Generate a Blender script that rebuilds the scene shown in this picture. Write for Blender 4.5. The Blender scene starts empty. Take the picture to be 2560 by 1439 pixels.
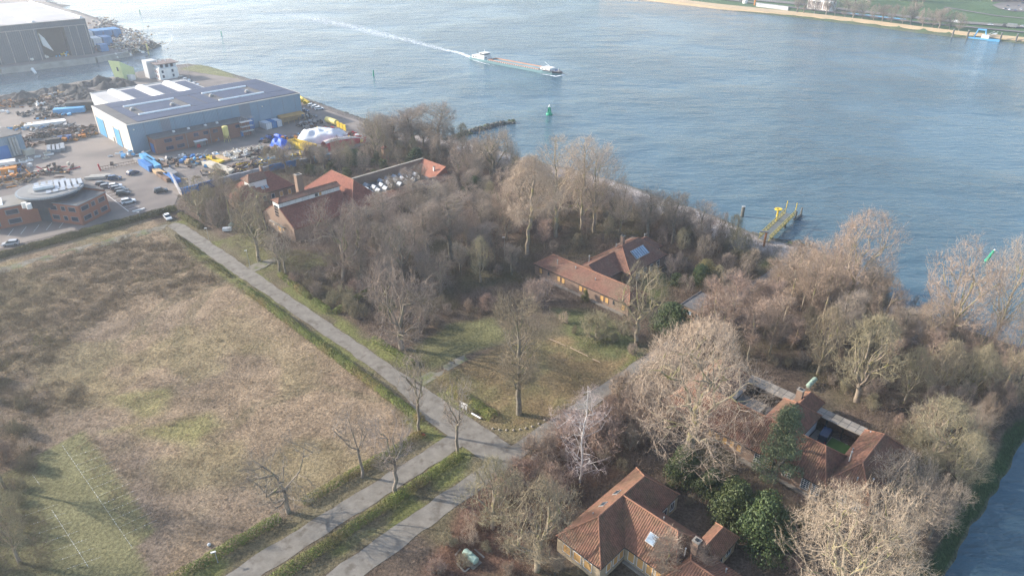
import bpy, bmesh, math, random
import numpy as np
from mathutils import Vector, Matrix

C = bpy.context.scene.collection
SC = bpy.context.scene
R = math.radians
rng = np.random.default_rng(7)
random.seed(7)

# ------------------------------------------------------------------ camera
CAM_H, PITCH, LENS = 85.0, 29.0, 24.0
cam_d = bpy.data.cameras.new('camera')
cam = bpy.data.objects.new('camera', cam_d)
C.objects.link(cam)
cam.location = (0, 0, CAM_H)
cam.rotation_euler = (R(90 - PITCH), 0, 0)
cam_d.lens = LENS
cam_d.sensor_width = 36
cam_d.clip_start = 1
cam_d.clip_end = 9000
SC.camera = cam

# ------------------------------------------------------------------ sky and sun
SUN_AZ, SUN_EL = 166.0, 24.0          # direction TO the sun, degrees from +X / above horizon
w = bpy.data.worlds.new('World')
SC.world = w
w.use_nodes = True
nt = w.node_tree
sky = nt.nodes.new('ShaderNodeTexSky')
sky.sky_type = 'NISHITA'
sky.sun_disc = False
sky.sun_elevation = R(SUN_EL)
sky.sun_rotation = R(90 - SUN_AZ)
sky.air_density = 1.0
sky.dust_density = 1.6
sky.ozone_density = 1.0
bg = nt.nodes['Background']
bg.inputs['Strength'].default_value = 0.15
nt.links.new(sky.outputs[0], bg.inputs['Color'])
sl = bpy.data.lights.new('sun', 'SUN')
sl.energy = 3.3
sl.angle = R(0.6)
sl.color = (1.0, 0.92, 0.82)
so = bpy.data.objects.new('sun', sl)
C.objects.link(so)
sd = Vector((math.cos(R(SUN_AZ)) * math.cos(R(SUN_EL)), math.sin(R(SUN_AZ)) * math.cos(R(SUN_EL)), math.sin(R(SUN_EL))))
so.rotation_euler = sd.to_track_quat('Z', 'Y').to_euler()
so.location = (-300, 100, 400)
SC.view_settings.view_transform = 'Standard'
SC.view_settings.look = 'None'
SC.view_settings.exposure = 1.30
SC.view_settings.gamma = 1
SC.render.engine = 'CYCLES'
SC.cycles.max_bounces = 6
SC.cycles.diffuse_bounces = 2
SC.cycles.glossy_bounces = 2
SC.cycles.transparent_max_bounces = 6
SC.cycles.volume_bounces = 1
SC.cycles.use_denoising = True
SC.cycles.denoiser = 'OPENIMAGEDENOISE'
SC.cycles.denoising_input_passes = 'RGB_ALBEDO_NORMAL'
SC.cycles.denoising_prefilter = 'NONE'

# ------------------------------------------------------------------ geometry of the view
_p = R(PITCH); CP, SP = math.cos(_p), math.sin(_p)
F = 2560 * LENS / 36
S2 = math.sqrt(2)
E1 = np.array([1, 1, 0]) / S2          # site grid axis u
E2 = np.array([1, -1, 0]) / S2         # site grid axis v
def G(px, py, z=0.0):
    """where the line of sight through a photo pixel meets height z"""
    x = (px - 1280) / F; y = (719.5 - py) / F
    d = (x, CP + y * SP, -SP + y * CP)
    t = (z - CAM_H) / d[2]
    return (d[0] * t, d[1] * t, z)
def UV(px, py, z=0.0):
    a = G(px, py, z)
    return ((a[0] + a[1]) / S2, (a[0] - a[1]) / S2)
def P(u, v, z=0.0):
    return ((u + v) / S2, (u - v) / S2, z)
def top_h(Y, ty):
    k = (719.5 - ty) / F
    return CAM_H + Y * (k * CP - SP) / (CP + k * SP)
def depth(Y, z=0.0):
    return Y * CP + (CAM_H - z) * SP

# ------------------------------------------------------------------ materials
MATS = {}
def mat(name, c1, c2=None, scale=1.0, rough=0.85, metal=0.0, bump=0.0, bscale=8.0, spec=0.25, pat=None, per=0.3, pd=0.35,
        c3=None, s3=0.12, t3=0.55, rnd=0.0, emit=None, detail=5, pc=None):
    if name in MATS: return MATS[name]
    m = bpy.data.materials.new(name); m.use_nodes = True
    n, l = m.node_tree.nodes, m.node_tree.links
    b = n['Principled BSDF']
    b.inputs['Roughness'].default_value = rough
    b.inputs['Metallic'].default_value = metal
    b.inputs['Specular IOR Level'].default_value = spec
    tc = n.new('ShaderNodeTexCoord')
    def noise(sc, det=detail):
        t = n.new('ShaderNodeTexNoise'); t.inputs['Scale'].default_value = sc; t.inputs['Detail'].default_value = det
        t.inputs['Roughness'].default_value = 0.65
        l.new(tc.outputs['Object'], t.inputs['Vector']); return t
    def mix(fac, a, bb, mode='MIX'):
        x = n.new('ShaderNodeMix'); x.data_type = 'RGBA'; x.blend_type = mode
        if isinstance(fac, (int, float)): x.inputs[0].default_value = fac
        else: l.new(fac, x.inputs[0])
        for i, q in ((6, a), (7, bb)):
            if isinstance(q, tuple): x.inputs[i].default_value = (*q, 1)
            else: l.new(q, x.inputs[i])
        return x.outputs[2]
    def ramp(sock, a, bb):
        r = n.new('ShaderNodeMapRange'); r.inputs['From Min'].default_value = a; r.inputs['From Max'].default_value = bb
        l.new(sock, r.inputs['Value']); return r.outputs[0]
    if c2 is None: c2 = tuple(x * 0.72 for x in c1)
    col = mix(ramp(noise(scale).outputs['Fac'], 0.35, 0.65), c1, c2)
    if c3 is not None:
        col = mix(ramp(noise(s3, 3).outputs['Fac'], t3 - 0.07, t3 + 0.07), col, c3)
    hgt = None
    if pat:
        uvn = n.new('ShaderNodeUVMap'); uvn.uv_map = 'UVMap'
        sep = n.new('ShaderNodeSeparateXYZ'); l.new(uvn.outputs[0], sep.inputs[0])
        def math_(op, a, bv=None):
            q = n.new('ShaderNodeMath'); q.operation = op
            for i, s in ((0, a), (1, bv)):
                if s is None: continue
                if isinstance(s, (int, float)): q.inputs[i].default_value = s
                else: l.new(s, q.inputs[i])
            return q.outputs[0]
        pcol = pc if pc else tuple(x * 0.45 for x in c1)
        if pat in ('rib', 'corr', 'plank'):
            s = math_('SINE', math_('MULTIPLY', sep.outputs[0], 2 * math.pi / per))
            hgt = s
            col = mix(math_('MULTIPLY', ramp(s, 0.2, -0.9) if pat != 'plank' else ramp(s, -0.85, -0.97), pd), col, pcol)
            if pat == 'rib':   # courses of tiles, each tile a little different
                bt = n.new('ShaderNodeTexBrick'); l.new(uvn.outputs[0], bt.inputs['Vector'])
                bt.inputs['Scale'].default_value = 1.0; bt.inputs['Brick Width'].default_value = per; bt.inputs['Row Height'].default_value = 0.34
                bt.inputs['Mortar Size'].default_value = 0.0; bt.offset = 0
                bt.inputs['Color1'].default_value = (*[min(1, x * 1.3) for x in c1], 1); bt.inputs['Color2'].default_value = (*[x * 0.6 for x in c1], 1)
                col = mix(0.4, col, bt.outputs['Color'])
        elif pat == 'brick':
            bt = n.new('ShaderNodeTexBrick'); l.new(uvn.outputs[0], bt.inputs['Vector'])
            bt.inputs['Scale'].default_value = 1.0; bt.inputs['Brick Width'].default_value = 0.22; bt.inputs['Row Height'].default_value = 0.07
            bt.inputs['Mortar Size'].default_value = 0.008
            bt.inputs['Color1'].default_value = (*[min(1, x * 1.2) for x in c1], 1); bt.inputs['Color2'].default_value = (*[x * 0.75 for x in c1], 1)
            bt.inputs['Mortar'].default_value = (*pcol, 1)
            col = mix(0.5, col, bt.outputs['Color'])
        elif pat == 'grid':
            a = ramp(math_('ABSOLUTE', math_('SINE', math_('MULTIPLY', sep.outputs[0], math.pi / per))), 0.09, 0.02)
            bq = ramp(math_('ABSOLUTE', math_('SINE', math_('MULTIPLY', sep.outputs[1], math.pi / (per * 1.65)))), 0.06, 0.015)
            g = math_('MAXIMUM', a, bq)
            col = mix(math_('MULTIPLY', g, pd), col, pcol)
    if rnd:
        oi = n.new('ShaderNodeObjectInfo')
        hsv = n.new('ShaderNodeHueSaturation')
        r1 = n.new('ShaderNodeMapRange'); l.new(oi.outputs['Random'], r1.inputs['Value'])
        r1.inputs['To Min'].default_value = 1 - rnd; r1.inputs['To Max'].default_value = 1 + rnd
        l.new(r1.outputs[0], hsv.inputs['Value'])
        mm = n.new('ShaderNodeMath'); mm.operation = 'MULTIPLY'; mm.inputs[1].default_value = 7.31
        l.new(oi.outputs['Random'], mm.inputs[0])
        fr = n.new('ShaderNodeMath'); fr.operation = 'FRACT'; l.new(mm.outputs[0], fr.inputs[0])
        r2 = n.new('ShaderNodeMapRange'); l.new(fr.outputs[0], r2.inputs['Value'])
        r2.inputs['To Min'].default_value = 0.5 - rnd * 0.08; r2.inputs['To Max'].default_value = 0.5 + rnd * 0.08
        l.new(r2.outputs[0], hsv.inputs['Hue'])
        l.new(col, hsv.inputs['Color']); col = hsv.outputs[0]
    l.new(col, b.inputs['Base Color'])
    if bump or hgt is not None:
        bn = n.new('ShaderNodeBump')
        if hgt is not None and pat != 'plank':
            bn.inputs['Distance'].default_value = 0.05 if pat == 'rib' else 0.03
            bn.inputs['Strength'].default_value = 0.8
            l.new(hgt, bn.inputs['Height'])
        else:
            bn.inputs['Distance'].default_value = bump; bn.inputs['Strength'].default_value = 0.9
            l.new(noise(bscale, 4).outputs['Fac'], bn.inputs['Height'])
        l.new(bn.outputs[0], b.inputs['Normal'])
    if emit:
        b.inputs['Emission Color'].default_value = (*emit[:3], 1); b.inputs['Emission Strength'].default_value = emit[3]
    MATS[name] = m
    return m
# ------------------------------------------------------------------ mesh helpers
def link(o, parent=None):
    C.objects.link(o)
    if parent is not None: o.parent = parent
    return o
def tag(o, label=None, cat=None, group=None, kind=None):
    if label: o['label'] = label
    if cat: o['category'] = cat
    if group: o['group'] = group
    if kind: o['kind'] = kind
    return o
def empty(name, loc=(0, 0, 0), rz=0, label=None, cat=None, group=None):
    o = bpy.data.objects.new(name, None); o.location = loc; o.rotation_euler = (0, 0, rz)
    o.empty_display_size = 0.5
    link(o); return tag(o, label, cat, group)
def copy_tree(o, parent=None):
    c = o.copy(); C.objects.link(c)
    if parent is not None: c.parent = parent
    for ch in list(o.children): copy_tree(ch, c)
    return c

class MB:
    """collects faces in world (or local) metres and links them as ONE mesh object"""
    def __init__(s): s.v = []; s.f = []; s.m = []
    def face(s, pts, mi=0):
        k = len(s.v); s.v.extend([tuple(map(float, p)) for p in pts]); s.f.append(tuple(range(k, k + len(pts)))); s.m.append(mi)
        return s
    def hexa(s, b, t, mi=0):
        """solid between bottom ring b and top ring t"""
        n = len(b); k = len(s.v)
        s.v.extend([tuple(map(float, p)) for p in list(b) + list(t)])
        fs = [tuple(range(k + n - 1, k - 1, -1)), tuple(range(k + n, k + 2 * n))]
        for i in range(n): j = (i + 1) % n; fs.append((k + i, k + j, k + n + j, k + n + i))
        s.f += fs; s.m += [mi] * len(fs); return s
    def prism(s, poly, z0, z1, mi=0):
        return s.hexa([(p[0], p[1], z0) for p in poly], [(p[0], p[1], z1) for p in poly], mi)
    def uvbox(s, u0, u1, v0, v1, z0, z1, mi=0):
        q = [P(u0, v0), P(u0, v1), P(u1, v1), P(u1, v0)]
        return s.prism(q, z0, z1, mi)
    def box(s, c, size, rz=0, mi=0, tilt=None):
        x, y, z = [a / 2 for a in size]
        M = Matrix.Rotation(rz, 3, 'Z')
        if tilt is not None: M = M @ Matrix.Rotation(tilt[0], 3, 'X') @ Matrix.Rotation(tilt[1], 3, 'Y')
        pts = [Vector(c) + M @ Vector(q) for q in ((-x, -y, -z), (x, -y, -z), (x, y, -z), (-x, y, -z), (-x, -y, z), (x, -y, z), (x, y, z), (-x, y, z))]
        return s.hexa(pts[:4], pts[4:], mi)
    def tube(s, a, b, r, r2=None, n=8, mi=0):
        a, b = Vector(a), Vector(b); r2 = r if r2 is None else r2
        d = (b - a).normalized(); x = d.orthogonal().normalized(); y = d.cross(x)
        A = [a + (x * math.cos(2 * math.pi * i / n) + y * math.sin(2 * math.pi * i / n)) * r for i in range(n)]
        B = [b + (x * math.cos(2 * math.pi * i / n) + y * math.sin(2 * math.pi * i / n)) * max(r2, 1e-4) for i in range(n)]
        return s.hexa(A, B, mi)
    def lathe(s, c, prof, n=16, mi=0):
        for (r0, z0), (r1, z1) in zip(prof, prof[1:]):
            for i in range(n):
                a0, a1 = 2 * math.pi * i / n, 2 * math.pi * (i + 1) / n
                q = [(c[0] + r0 * math.cos(a0), c[1] + r0 * math.sin(a0), c[2] + z0), (c[0] + r0 * math.cos(a1), c[1] + r0 * math.sin(a1), c[2] + z0),
                     (c[0] + r1 * math.cos(a1), c[1] + r1 * math.sin(a1), c[2] + z1), (c[0] + r1 * math.cos(a0), c[1] + r1 * math.sin(a0), c[2] + z1)]
                if r0 < 1e-4: q = q[1:] if False else [q[0], q[2], q[3]]
                elif r1 < 1e-4: q = q[:3]
                s.face(q, mi)
        return s
    def arch(s, a, b, w, h, n=8, mi=0):
        """half-barrel running from a to b"""
        a, b = Vector(a), Vector(b); d = (b - a); d.z = 0; d.normalize(); sd = Vector((-d.y, d.x, 0))
        ring = [(math.cos(math.pi * i / n) * w / 2, math.sin(math.pi * i / n) * h) for i in range(n + 1)]
        A = [a + sd * x + Vector((0, 0, z)) for x, z in ring]; B = [b + sd * x + Vector((0, 0, z)) for x, z in ring]
        return s.hexa(A, B, mi)
    def build(s, name, mats, parent=None, smooth=False, label=None, cat=None, group=None, kind=None):
        mats = mats if isinstance(mats, (list, tuple)) else [mats]
        v = np.array(s.v, dtype=np.float64)
        off = np.zeros(3)
        q = parent
        while q is not None:
            off += np.array(q.location) if (q.rotation_euler.z == 0) else 0; q = q.parent
        me = bpy.data.meshes.new(name)
        me.from_pydata((v - off).tolist(), [], s.f)
        uvl = me.uv_layers.new(name='UVMap')
        me.polygons.foreach_set('material_index', np.array(s.m, dtype=np.int32))
        for m in mats: me.materials.append(m)
        me.update()
        uvs = np.zeros((len(me.loops), 2))
        for p in me.polygons:
            nx, ny, nz = p.normal
            if nx * nx + ny * ny > 0.004:
                h = math.hypot(nx, ny); t = np.array((-ny / h, nx / h, 0.0))
            else: t = E1
            nn = np.array((nx, ny, nz)); b = np.cross(nn, t)
            for li, vi in zip(p.loop_indices, p.vertices):
                uvs[li, 0] = v[vi] @ t; uvs[li, 1] = v[vi] @ b
        uvl.data.foreach_set('uv', uvs.ravel())
        if smooth: me.polygons.foreach_set('use_smooth', [True] * len(me.polygons))
        bm = bmesh.new(); bm.from_mesh(me)
        bmesh.ops.remove_doubles(bm, verts=bm.verts, dist=1e-4)
        bmesh.ops.recalc_face_normals(bm, faces=bm.faces); bm.to_mesh(me); bm.free()
        o = bpy.data.objects.new(name, me); link(o, parent)
        return tag(o, label, cat, group, kind)

def raw_mesh(name, verts, faces, material, uv=None, smooth=False):
    """verts (n,3), faces (m,k) numpy, k fixed"""
    me = bpy.data.meshes.new(name)
    nv, (nf, k) = len(verts), faces.shape
    me.vertices.add(nv); me.vertices.foreach_set('co', np.ascontiguousarray(verts, dtype=np.float32).ravel())
    me.loops.add(nf * k); me.loops.foreach_set('vertex_index', np.ascontiguousarray(faces, dtype=np.int32).ravel())
    me.polygons.add(nf)
    me.polygons.foreach_set('loop_start', np.arange(0, nf * k, k, dtype=np.int32))
    me.polygons.foreach_set('loop_total', np.full(nf, k, dtype=np.int32))
    if smooth: me.polygons.foreach_set('use_smooth', np.ones(nf, dtype=bool))
    me.materials.append(material)
    me.update(calc_edges=True); me.validate()
    return me

def prisms(p0, p1, r0, r1, n=3):
    """tapered n-sided tubes between point arrays -> verts, quads"""
    d = p1 - p0; L = np.linalg.norm(d, axis=1, keepdims=True); d = d / np.maximum(L, 1e-6)
    ref = np.where(np.abs(d[:, 2:3]) > 0.9, np.array([[1.0, 0, 0]]), np.array([[0, 0, 1.0]]))
    x = np.cross(d, ref); x /= np.linalg.norm(x, axis=1, keepdims=True); y = np.cross(d, x)
    m = len(p0); V = np.zeros((m, 2 * n, 3))
    for i in range(n):
        a = 2 * math.pi * i / n
        o = x * math.cos(a) + y * math.sin(a)
        V[:, i] = p0 + o * r0[:, None]; V[:, n + i] = p1 + o * r1[:, None]
    base = (np.arange(m) * 2 * n)[:, None]
    fs = [base + np.array([[i, (i + 1) % n, n + (i + 1) % n, n + i]]) for i in range(n)]
    return V.reshape(-1, 3), np.concatenate(fs, 0)

def slivers(p0, p1, w, r):
    """thin triangles (a twig each) -> verts, tris"""
    d = p1 - p0
    q = r.normal(size=d.shape); x = np.cross(d, q); x /= np.maximum(np.linalg.norm(x, axis=1, keepdims=True), 1e-6)
    V = np.stack([p0 + x * w[:, None], p0 - x * w[:, None], p1], 1)
    return V.reshape(-1, 3), np.arange(len(p0) * 3).reshape(-1, 3)

def pip(poly, X, Y):
    """points in polygon"""
    inside = np.zeros(np.shape(X), dtype=bool); n = len(poly)
    for i in range(n):
        x0, y0 = poly[i][:2]; x1, y1 = poly[(i + 1) % n][:2]
        c = ((y0 > Y) != (y1 > Y)) & (X < (x1 - x0) * (Y - y0) / (y1 - y0 + 1e-12) + x0)
        inside ^= c
    return inside
def pdist(poly, X, Y, closed=True):
    d = np.full(np.shape(X), 1e9); n = len(poly)
    for i in range(n if closed else n - 1):
        x0, y0 = poly[i][:2]; x1, y1 = poly[(i + 1) % n][:2]
        dx, dy = x1 - x0, y1 - y0; L = dx * dx + dy * dy + 1e-9
        t = np.clip(((X - x0) * dx + (Y - y0) * dy) / L, 0, 1)
        d = np.minimum(d, np.hypot(X - x0 - t * dx, Y - y0 - t * dy))
    return d
def vnoise(X, Y, scale, seed):
    """smooth value noise 0..1"""
    r = np.random.default_rng(seed); T = r.random((256, 256))
    x = X / scale + 1000.5; y = Y / scale + 1000.5
    xi = np.floor(x).astype(int); yi = np.floor(y).astype(int); fx = x - xi; fy = y - yi
    fx = fx * fx * (3 - 2 * fx); fy = fy * fy * (3 - 2 * fy)
    a = T[xi % 256, yi % 256]; b = T[(xi + 1) % 256, yi % 256]; c = T[xi % 256, (yi + 1) % 256]; d = T[(xi + 1) % 256, (yi + 1) % 256]
    return (a * (1 - fx) + b * fx) * (1 - fy) + (c * (1 - fx) + d * fx) * fy
def fbm(X, Y, s, seed, o=3):
    return sum(vnoise(X, Y, s / 2 ** i, seed + i) / 2 ** i for i in range(o)) / sum(1 / 2 ** i for i in range(o))
def smooth(x, a, b):
    t = np.clip((x - a) / (b - a), 0, 1); return t * t * (3 - 2 * t)
# ------------------------------------------------------------------ land, water, roads
WZ = -3.0
def pxw(pts, z=0.0): return [G(x, y, z)[:2] for x, y in pts]
LAND = [(-900, -300), (-900, 60)] + [(-420, 300)] + pxw([(0, 248), (90, 236), (180, 215), (270, 203), (360, 185), (410, 178), (440, 170), (480, 167), (530, 172),
        (570, 184), (620, 200), (700, 222), (760, 246), (830, 272), (905, 300), (960, 318), (1020, 334), (1110, 345), (1180, 356), (1290, 388), (1330, 400), (1450, 428),
        (1573, 464), (1640, 490), (1803, 543), (1873, 577), (1905, 592), (1960, 604), (2040, 628), (2100, 660), (2150, 692), (2220, 742), (2300, 790), (2420, 836), (2560, 885)], WZ) \
        + [(124, 118), (112, 108)] + pxw([(2560, 1100), (2380, 1439)], WZ) + [(20, 25), (-60, -60), (-100, -300)]
SPIT = pxw([(-300, 205), (0, 183), (235, 155), (330, 136), (380, 124), (405, 115), (350, 88), (300, 68), (215, 38), (140, 12), (90, -12), (40, -40), (-300, -60)], WZ)
FAR = pxw([(1560, -14), (1640, 2), (1800, 24), (2000, 46), (2150, 64), (2300, 84), (2420, 98), (2560, 110), (2900, 150)], WZ) + [(1200, 300), (1500, 900), (1200, 2600), (-800, 2600), (-700, 1700)]
def U2(*q): return [P(u, v)[:2] for u, v in q]
ROAD_MAIN = [(61.4, -211), (61.5, -177), (62.2, -142), (62.6, -116), (62.5, -96), (60.2, -85), (60.3, -66.8), (63.2, -64), (66.6, -66.5), (66.2, -100), (66.0, -135), (65.8, -174), (65.4, -208), (64, -212)]
def sd_line(X, Y, pts, closed=False): return pdist(pts, X, Y, closed)

def ground_build():
    xs = np.concatenate([np.arange(-1200, -420, 26), np.arange(-420, -150, 3.0), np.arange(-150, -110, 1.5), np.arange(-110, 140, 0.8), np.arange(140, 240, 3), np.arange(240, 900, 12), np.arange(900, 1700, 60)])
    ys = np.concatenate([np.arange(-300, 56, 14), np.arange(56, 240, 0.8), np.arange(240, 340, 1.6), np.arange(340, 720, 3.2), np.arange(720, 1300, 20), np.arange(1300, 2800, 80)])
    X, Y = np.meshgrid(xs, ys, indexing='ij')
    U = (X + Y) / S2; V = (X - Y) / S2
    Z = np.full(X.shape, -7.0); inl = np.full(X.shape, -1e3)
    wob = (fbm(X, Y, 9, 3) - 0.5) * 2
    for poly, steep in ((LAND, 0.165), (SPIT, 0.8), (FAR, 0.35)):
        s = np.where(pip(poly, X, Y), 1, -1) * pdist(poly, X, Y)
        # steep quay on the harbour side, beach on the river side
        st = np.full(X.shape, steep)
        if poly is LAND:
            st = np.where(U + V * 0 > 0, st, st)
            quay = (V < -262) | (U < 60)
            st = np.where(quay, 0.75, st); st = np.where((V > -24), 0.95, st)
            s = s + wob * np.where(quay, 0.3, 1.6)
        z = WZ + s * st
        z = np.where(z > -0.5, -0.5 + (z + 0.5) / (1 + np.maximum(z + 0.5, 0) / 0.5), z)   # ease to 0
        z = np.minimum(z, 0.0)
        Z = np.maximum(Z, np.maximum(z, -7)); inl = np.maximum(inl, s)
    road = np.minimum.reduce([np.where(pip(U2(*ROAD_MAIN), X, Y), 0, pdist(U2(*ROAD_MAIN), X, Y)),
                              np.maximum(np.abs(V + 65) - 1.9, 0) + 0 * U, np.maximum(np.abs(V + 75) - 2.2, 0) + np.maximum(U - 61, 0)])
    yard_line = pxw([(-60, 640), (0, 628), (440, 512), (452, 478), (600, 440), (745, 402), (860, 384), (930, 352), (985, 335)])
    yard_poly = [(-900, 60), (-900, -20)] + yard_line + pxw([(1000, 320), (905, 285), (740, 225), (590, 180), (440, 150), (0, 230)]) + [(-420, 330)]
    yard = pip(yard_poly, X, Y) | pip(SPIT, X, Y)
    c = lambda r, g, b: np.array([r, g, b])[None, None, :]
    n1 = fbm(X, Y, 14, 11)[..., None]; n2 = fbm(X, Y, 3.2, 17)[..., None]; n3 = fbm(X, Y, 30, 23)[..., None]
    # wood floor
    col = c(.13, .097, .073) * (0.65 + 0.8 * n2) * (0.75 + 0.5 * n1)
    gmask = smooth(n1, .54, .70) * 0.55
    col = col * (1 - gmask) + c(.10, .098, .048) * (0.7 + .6 * n2) * gmask
    def blend(col, mask, new): return col * (1 - mask[..., None]) + new * mask[..., None]
    def polymask(px, soft=1.5, z=0, wobs=3.0, pts=None):
        q = pts if pts is not None else pxw(px, z)
        s = np.where(pip(q, X, Y), 1, -1) * pdist(q, X, Y) + (fbm(X, Y, 5, 31) - 0.5) * wobs
        return smooth(s, -soft, soft)
    # the open field
    fieldp = U2((6, -226), (60.2, -226), (60.2, -81.5), (10, -81.5), (-8, -60), (-8, -226))
    fm = polymask(None, .8, pts=fieldp, wobs=1.2)
    dry = c(.285, .212, .142) * (0.62 + 0.75 * n2) * (0.85 + .35 * n1)
    col = blend(col, fm, dry)
    pinkish = smooth(fbm(X, Y, 18, 41), .5, .62) * fm * smooth(U, 62, 20)
    col = blend(col, pinkish * .7, c(.205, .16, .12) * (0.65 + .7 * n2))
    moss = fm * smooth(fbm(X, Y, 16, 57), .53, .66) * smooth(U, 2, 14) * smooth(U, 62, 45)
    col = blend(col, moss * .35, c(.22, .20, .085) * (0.7 + .6 * n2))
    for q in ([(400, 1040), (450, 985), (430, 960), (280, 990), (300, 1010), (360, 1060), (310, 1080), (250, 1080)], [(330, 1080), (480, 1120), (560, 1060), (520, 1030)]):
        col = blend(col, polymask(q, 1.8, wobs=4) * .6, c(.23, .225, .085) * (0.75 + .5 * n2))
    heath = polymask([(-40, 700), (330, 590), (430, 605), (520, 650), (560, 700), (505, 745), (420, 735), (330, 745), (240, 800), (170, 870), (90, 930), (-40, 1000)], 2.5, wobs=7)
    heath = np.maximum(heath, polymask([(90, 960), (200, 960), (230, 1010), (120, 1040), (60, 1010)], 1.5, wobs=6) * .8)
    global HEATH; HEATH = (xs, ys, heath)
    col = blend(col, heath * .6, c(.15, .115, .075) * (0.6 + .8 * n2))
    leafy = polymask([(300, 1100), (390, 1110), (420, 1439), (340, 1439)], 3, wobs=5)
    col = blend(col, leafy * .7, c(.175, .138, .108) * (0.6 + .8 * n2))
    for q in ([(560, 700), (500, 760), (455, 850), (450, 930)], [(548, 696), (486, 758), (440, 850), (434, 930)], [(560, 712), (420, 760), (330, 850), (210, 960)], [(552, 705), (408, 754), (316, 846), (196, 955)],
              [(1010, 1010), (800, 960), (640, 1010), (470, 1150)], [(1012, 1018), (800, 969), (646, 1019), (480, 1160)]):
        tr = smooth(pdist(pxw(q), X, Y, False) + (fbm(X, Y, 3, 133) - .5) * .8, .75, .25) * fm
        col = blend(col, tr * .5, c(.17, .145, .085) + 0 * n1)
    # mown allotment strip, bottom left
    al = polymask(None, .35, pts=U2((-9, -122), (13.2, -126.5), (13.6, -92.5), (10.2, -91.5), (9.9, -84), (-9, -70)), wobs=.5)
    col = blend(col, al, c(.185, .172, .09) * (0.75 + .5 * n2) * (0.8 + .4 * n1))
    # verges
    ver = smooth(road, 4.6, 2.2) * (road > 0)
    ver *= ((V > -215) & (U > 10)) * (1 - (V > -63))
    col = blend(col, ver * .8, c(.155, .135, .08) * (0.6 + .8 * n2))
    g = ver * smooth(fbm(X, Y, 7, 71), .5, .62)
    col = blend(col, g * .7, c(.15, .165, .05) * (0.7 + .6 * n2))
    # grassy triangle with the tall tree, glade north of it and the clearing by the brick house
    tri = polymask([(1085, 945), (1240, 870), (1330, 850), (1450, 840), (1560, 850), (1570, 900), (1500, 960), (1380, 1040), (1280, 1085), (1190, 1045), (1120, 990)], 1.2, wobs=2)
    col = blend(col, tri, c(.225, .165, .088) * (0.55 + .8 * n2) * (.8 + .4 * n1))
    col = blend(col, tri * smooth(fbm(X, Y, 8, 91), .48, .64) * .6, c(.155, .15, .07) * (0.65 + .7 * n2))
    for q, cc in (([(1080, 930), (1030, 880), (1110, 810), (1240, 790), (1260, 850), (1180, 880)], (.155, .15, .07)),
                  ([(1380, 770), (1500, 780), (1570, 810), (1600, 860), (1540, 900), (1440, 860)], (.13, .14, .06)),
                  ([(560, 600), (640, 560), (700, 620), (860, 640), (820, 660), (690, 690), (640, 660)], (.155, .15, .065)),
                  ([(1600, 700), (1660, 680), (1670, 740), (1620, 770)], (.12, .16, .05)),
                  ([(1460, 1080), (1180, 1200), (1050, 1439), (1340, 1439), (1400, 1300)], (.15, .085, .062))):
        col = blend(col, polymask(q, 1.5, wobs=3) * .85, np.array(cc)[None, None] * (0.6 + .8 * n2))
    # yard, headland grass, far bank lawn
    col = blend(col, yard.astype(float), c(.17, .15, .135) * (.8 + .4 * n1))
    col = blend(col, polymask([(448, 172), (600, 205), (560, 168), (500, 160)], 1, wobs=2), c(.2, .2, .1) * (.7 + .6 * n2))
    far = np.where(pip(FAR, X, Y), 1, 0) * 1.0
    fs = pdist(FAR, X, Y)
    col = blend(col, far, c(.09, .135, .055) * (.75 + .5 * n1))
    col = blend(col, far * smooth(fs, 6, 5) , c(.10, .115, .06) + 0 * n1)
    # beaches: sand where the ground dips to the river
    beach = smooth(Z, -0.12, -0.45) * (V > -262) * (V < -9) * (1 - far) * (Z > -4)
    col = blend(col, beach, c(.44, .38, .345) * (.8 + .4 * n2))
    wet = smooth(Z, -2.4, -3.0) * (V > -262) * (1 - far)
    col = blend(col, wet, c(.13, .125, .10) + 0 * n1)
    slope_green = (V > -24) * smooth(Z, -0.2, -0.6) * smooth(Z, -3.1, -2.7) * (1 - far)
    col = blend(col, slope_green, c(.040, .062, .026) * (.7 + .6 * n2))
    quayc = ((V < -262) | (U < 60)) * smooth(Z, -0.3, -0.8) * (1 - far)
    col = blend(col, quayc.astype(float), c(.085, .09, .07) * (.6 + .8 * n2))
    # bumps
    amp = 0.10 * fm + .45 * heath + .12 * tri + .25 * (1 - fm) * (1 - yard) * (1 - far)
    amp = amp * smooth(road, 1.0, 4.0) * (1 - yard) * smooth(inl, 4, 14) * (1 - al * .9)
    Z = Z + (fbm(X, Y, 2.6, 5) - 0.5) * 2 * amp
    nx, ny = X.shape
    verts = np.stack([X, Y, Z], -1).reshape(-1, 3)
    idx = np.arange(nx * ny).reshape(nx, ny)
    faces = np.stack([idx[:-1, :-1], idx[1:, :-1], idx[1:, 1:], idx[:-1, 1:]], -1).reshape(-1, 4)
    m = bpy.data.materials.new('soil_and_grass'); m.use_nodes = True
    n, l = m.node_tree.nodes, m.node_tree.links
    b = n['Principled BSDF']; b.inputs['Roughness'].default_value = .95; b.inputs['Specular IOR Level'].default_value = .1
    at = n.new('ShaderNodeAttribute'); at.attribute_name = 'cover'
    tc = n.new('ShaderNodeTexCoord')
    def nz(s, d=6):
        t = n.new('ShaderNodeTexNoise'); t.inputs['Scale'].default_value = s; t.inputs['Detail'].default_value = d; t.inputs['Roughness'].default_value = .75
        l.new(tc.outputs['Object'], t.inputs['Vector']); return t
    mr = n.new('ShaderNodeMapRange'); l.new(nz(1.9).outputs['Fac'], mr.inputs['Value'])
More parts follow.
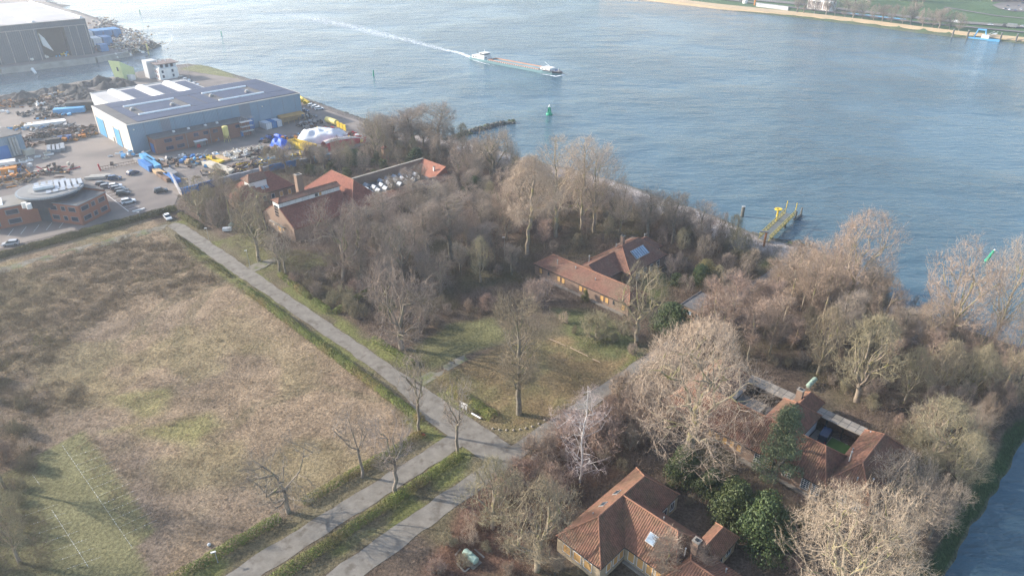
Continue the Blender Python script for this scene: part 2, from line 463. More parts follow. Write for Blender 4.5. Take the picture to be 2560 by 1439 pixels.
    mr.inputs['From Min'].default_value = .33; mr.inputs['From Max'].default_value = .67; mr.inputs['To Min'].default_value = .45; mr.inputs['To Max'].default_value = 1.5
    sc = n.new('ShaderNodeVectorMath'); sc.operation = 'SCALE'; l.new(at.outputs['Color'], sc.inputs[0]); l.new(mr.outputs[0], sc.inputs['Scale'])
    l.new(sc.outputs[0], b.inputs['Base Color'])
    bp = n.new('ShaderNodeBump'); bp.inputs['Distance'].default_value = .75; bp.inputs['Strength'].default_value = .9
    l.new(nz(1.15).outputs['Fac'], bp.inputs['Height']); l.new(bp.outputs[0], b.inputs['Normal'])
    me = raw_mesh('ground', verts, faces, m, smooth=True)
    ca = me.color_attributes.new('cover', 'FLOAT_COLOR', 'POINT')
    cc = np.concatenate([np.clip(col, 0, 1), np.ones(col.shape[:2] + (1,))], -1).reshape(-1, 4)
    ca.data.foreach_set('color', cc.astype(np.float32).ravel())
    o = bpy.data.objects.new('ground', me); link(o); tag(o, kind='structure')
ground_build()

# water
def water_mat():
    m = bpy.data.materials.new('river_water'); m.use_nodes = True
    n, l = m.node_tree.nodes, m.node_tree.links
    b = n['Principled BSDF']
    b.inputs['Base Color'].default_value = (.062, .112, .142, 1); b.inputs['Roughness'].default_value = .10; b.inputs['IOR'].default_value = 1.33
    b.inputs['Specular IOR Level'].default_value = .5
    geo = n.new('ShaderNodeTexCoord')
    mp = n.new('ShaderNodeMapping'); l.new(geo.outputs['Object'], mp.inputs['Vector'])
    mp.inputs['Rotation'].default_value = (0, 0, R(8)); mp.inputs['Scale'].default_value = (.42, 1.0, 1)
    def nz(s, d, src=None, ro=.6):
        t = n.new('ShaderNodeTexNoise'); t.inputs['Scale'].default_value = s; t.inputs['Detail'].default_value = d; t.inputs['Roughness'].default_value = ro
        l.new((src or mp.outputs[0]), t.inputs['Vector']); return t.outputs['Fac']
    big = nz(.16, 4); mid = nz(.55, 5, ro=.65)
    patch = nz(.012, 3, geo.outputs['Object'])
    mr = n.new('ShaderNodeMapRange'); l.new(patch, mr.inputs['Value']); mr.inputs['From Min'].default_value = .38; mr.inputs['From Max'].default_value = .62
    mr.inputs['To Min'].default_value = .42; mr.inputs['To Max'].default_value = 1.2
    def M(op, a, c):
        q = n.new('ShaderNodeMath'); q.operation = op
        for i, s in ((0, a), (1, c)):
            if isinstance(s, (int, float)): q.inputs[i].default_value = s
            else: l.new(s, q.inputs[i])
        return q.outputs[0]
    h = M('ADD', M('ADD', M('MULTIPLY', big, 1.5), M('MULTIPLY', mid, .60)), M('MULTIPLY', nz(.055, 3), 1.6))
    h = M('MULTIPLY', h, mr.outputs[0])
    bp = n.new('ShaderNodeBump'); bp.inputs['Distance'].default_value = .95; bp.inputs['Strength'].default_value = 1.0
    l.new(h, bp.inputs['Height']); l.new(bp.outputs[0], b.inputs['Normal'])
    return m
WATER_M = water_mat()
mb = MB(); mb.face([(-2600, -600, WZ), (3000, -600, WZ), (3000, 4200, WZ), (-2600, 4200, WZ)])
mb.build('river', WATER_M, kind='structure')

asph = mat('old_asphalt', (.225, .205, .175), (.155, .14, .118), .55, .9, bump=.03, bscale=5, c3=(.125, .108, .088), s3=.45, t3=.60, detail=9)
grav = mat('worn_path', (.22, .20, .165), (.15, .135, .10), .6, .95, bump=.05, bscale=4, c3=(.13, .14, .06), s3=.25, t3=.56)
def strip_sheet(name, pts, z, m, sub=True):
    """polygon sheet with slightly uneven edges"""
    out = []
    n = len(pts)
    for i in range(n):
        a, b = np.array(pts[i][:2]), np.array(pts[(i + 1) % n][:2]); L = np.hypot(*(b - a)); k = max(1, int(L / 1.5))
        nrm = np.array([-(b - a)[1], (b - a)[0]]) / max(L, 1e-6)
        for j in range(k):
            q = a + (b - a) * j / k
            out.append(q + nrm * (vnoise(np.array([q[0]]), np.array([q[1]]), 2.2, 77)[0] - .5) * (.55 if sub else 0))
    bm = bmesh.new(); vs = [bm.verts.new((q[0], q[1], z)) for q in out]; f = bm.faces.new(vs)
    if f.normal.z < 0: f.normal_flip()
    bmesh.ops.triangulate(bm, faces=[f])
    me = bpy.data.meshes.new(name); bm.to_mesh(me); bm.free(); me.materials.append(m)
    o = bpy.data.objects.new(name, me); link(o); return tag(o, kind='structure')
strip_sheet('road', U2(*ROAD_MAIN), .020, asph)
strip_sheet('road', U2((10, -77), (61.6, -77), (61.6, -73.0), (10, -73)), .026, asph)
strip_sheet('road', U2((20, -66.6), (60, -66.8), (186, -66.2), (186, -63.4), (66, -63.3), (20, -62.2)), .032, asph)
strip_sheet('path', U2((66, -95), (80.5, -94.6), (80.5, -92.4), (66, -92.2)), .020, grav)
strip_sheet('path', [G(*q)[:2] for q in ((635, 680), (665, 668), (690, 652), (770, 640), (775, 632), (700, 640), (640, 657), (618, 668))], .028, grav)
strip_sheet('path', [G(*q)[:2] for q in ((-60, 700), (0, 684), (200, 632), (405, 576), (420, 560), (390, 566), (200, 616), (0, 668), (-60, 684))], .014, grav)
yardm = mat('yard_paving', (.235, .20, .175), (.19, .165, .145), .05, .92, bump=.03, bscale=3, c3=(.145, .125, .115), s3=.03, t3=.52)
YARD = pxw([(-60, 632), (0, 622), (436, 512), (452, 476), (600, 440), (745, 402), (860, 384), (925, 352), (985, 334), (900, 303), (745, 251), (700, 226), (600, 198), (470, 178), (370, 190), (180, 224), (0, 254), (-200, 275)]) 
strip_sheet('yard_surface', YARD, .055, yardm)
YARD2 = pxw([(-300, 196), (0, 170), (235, 143), (322, 127), (376, 108), (330, 85), (290, 68), (205, 38), (90, -5), (-300, -40)])
strip_sheet('yard_surface', YARD2, .05, yardm)
# hard quay edge of the far harbour arm and of the yard basin
conc = mat('quay_concrete', (.36, .34, .31), (.26, .25, .22), .2, .9, bump=.05, bscale=2)
mb = MB()
qa = [G(-200, 189), G(0, 171.5), G(235, 144.5), G(322, 128)]
for a, b in zip(qa, qa[1:]):
    d = np.array(b[:2]) - np.array(a[:2]); nn = np.array([d[1], -d[0]]) / np.hypot(*d)
    mb.prism([a[:2], b[:2], tuple(np.array(b[:2]) + nn * 3), tuple(np.array(a[:2]) + nn * 3)], WZ - 2, .35)
mb.build('quay_wall', conc, kind='structure')
# ------------------------------------------------------------------ bare winter trees
bark_tan = mat('bark_tan', (.36, .30, .225), (.23, .19, .14), 1.5, .9, bump=.03, bscale=9, c3=(.27, .25, .09), s3=.5, t3=.57, rnd=.12)
bark_grey = mat('bark_grey', (.27, .235, .185), (.165, .14, .115), 1.5, .9, bump=.03, bscale=9, c3=(.20, .195, .09), s3=.5, t3=.58, rnd=.15)
bark_birch = mat('bark_birch', (.62, .58, .55), (.42, .38, .36), 3, .8, rnd=.05)
tw_tan = mat('twigs_tan', (0.452, 0.350, 0.266), (0.271, 0.203, 0.153), 1.6, .9, rnd=.10)
tw_brown = mat('twigs_brown', (0.390, 0.316, 0.254), (0.198, 0.155, 0.124), 1.6, .9, rnd=.16)
tw_olive = mat('twigs_olive', (0.350, 0.299, 0.198), (0.186, 0.158, 0.102), 1.6, .9, rnd=.16)
tw_grey = mat('twigs_grey', (0.395, 0.328, 0.266), (0.215, 0.175, 0.141), 1.6, .9, rnd=.12)
tw_red = mat('twigs_russet', (0.407, 0.305, 0.232), (0.226, 0.167, 0.128), 1.6, .9, rnd=.16)
tw_pale = mat('twigs_pale', (0.565, 0.452, 0.339), (0.339, 0.260, 0.192), 1.6, .9, rnd=.06)
tw_birch = mat('twigs_birch', (0.452, 0.373, 0.350), (0.362, 0.294, 0.271), .4, .9, rnd=.05)
leaf_dk = mat('leaves_evergreen', (.080, .102, .034), (.036, .055, .020), .9, .6, spec=.35, rnd=.18)
leaf_ol = mat('leaves_olive', (.115, .125, .040), (.065, .075, .028), .9, .7, rnd=.18)
leaf_pine = mat('needles_pine', (.15, .17, .09), (.09, .11, .058), .9, .8, rnd=.1)
leaf_yel = mat('leaves_straw', (.42, .34, .14), (.30, .24, .10), .9, .8)
leaf_hedge = mat('leaves_hedge', (.20, .225, .055), (.10, .125, .034), .55, .75, c3=(.20, .15, .055), s3=.10, t3=.56)
leaf_hbrown = mat('leaves_hedge_brown', (.135, .12, .055), (.085, .075, .038), .55, .8, c3=(.15, .14, .05), s3=.10, t3=.5)
leaf_ivy = mat('leaves_ivy', (.040, .070, .026), (.022, .042, .016), .9, .55, rnd=.1)

def crown_points(r, n, h0, H, W, shape, lump, gap=-.55):
    """points filling a lumpy crown between heights h0 and H, width W"""
    out = []; ph = r.random(6) * 6.28; fq = 5.2 / max(W, 3)
    while len(out) < n:
        k = n * 3
        t = r.random(k); a = r.random(k) * 2 * math.pi
        if shape == 'vase': prof = np.sin(np.clip(t * .80 + .05, 0, 1) * math.pi) ** .6 * (.40 + .60 * t ** .6)
        elif shape == 'oval': prof = np.sin(np.clip(t * .93 + .05, 0, 1) * math.pi) ** .7
        elif shape == 'round': prof = np.sqrt(np.clip(1 - (2 * t * .97 - .80) ** 2 / 1.5, 0, 1))
        elif shape == 'broad': prof = np.sqrt(np.clip(1 - t ** 2.1, 0, 1)) * (.85 + .15 * t)
        elif shape == 'cone': prof = (1 - t) ** .8 * .95 + .06
        elif shape == 'column': prof = np.sin(np.clip(t * .9 + .1, 0, 1) * math.pi) ** .4 * .9
        else: prof = np.ones(k)
        lob = 1 + lump * (np.sin(a * 3 + lump_ph[0] + t * 5) * .5 + np.sin(a * 5 + lump_ph[1] - t * 7) * .35 + np.sin(a * 2 + t * 11 + lump_ph[2]) * .4)
        rad = np.sqrt(r.random(k)) ** .75 * prof * lob * W / 2
        z = h0 + t * (H - h0)
        X, Y = rad * np.cos(a), rad * np.sin(a)
        g = np.sin(X * fq * 1.3 + ph[0] + z * fq * .7) + np.sin(Y * fq * 1.5 + ph[1] - z * fq * .5) + np.sin(z * fq * 1.7 + ph[2] + X * fq) + .6 * np.sin((X - Y) * fq * 2.6 + ph[3])
        ok = g > gap
        out += list(zip(X[ok], Y[ok], z[ok]))
    return np.array(out[:n])
lump_ph = [0, 0, 0]

def grow_tree(seed, H=14, W=10, h0=3.5, n=700, shape='oval', leader=True, lump=.38, slope=1.1, spray=5, sl=.9, sw=.018, droop=0.0, up=.25,
              rt=.0135, wig=.10, lean=0, thin=.05, stems=1, hatt=None, gap=-.55):
    """one skeleton of limbs that reaches every crown point; returns thick segments and twig slivers"""
    r = np.random.default_rng(seed)
    for i in range(3): lump_ph[i] = r.random() * 6.28
    pts = crown_points(r, n, h0, H, W, shape, lump, gap)
    segs = []; tips = []
    def seg(a, b, ra, rb, bend=.0):
        L = np.linalg.norm(b - a)
        if L > 1.2 and ra > .03:
            k = 2 if L < 3 else 3
            prev = a; pr = ra
            for j in range(1, k + 1):
                q = a + (b - a) * j / k
                if j < k: q = q + r.normal(size=3) * L * .035
                rr = ra + (rb - ra) * j / k
                segs.append((prev, q, pr, rr)); prev = q; pr = rr
        else: segs.append((a, b, ra, rb))
    def rad(k): return max(.017, rt * k ** .5)
    def rec(node, P_, dep):
        k = len(P_)
        if k <= 3 or dep > 14:
            for p in P_:
                segs.append((node, p, rad(1.3), .009)); tips.append((node, p))
            return
        c = P_.mean(0); f = .36 if k > 40 else .45
        nx = node + (c - node) * f + r.normal(size=3) * np.linalg.norm(c - node) * wig
        nx[2] += (up if k > 12 else up * .4) * np.linalg.norm(c - node) * .18
        seg(node, nx, rad(k), rad(k * .85))
        # split by a random plane through the middle
        d = P_ - nx; far = d[r.integers(k)]; far = far / (np.linalg.norm(far) + 1e-6)
        ax = r.normal(size=3); ax -= far * (ax @ far) * .6; ax[2] *= .7
        s = d @ ax; m = np.median(s) + (r.random() - .5) * s.std() * .5
        A, B = P_[s <= m], P_[s > m]
        if len(A) == 0 or len(B) == 0: A, B = P_[:k // 2], P_[k // 2:]
        rec(nx, A, dep + 1); rec(nx, B, dep + 1)
    for sidx in range(stems):
        mine = pts if stems == 1 else pts[sidx::stems]
        if stems > 1:
            a0 = 2 * math.pi * sidx / stems + r.random(); base = np.array([math.cos(a0), math.sin(a0), 0]) * .25 * min(1, W / 5)
            mine = pts[np.argsort(((np.arctan2(pts[:, 1], pts[:, 0]) - a0) % (2 * math.pi)))][:] if False else pts[((np.arctan2(pts[:, 1], pts[:, 0]) - a0 + math.pi / stems) % (2 * math.pi)) < 2 * math.pi / stems]
            if len(mine) == 0: continue
        else: base = np.zeros(3)
        top = H * .93 if leader else (hatt or h0 * 1.25)
        K = 12 if leader else 3
        zs = np.linspace(h0 * (.75 if leader else .85), top, K)
        drift = np.cumsum(r.normal(size=(K, 2)) * H * .008, 0) + (np.linspace(0, 1, K)[:, None] * np.array([[lean, 0]]) if lean else 0)
        axis = np.concatenate([drift + base[:2], zs[:, None]], 1)
        if stems > 1:
            c = mine.mean(0); axis[:, :2] += np.linspace(.1, .75, K)[:, None] * c[:2][None]
        radial = np.hypot(mine[:, 0] - base[0], mine[:, 1] - base[1])
        za = mine[:, 2] - radial * slope * (.8 + .4 * r.random(len(mine)))
        ki = np.clip(np.searchsorted(zs, za), 0, K - 1)
        cnt = np.array([np.sum(ki >= i) for i in range(K)])
        seg(np.array([base[0], base[1], -.3]), axis[0], rad(len(mine)) * 1.22, rad(len(mine)) * .95)
        for i in range(K - 1):
            if cnt[i + 1] > 0: segs.append((axis[i], axis[i + 1], rad(cnt[i] + 1), rad(cnt[i + 1] + 1)))
        for i in range(K):
            Q = mine[ki == i]
            if len(Q) == 0: continue
            az = np.arctan2(Q[:, 1] - axis[i, 1], Q[:, 0] - axis[i, 0]); sec = 3 if leader else 4
            ph = r.random() * 6.28; g = ((az + ph) % (2 * math.pi) // (2 * math.pi / sec)).astype(int)
            for s_ in range(sec):
                if np.any(g == s_): rec(axis[i], Q[g == s_], 0)
    a = np.array([s[0] for s in segs]); b = np.array([s[1] for s in segs]); ra = np.array([s[2] for s in segs]); rb = np.array([s[3] for s in segs])
    thick = ra > thin
    V1, F1 = prisms(a[thick], b[thick], ra[thick], rb[thick], 6)
    V2, F2 = prisms(a[~thick], b[~thick], ra[~thick], rb[~thick], 3)
    ta = np.array([t[0] for t in tips]); tb = np.array([t[1] for t in tips])
    dirn = tb - ta; dirn /= np.maximum(np.linalg.norm(dirn, axis=1, keepdims=True), 1e-6)
    k = spray
    t = r.random((len(ta), k, 1)) * .8 + .2
    p0 = ta[:, None] + (tb - ta)[:, None] * t
    dd = dirn[:, None] * .9 + r.normal(size=(len(ta), k, 3)) * .55 + np.array([0, 0, up]) - np.array([0, 0, droop])
    dd /= np.linalg.norm(dd, axis=2, keepdims=True)
    L = sl * (.5 + r.random((len(ta), k, 1)))
    p1 = p0 + dd * L * .55
    d2 = dd + np.array([0, 0, .25 - droop * 1.6]) + r.normal(size=dd.shape) * .25
    p2 = p1 + d2 / np.linalg.norm(d2, axis=2, keepdims=True) * L * .6
    p0, p1, p2 = (q.reshape(-1, 3) for q in (p0, p1, p2))
    w1 = np.full(len(p0), sw)
    Va, Fa = slivers(p0, p1, w1, r); Vb, Fb = slivers(p1, p2, w1 * .8, r)
    # third order twiglets
    q0 = np.concatenate([p1, (p0 + p1) / 2]); qd = r.normal(size=q0.shape) * .6 + np.concatenate([d2.reshape(-1, 3)] * 2) + np.array([0, 0, -droop])
    q1 = q0 + qd / np.linalg.norm(qd, axis=1, keepdims=True) * sl * .45
    Vc, Fc = slivers(q0, q1, np.full(len(q0), sw * .7), r)
    tv = np.concatenate([V2, Va, Vb, Vc]); 
    o1 = len(V2); o2 = o1 + len(Va); o3 = o2 + len(Vb)
    Fq = np.concatenate([F2[:, [0, 1, 2]], F2[:, [0, 2, 3]]])
    tf = np.concatenate([Fq, Fa + o1, Fb + o2, Fc + o3])
    return (V1, F1), (tv, tf)

def leaf_cloud(r, centers, radii, n, size, flat=.75):
    """leaf-sized quads scattered over a set of balls, denser at the skin"""
    c = centers[r.choice(len(centers), n, p=radii ** 2 / np.sum(radii ** 2), replace=True) if False else r.choice(len(centers), n, p=radii ** 2 / np.sum(radii ** 2))]
    idx = r.choice(len(centers), n, p=radii ** 2 / np.sum(radii ** 2)); c = centers[idx]; rr = radii[idx]
    d = r.normal(size=(n, 3)); d /= np.linalg.norm(d, axis=1, keepdims=True)
    p = c + d * (rr * (1 - .35 * r.random(n) ** 2))[:, None] * np.array([1, 1, flat])
    nn = d + r.normal(size=(n, 3)) * .55; nn /= np.linalg.norm(nn, axis=1, keepdims=True)
    x = np.cross(nn, r.normal(size=(n, 3))); x /= np.linalg.norm(x, axis=1, keepdims=True); y = np.cross(nn, x)
    s = (size * (.6 + .8 * r.random(n)))[:, None]
    V = np.stack([p - x * s, p + y * s * .7, p + x * s, p - y * s * .7], 1).reshape(-1, 3)
    return V, np.arange(n * 4).reshape(-1, 4)

PROTO = {}
def bare(kind, seeds, name, bark, twig, **kw):
    L = []
    for s in seeds:
        (V1, F1), (V2, F2) = grow_tree(s, **kw)
        m1 = raw_mesh(name + '_trunk', V1, F1, bark, smooth=True); m2 = raw_mesh(name + '_crown', V2, F2, twig)
        q = np.hypot(V2[:, 0], V2[:, 1]); L.append((m1, m2, float(np.quantile(V2[:, 2], .998)), 2 * float(np.quantile(q, .975))))
    PROTO[kind] = (name, L)
bare('spread', (11,), 'bare_tree', bark_tan, tw_pale, H=21, W=21, h0=5.5, n=2000, gap=-1.25, shape='broad', leader=False, hatt=6, lump=.22, slope=.62, spray=4, sl=1.2, sw=.016, up=.45, rt=.0128)
bare('spread2', (12,), 'bare_tree', bark_tan, tw_pale, H=17, W=21, h0=2.2, n=1900, gap=-1.1, shape='round', leader=False, hatt=4.5, lump=.24, slope=.7, spray=4, sl=1.15, sw=.017, up=.4, rt=.0130)
bare('round', (21, 22, 23), 'bare_tree', bark_grey, tw_brown, H=15, W=11, h0=2.6, n=1000, shape='round', leader=False, lump=.32, slope=.8, spray=3, sl=1.1, sw=.017)
bare('olive', (26, 27), 'bare_tree', bark_tan, tw_olive, H=15, W=11, h0=2.4, n=900, shape='oval', leader=False, lump=.34, slope=.8, spray=3, sl=1.1, sw=.017)
bare('tall', (31, 32), 'bare_tree', bark_grey, tw_grey, H=17, W=8.5, h0=4.5, n=800, shape='vase', leader=True, lump=.32, slope=1.4, spray=5, sl=1.1, sw=.016, up=.5)
bare('poplar', (41, 42, 43), 'poplar_tree', bark_tan, tw_pale, H=26, W=14, h0=6.5, n=850, gap=-1.0, shape='oval', leader=True, lump=.30, slope=1.9, spray=3, sl=1.3, sw=.015, up=.55, rt=.0125)
bare('palepop', (44, 45), 'poplar_tree', bark_tan, tw_tan, H=22, W=14, h0=6.5, n=1100, gap=-1.3, shape='oval', leader=False, hatt=8, lump=.34, slope=1.2, spray=4, sl=1.2, sw=.016, up=.55, rt=.0125)
bare('weep', (46,), 'willow_tree', bark_tan, tw_pale, H=25, W=14, h0=8, n=1300, shape='oval', leader=True, lump=.38, slope=.9, spray=5, sl=1.5, sw=.016, up=.1, droop=.9, rt=.011)
bare('lime', (51,), 'lime_tree', bark_grey, tw_olive, H=22, W=13, h0=5.0, n=1150, shape='vase', leader=True, lump=.34, slope=1.4, spray=4, sl=1.2, sw=.015, up=.45, rt=.015)
bare('street', (61, 62, 63), 'street_tree', bark_grey, tw_grey, H=12, W=7, h0=4, n=240, shape='vase', leader=False, hatt=5.0, lump=.35, slope=1.1, spray=3, sl=.9, sw=.012, up=.5, rt=.0135, wig=.16)
bare('snag', (64,), 'bare_tree', bark_grey, tw_grey, H=8, W=12, h0=1.8, n=260, shape='broad', leader=False, hatt=2.4, lump=.3, slope=.5, spray=4, sl=.9, sw=.012, up=.5, rt=.017, wig=.18)
bare('birch', (71,), 'birch_tree', bark_birch, tw_birch, H=14, W=11, h0=1.5, n=420, shape='oval', leader=True, lump=.4, slope=.45, spray=3, sl=.9, sw=.013, up=.1, droop=.3, rt=.0100, thin=.0172, wig=.26)
bare('gnarl', (66,), 'bare_tree', bark_tan, tw_olive, H=17, W=11, h0=4, n=520, shape='round', leader=False, hatt=5, lump=.35, slope=.7, spray=5, sl=1.0, sw=.016, up=.3, rt=.017, wig=.22)
bare('sapling', (81, 82), 'young_tree', bark_tan, tw_red, H=12, W=4.2, h0=3, n=220, shape='vase', leader=True, lump=.3, slope=1.8, spray=6, sl=1.1, sw=.016, up=.7, rt=.0085)
bare('bush', (91, 92, 93), 'bare_shrub', bark_grey, tw_brown, H=5, W=5.5, h0=.5, n=380, shape='round', leader=False, hatt=.7, lump=.38, slope=.8, spray=5, sl=.8, sw=.020, stems=3)
bare('bushred', (94, 95), 'bare_shrub', bark_grey, tw_red, H=4.5, W=5, h0=.4, n=360, shape='round', leader=False, hatt=.6, lump=.38, slope=.8, spray=6, sl=.8, sw=.018, stems=3)
bare('busholive', (96, 97), 'bare_shrub', bark_grey, tw_olive, H=5, W=5.5, h0=.4, n=380, shape='round', leader=False, hatt=.6, lump=.38, slope=.8, spray=6, sl=.8, sw=.020, stems=3)
bare('stray', (98,), 'bare_shrub', bark_tan, tw_pale, H=5, W=6, h0=.3, n=260, shape='round', leader=False, hatt=.5, lump=.3, slope=.8, spray=5, sl=.8, sw=.020, stems=3)

def green(kind, seeds, name, leaf, H, W, shape, nb, nl, size, h0=.4, br=.16):
    L = []
    for s in seeds:
        r = np.random.default_rng(s)
        for i in range(3): lump_ph[i] = r.random() * 6.28
        c = crown_points(r, nb, h0 + H * .02, H * .93, W * .82, shape, .2, -9)
        rad = W * br * (.6 + .8 * r.random(nb))
        V, Fc = leaf_cloud(r, c, rad, nl, size)
        a = np.array([[0, 0, -.2]] + [[0, 0, H * .25]] * min(14, nb)); b = np.concatenate([[[0, 0, H * .25]], c[:min(14, nb)]])
        ra = np.array([.18] + [.08] * (len(a) - 1)); rb = ra * .6
        V1, F1 = prisms(a, b, ra, rb, 6)
        q = np.hypot(V[:, 0], V[:, 1]); L.append((raw_mesh(name + '_trunk', V1, F1, bark_grey), raw_mesh(name + '_crown', V, Fc, leaf), float(V[:, 2].max()), 2 * float(np.quantile(q, .975))))
    PROTO[kind] = (name, L)
green('pine', (101,), 'pine_tree', leaf_pine, 14, 7, 'cone', 60, 15000, .09, 2.5, .13)
green('laurel', (102, 103), 'laurel_bush', leaf_dk, 6, 8, 'broad', 60, 12000, .13, .2, .15)
green('laurel2', (104,), 'evergreen_shrub', leaf_ol, 5, 5.5, 'broad', 40, 9000, .10, .2, .17)
green('ivy', (105, 106), 'ivy_tree', leaf_ivy, 9, 4, 'column', 60, 9000, .11, .3, .2)
green('greenbush', (107, 108), 'evergreen_shrub', leaf_ol, 3.2, 4, 'broad', 30, 5000, .09, .1, .2)
green('straw', (109,), 'straw_shrub', leaf_yel, 4, 4.5, 'broad', 30, 5000, .09, .2, .18)

TREES = []
def put_tree(kind, x, y, h, wd, label=None, cat='tree', group=None, k=None, z=0, rz=None):
    name, L = PROTO[kind]
    i = rng.integers(len(L)) if k is None else k % len(L)
    m1, m2, H, W = L[i]
    rz = rng.random() * 6.28 if rz is None else rz
    o = empty(name, (x, y, z), rz, label, cat, group)
    o.scale = (wd / W, wd / W, h / H)
    for nm, me in (('trunk', m1), ('crown', m2)):
        c = bpy.data.objects.new(nm, me); link(c, o)
    TREES.append((x, y, wd, h))
    return o
def T(kind, bx, by, ty, wpx, label, group=None, k=None, cat='tree', rz=None):
    x, y, _ = G(bx, by); h = top_h(y, ty); wd = wpx * depth(y, h * .6) / F
    return put_tree(kind, x, y, h, wd, label, cat, group, k, rz=rz)
# ------------------------------------------------------------------ brick houses with tiled roofs
tile = mat('roof_tiles', (.245, .122, .080), (.155, .085, .060), .55, .85, pat='rib', per=.36, pd=.85, pc=(.075, .038, .028), c3=(.135, .105, .06), s3=.30, t3=.51)
tile2 = mat('roof_tiles_worn', (.225, .115, .08), (.15, .08, .062), .5, .85, pat='rib', per=.34, pd=.7, pc=(.09, .05, .038), c3=(.19, .135, .095), s3=.22, t3=.54)
tile_far = mat('roof_tiles_red', (.26, .10, .07), (.18, .075, .056), .5, .85, pat='rib', per=.30, pd=.35, pc=(.12, .05, .04))
ridge_m = mat('ridge_tiles', (.33, .165, .10), (.24, .125, .085), 1.5, .85)
brick = mat('brown_brick', (.25, .165, .12), (.19, .13, .10), .6, .9, pat='brick', pc=(.30, .27, .22))
brick_y = mat('buff_brick', (.42, .33, .22), (.33, .26, .18), .6, .9, pat='brick', pc=(.40, .36, .28))
ply = mat('plywood_boards', (.58, .35, .14), (.50, .29, .11), .8, .8)
white = mat('white_paint', (.74, .73, .70), (.62, .61, .58), .4, .7)
dark = mat('dark_frame', (.035, .04, .045), (.02, .025, .03), .5, .6)
glass = mat('window_glass', (.05, .07, .09), (.03, .045, .06), .4, .15, spec=.6)
skyl = mat('skylight_glass', (.32, .40, .48), (.22, .28, .34), .6, .15, spec=.7)
zinc = mat('zinc', (.45, .45, .44), (.34, .34, .33), .6, .5, metal=.3)
slabm = mat('roof_slabs', (.30, .27, .23), (.23, .205, .175), .5, .95, c3=(.19, .17, .14), s3=.3)
felt = mat('roof_felt', (.135, .132, .13), (.105, .10, .098), .3, .9, bump=.02, bscale=3)
lawn = mat('court_lawn', (.10, .17, .04), (.075, .13, .03), .8, .95, bump=.03, bscale=9)

def roof(root, u0, u1, v0, v1, ze, zr, ax, hA, hB, m=None, name='roof', th=.22, ov=.35, ridge=True):
    """hipped or gabled roof over a uv rectangle; hA/hB hip run at the low/high end of the ridge, 0 = gable"""
    m = m or tile
    u0 -= ov; u1 += ov; v0 -= ov; v1 += ov
    if ax == 'u':
        m_ = (v0 + v1) / 2; A = (u0 + hA, m_); B = (u1 - hB, m_)
        c = [(u0, v0), (u0, v1), (u1, v1), (u1, v0)]          # endA: c0-c1, endB: c2-c3
    else:
        m_ = (u0 + u1) / 2; A = (m_, v0 + hA); B = (m_, v1 - hB)
        c = [(u1, v0), (u0, v0), (u0, v1), (u1, v1)]
    c3 = [P(*q, ze) for q in c]; cl = [P(*q, ze - th) for q in c]; A3, B3 = P(*A, zr), P(*B, zr)
    mb = MB()
    mb.face([c3[0], c3[1], A3]) ; mb.face([c3[2], c3[3], B3])
    mb.face([c3[1], c3[2], B3, A3]); mb.face([c3[3], c3[0], A3, B3])
    for i in range(4): j = (i + 1) % 4; mb.face([cl[i], cl[j], c3[j], c3[i]], 1)
    mb.face(cl[::-1], 1)
    o = mb.build(name, [m, dark], root)
    if ridge:
        rb = MB(); rb.tube(A3, B3, .13, n=6)
        if hA > 0.05: rb.tube(c3[0], A3, .12, n=6); rb.tube(c3[1], A3, .12, n=6)
        if hB > 0.05: rb.tube(c3[2], B3, .12, n=6); rb.tube(c3[3], B3, .12, n=6)
        rb.build('ridge_tiles', ridge_m, o)
    return o
def walls(root, rects, m, z0=-.2, name='wall'):
    mb = MB()
    for (u0, u1, v0, v1, z1) in rects: mb.uvbox(u0, u1, v0, v1, z0, z1)
    return mb.build(name, m, root)
def wallq(face, pos, s0, s1, z0, z1, out):
    """box lying on a wall; face 'u-','u+','v-','v+', pos = wall coordinate, s = along"""
    if face[0] == 'u':
        a, b = (pos - out, pos + .04) if face[1] == '-' else (pos - .04, pos + out)
        return dict(u0=a, u1=b, v0=s0, v1=s1, z0=z0, z1=z1)
    a, b = (pos - out, pos + .04) if face[1] == '-' else (pos - .04, pos + out)
    return dict(u0=s0, u1=s1, v0=a, v1=b, z0=z0, z1=z1)
def window(root, face, pos, s0, s1, z0, z1, pane=None, fr=None, bars=(1, 0), sill=True):
    """frame standing proud of the wall, pane a little behind its face"""
    fr = fr or white; pane = pane or glass; t = .07
    mb = MB()
    for a, b, c, d in ((s0, s0 + t, z0, z1), (s1 - t, s1, z0, z1), (s0 + t, s1 - t, z0, z0 + t), (s0 + t, s1 - t, z1 - t, z1)): mb.uvbox(**wallq(face, pos, a, b, c, d, .07))
    for i in range(bars[0]): q = s0 + (s1 - s0) * (i + 1) / (bars[0] + 1); mb.uvbox(**wallq(face, pos, q - .03, q + .03, z0 + t, z1 - t, .06))
    for i in range(bars[1]): q = z0 + (z1 - z0) * (i + 1) / (bars[1] + 1); mb.uvbox(**wallq(face, pos, s0 + t, s1 - t, q - .03, q + .03, .055))
    f = mb.build('window', fr, root)
    MB().uvbox(**wallq(face, pos, s0 + t, s1 - t, z0 + t, z1 - t, .03)).build('pane', pane, f)
    if sill: MB().uvbox(**wallq(face, pos, s0 - .08, s1 + .08, z0 - .09, z0 - .005, .14)).build('sill', slabm, f)
    return f
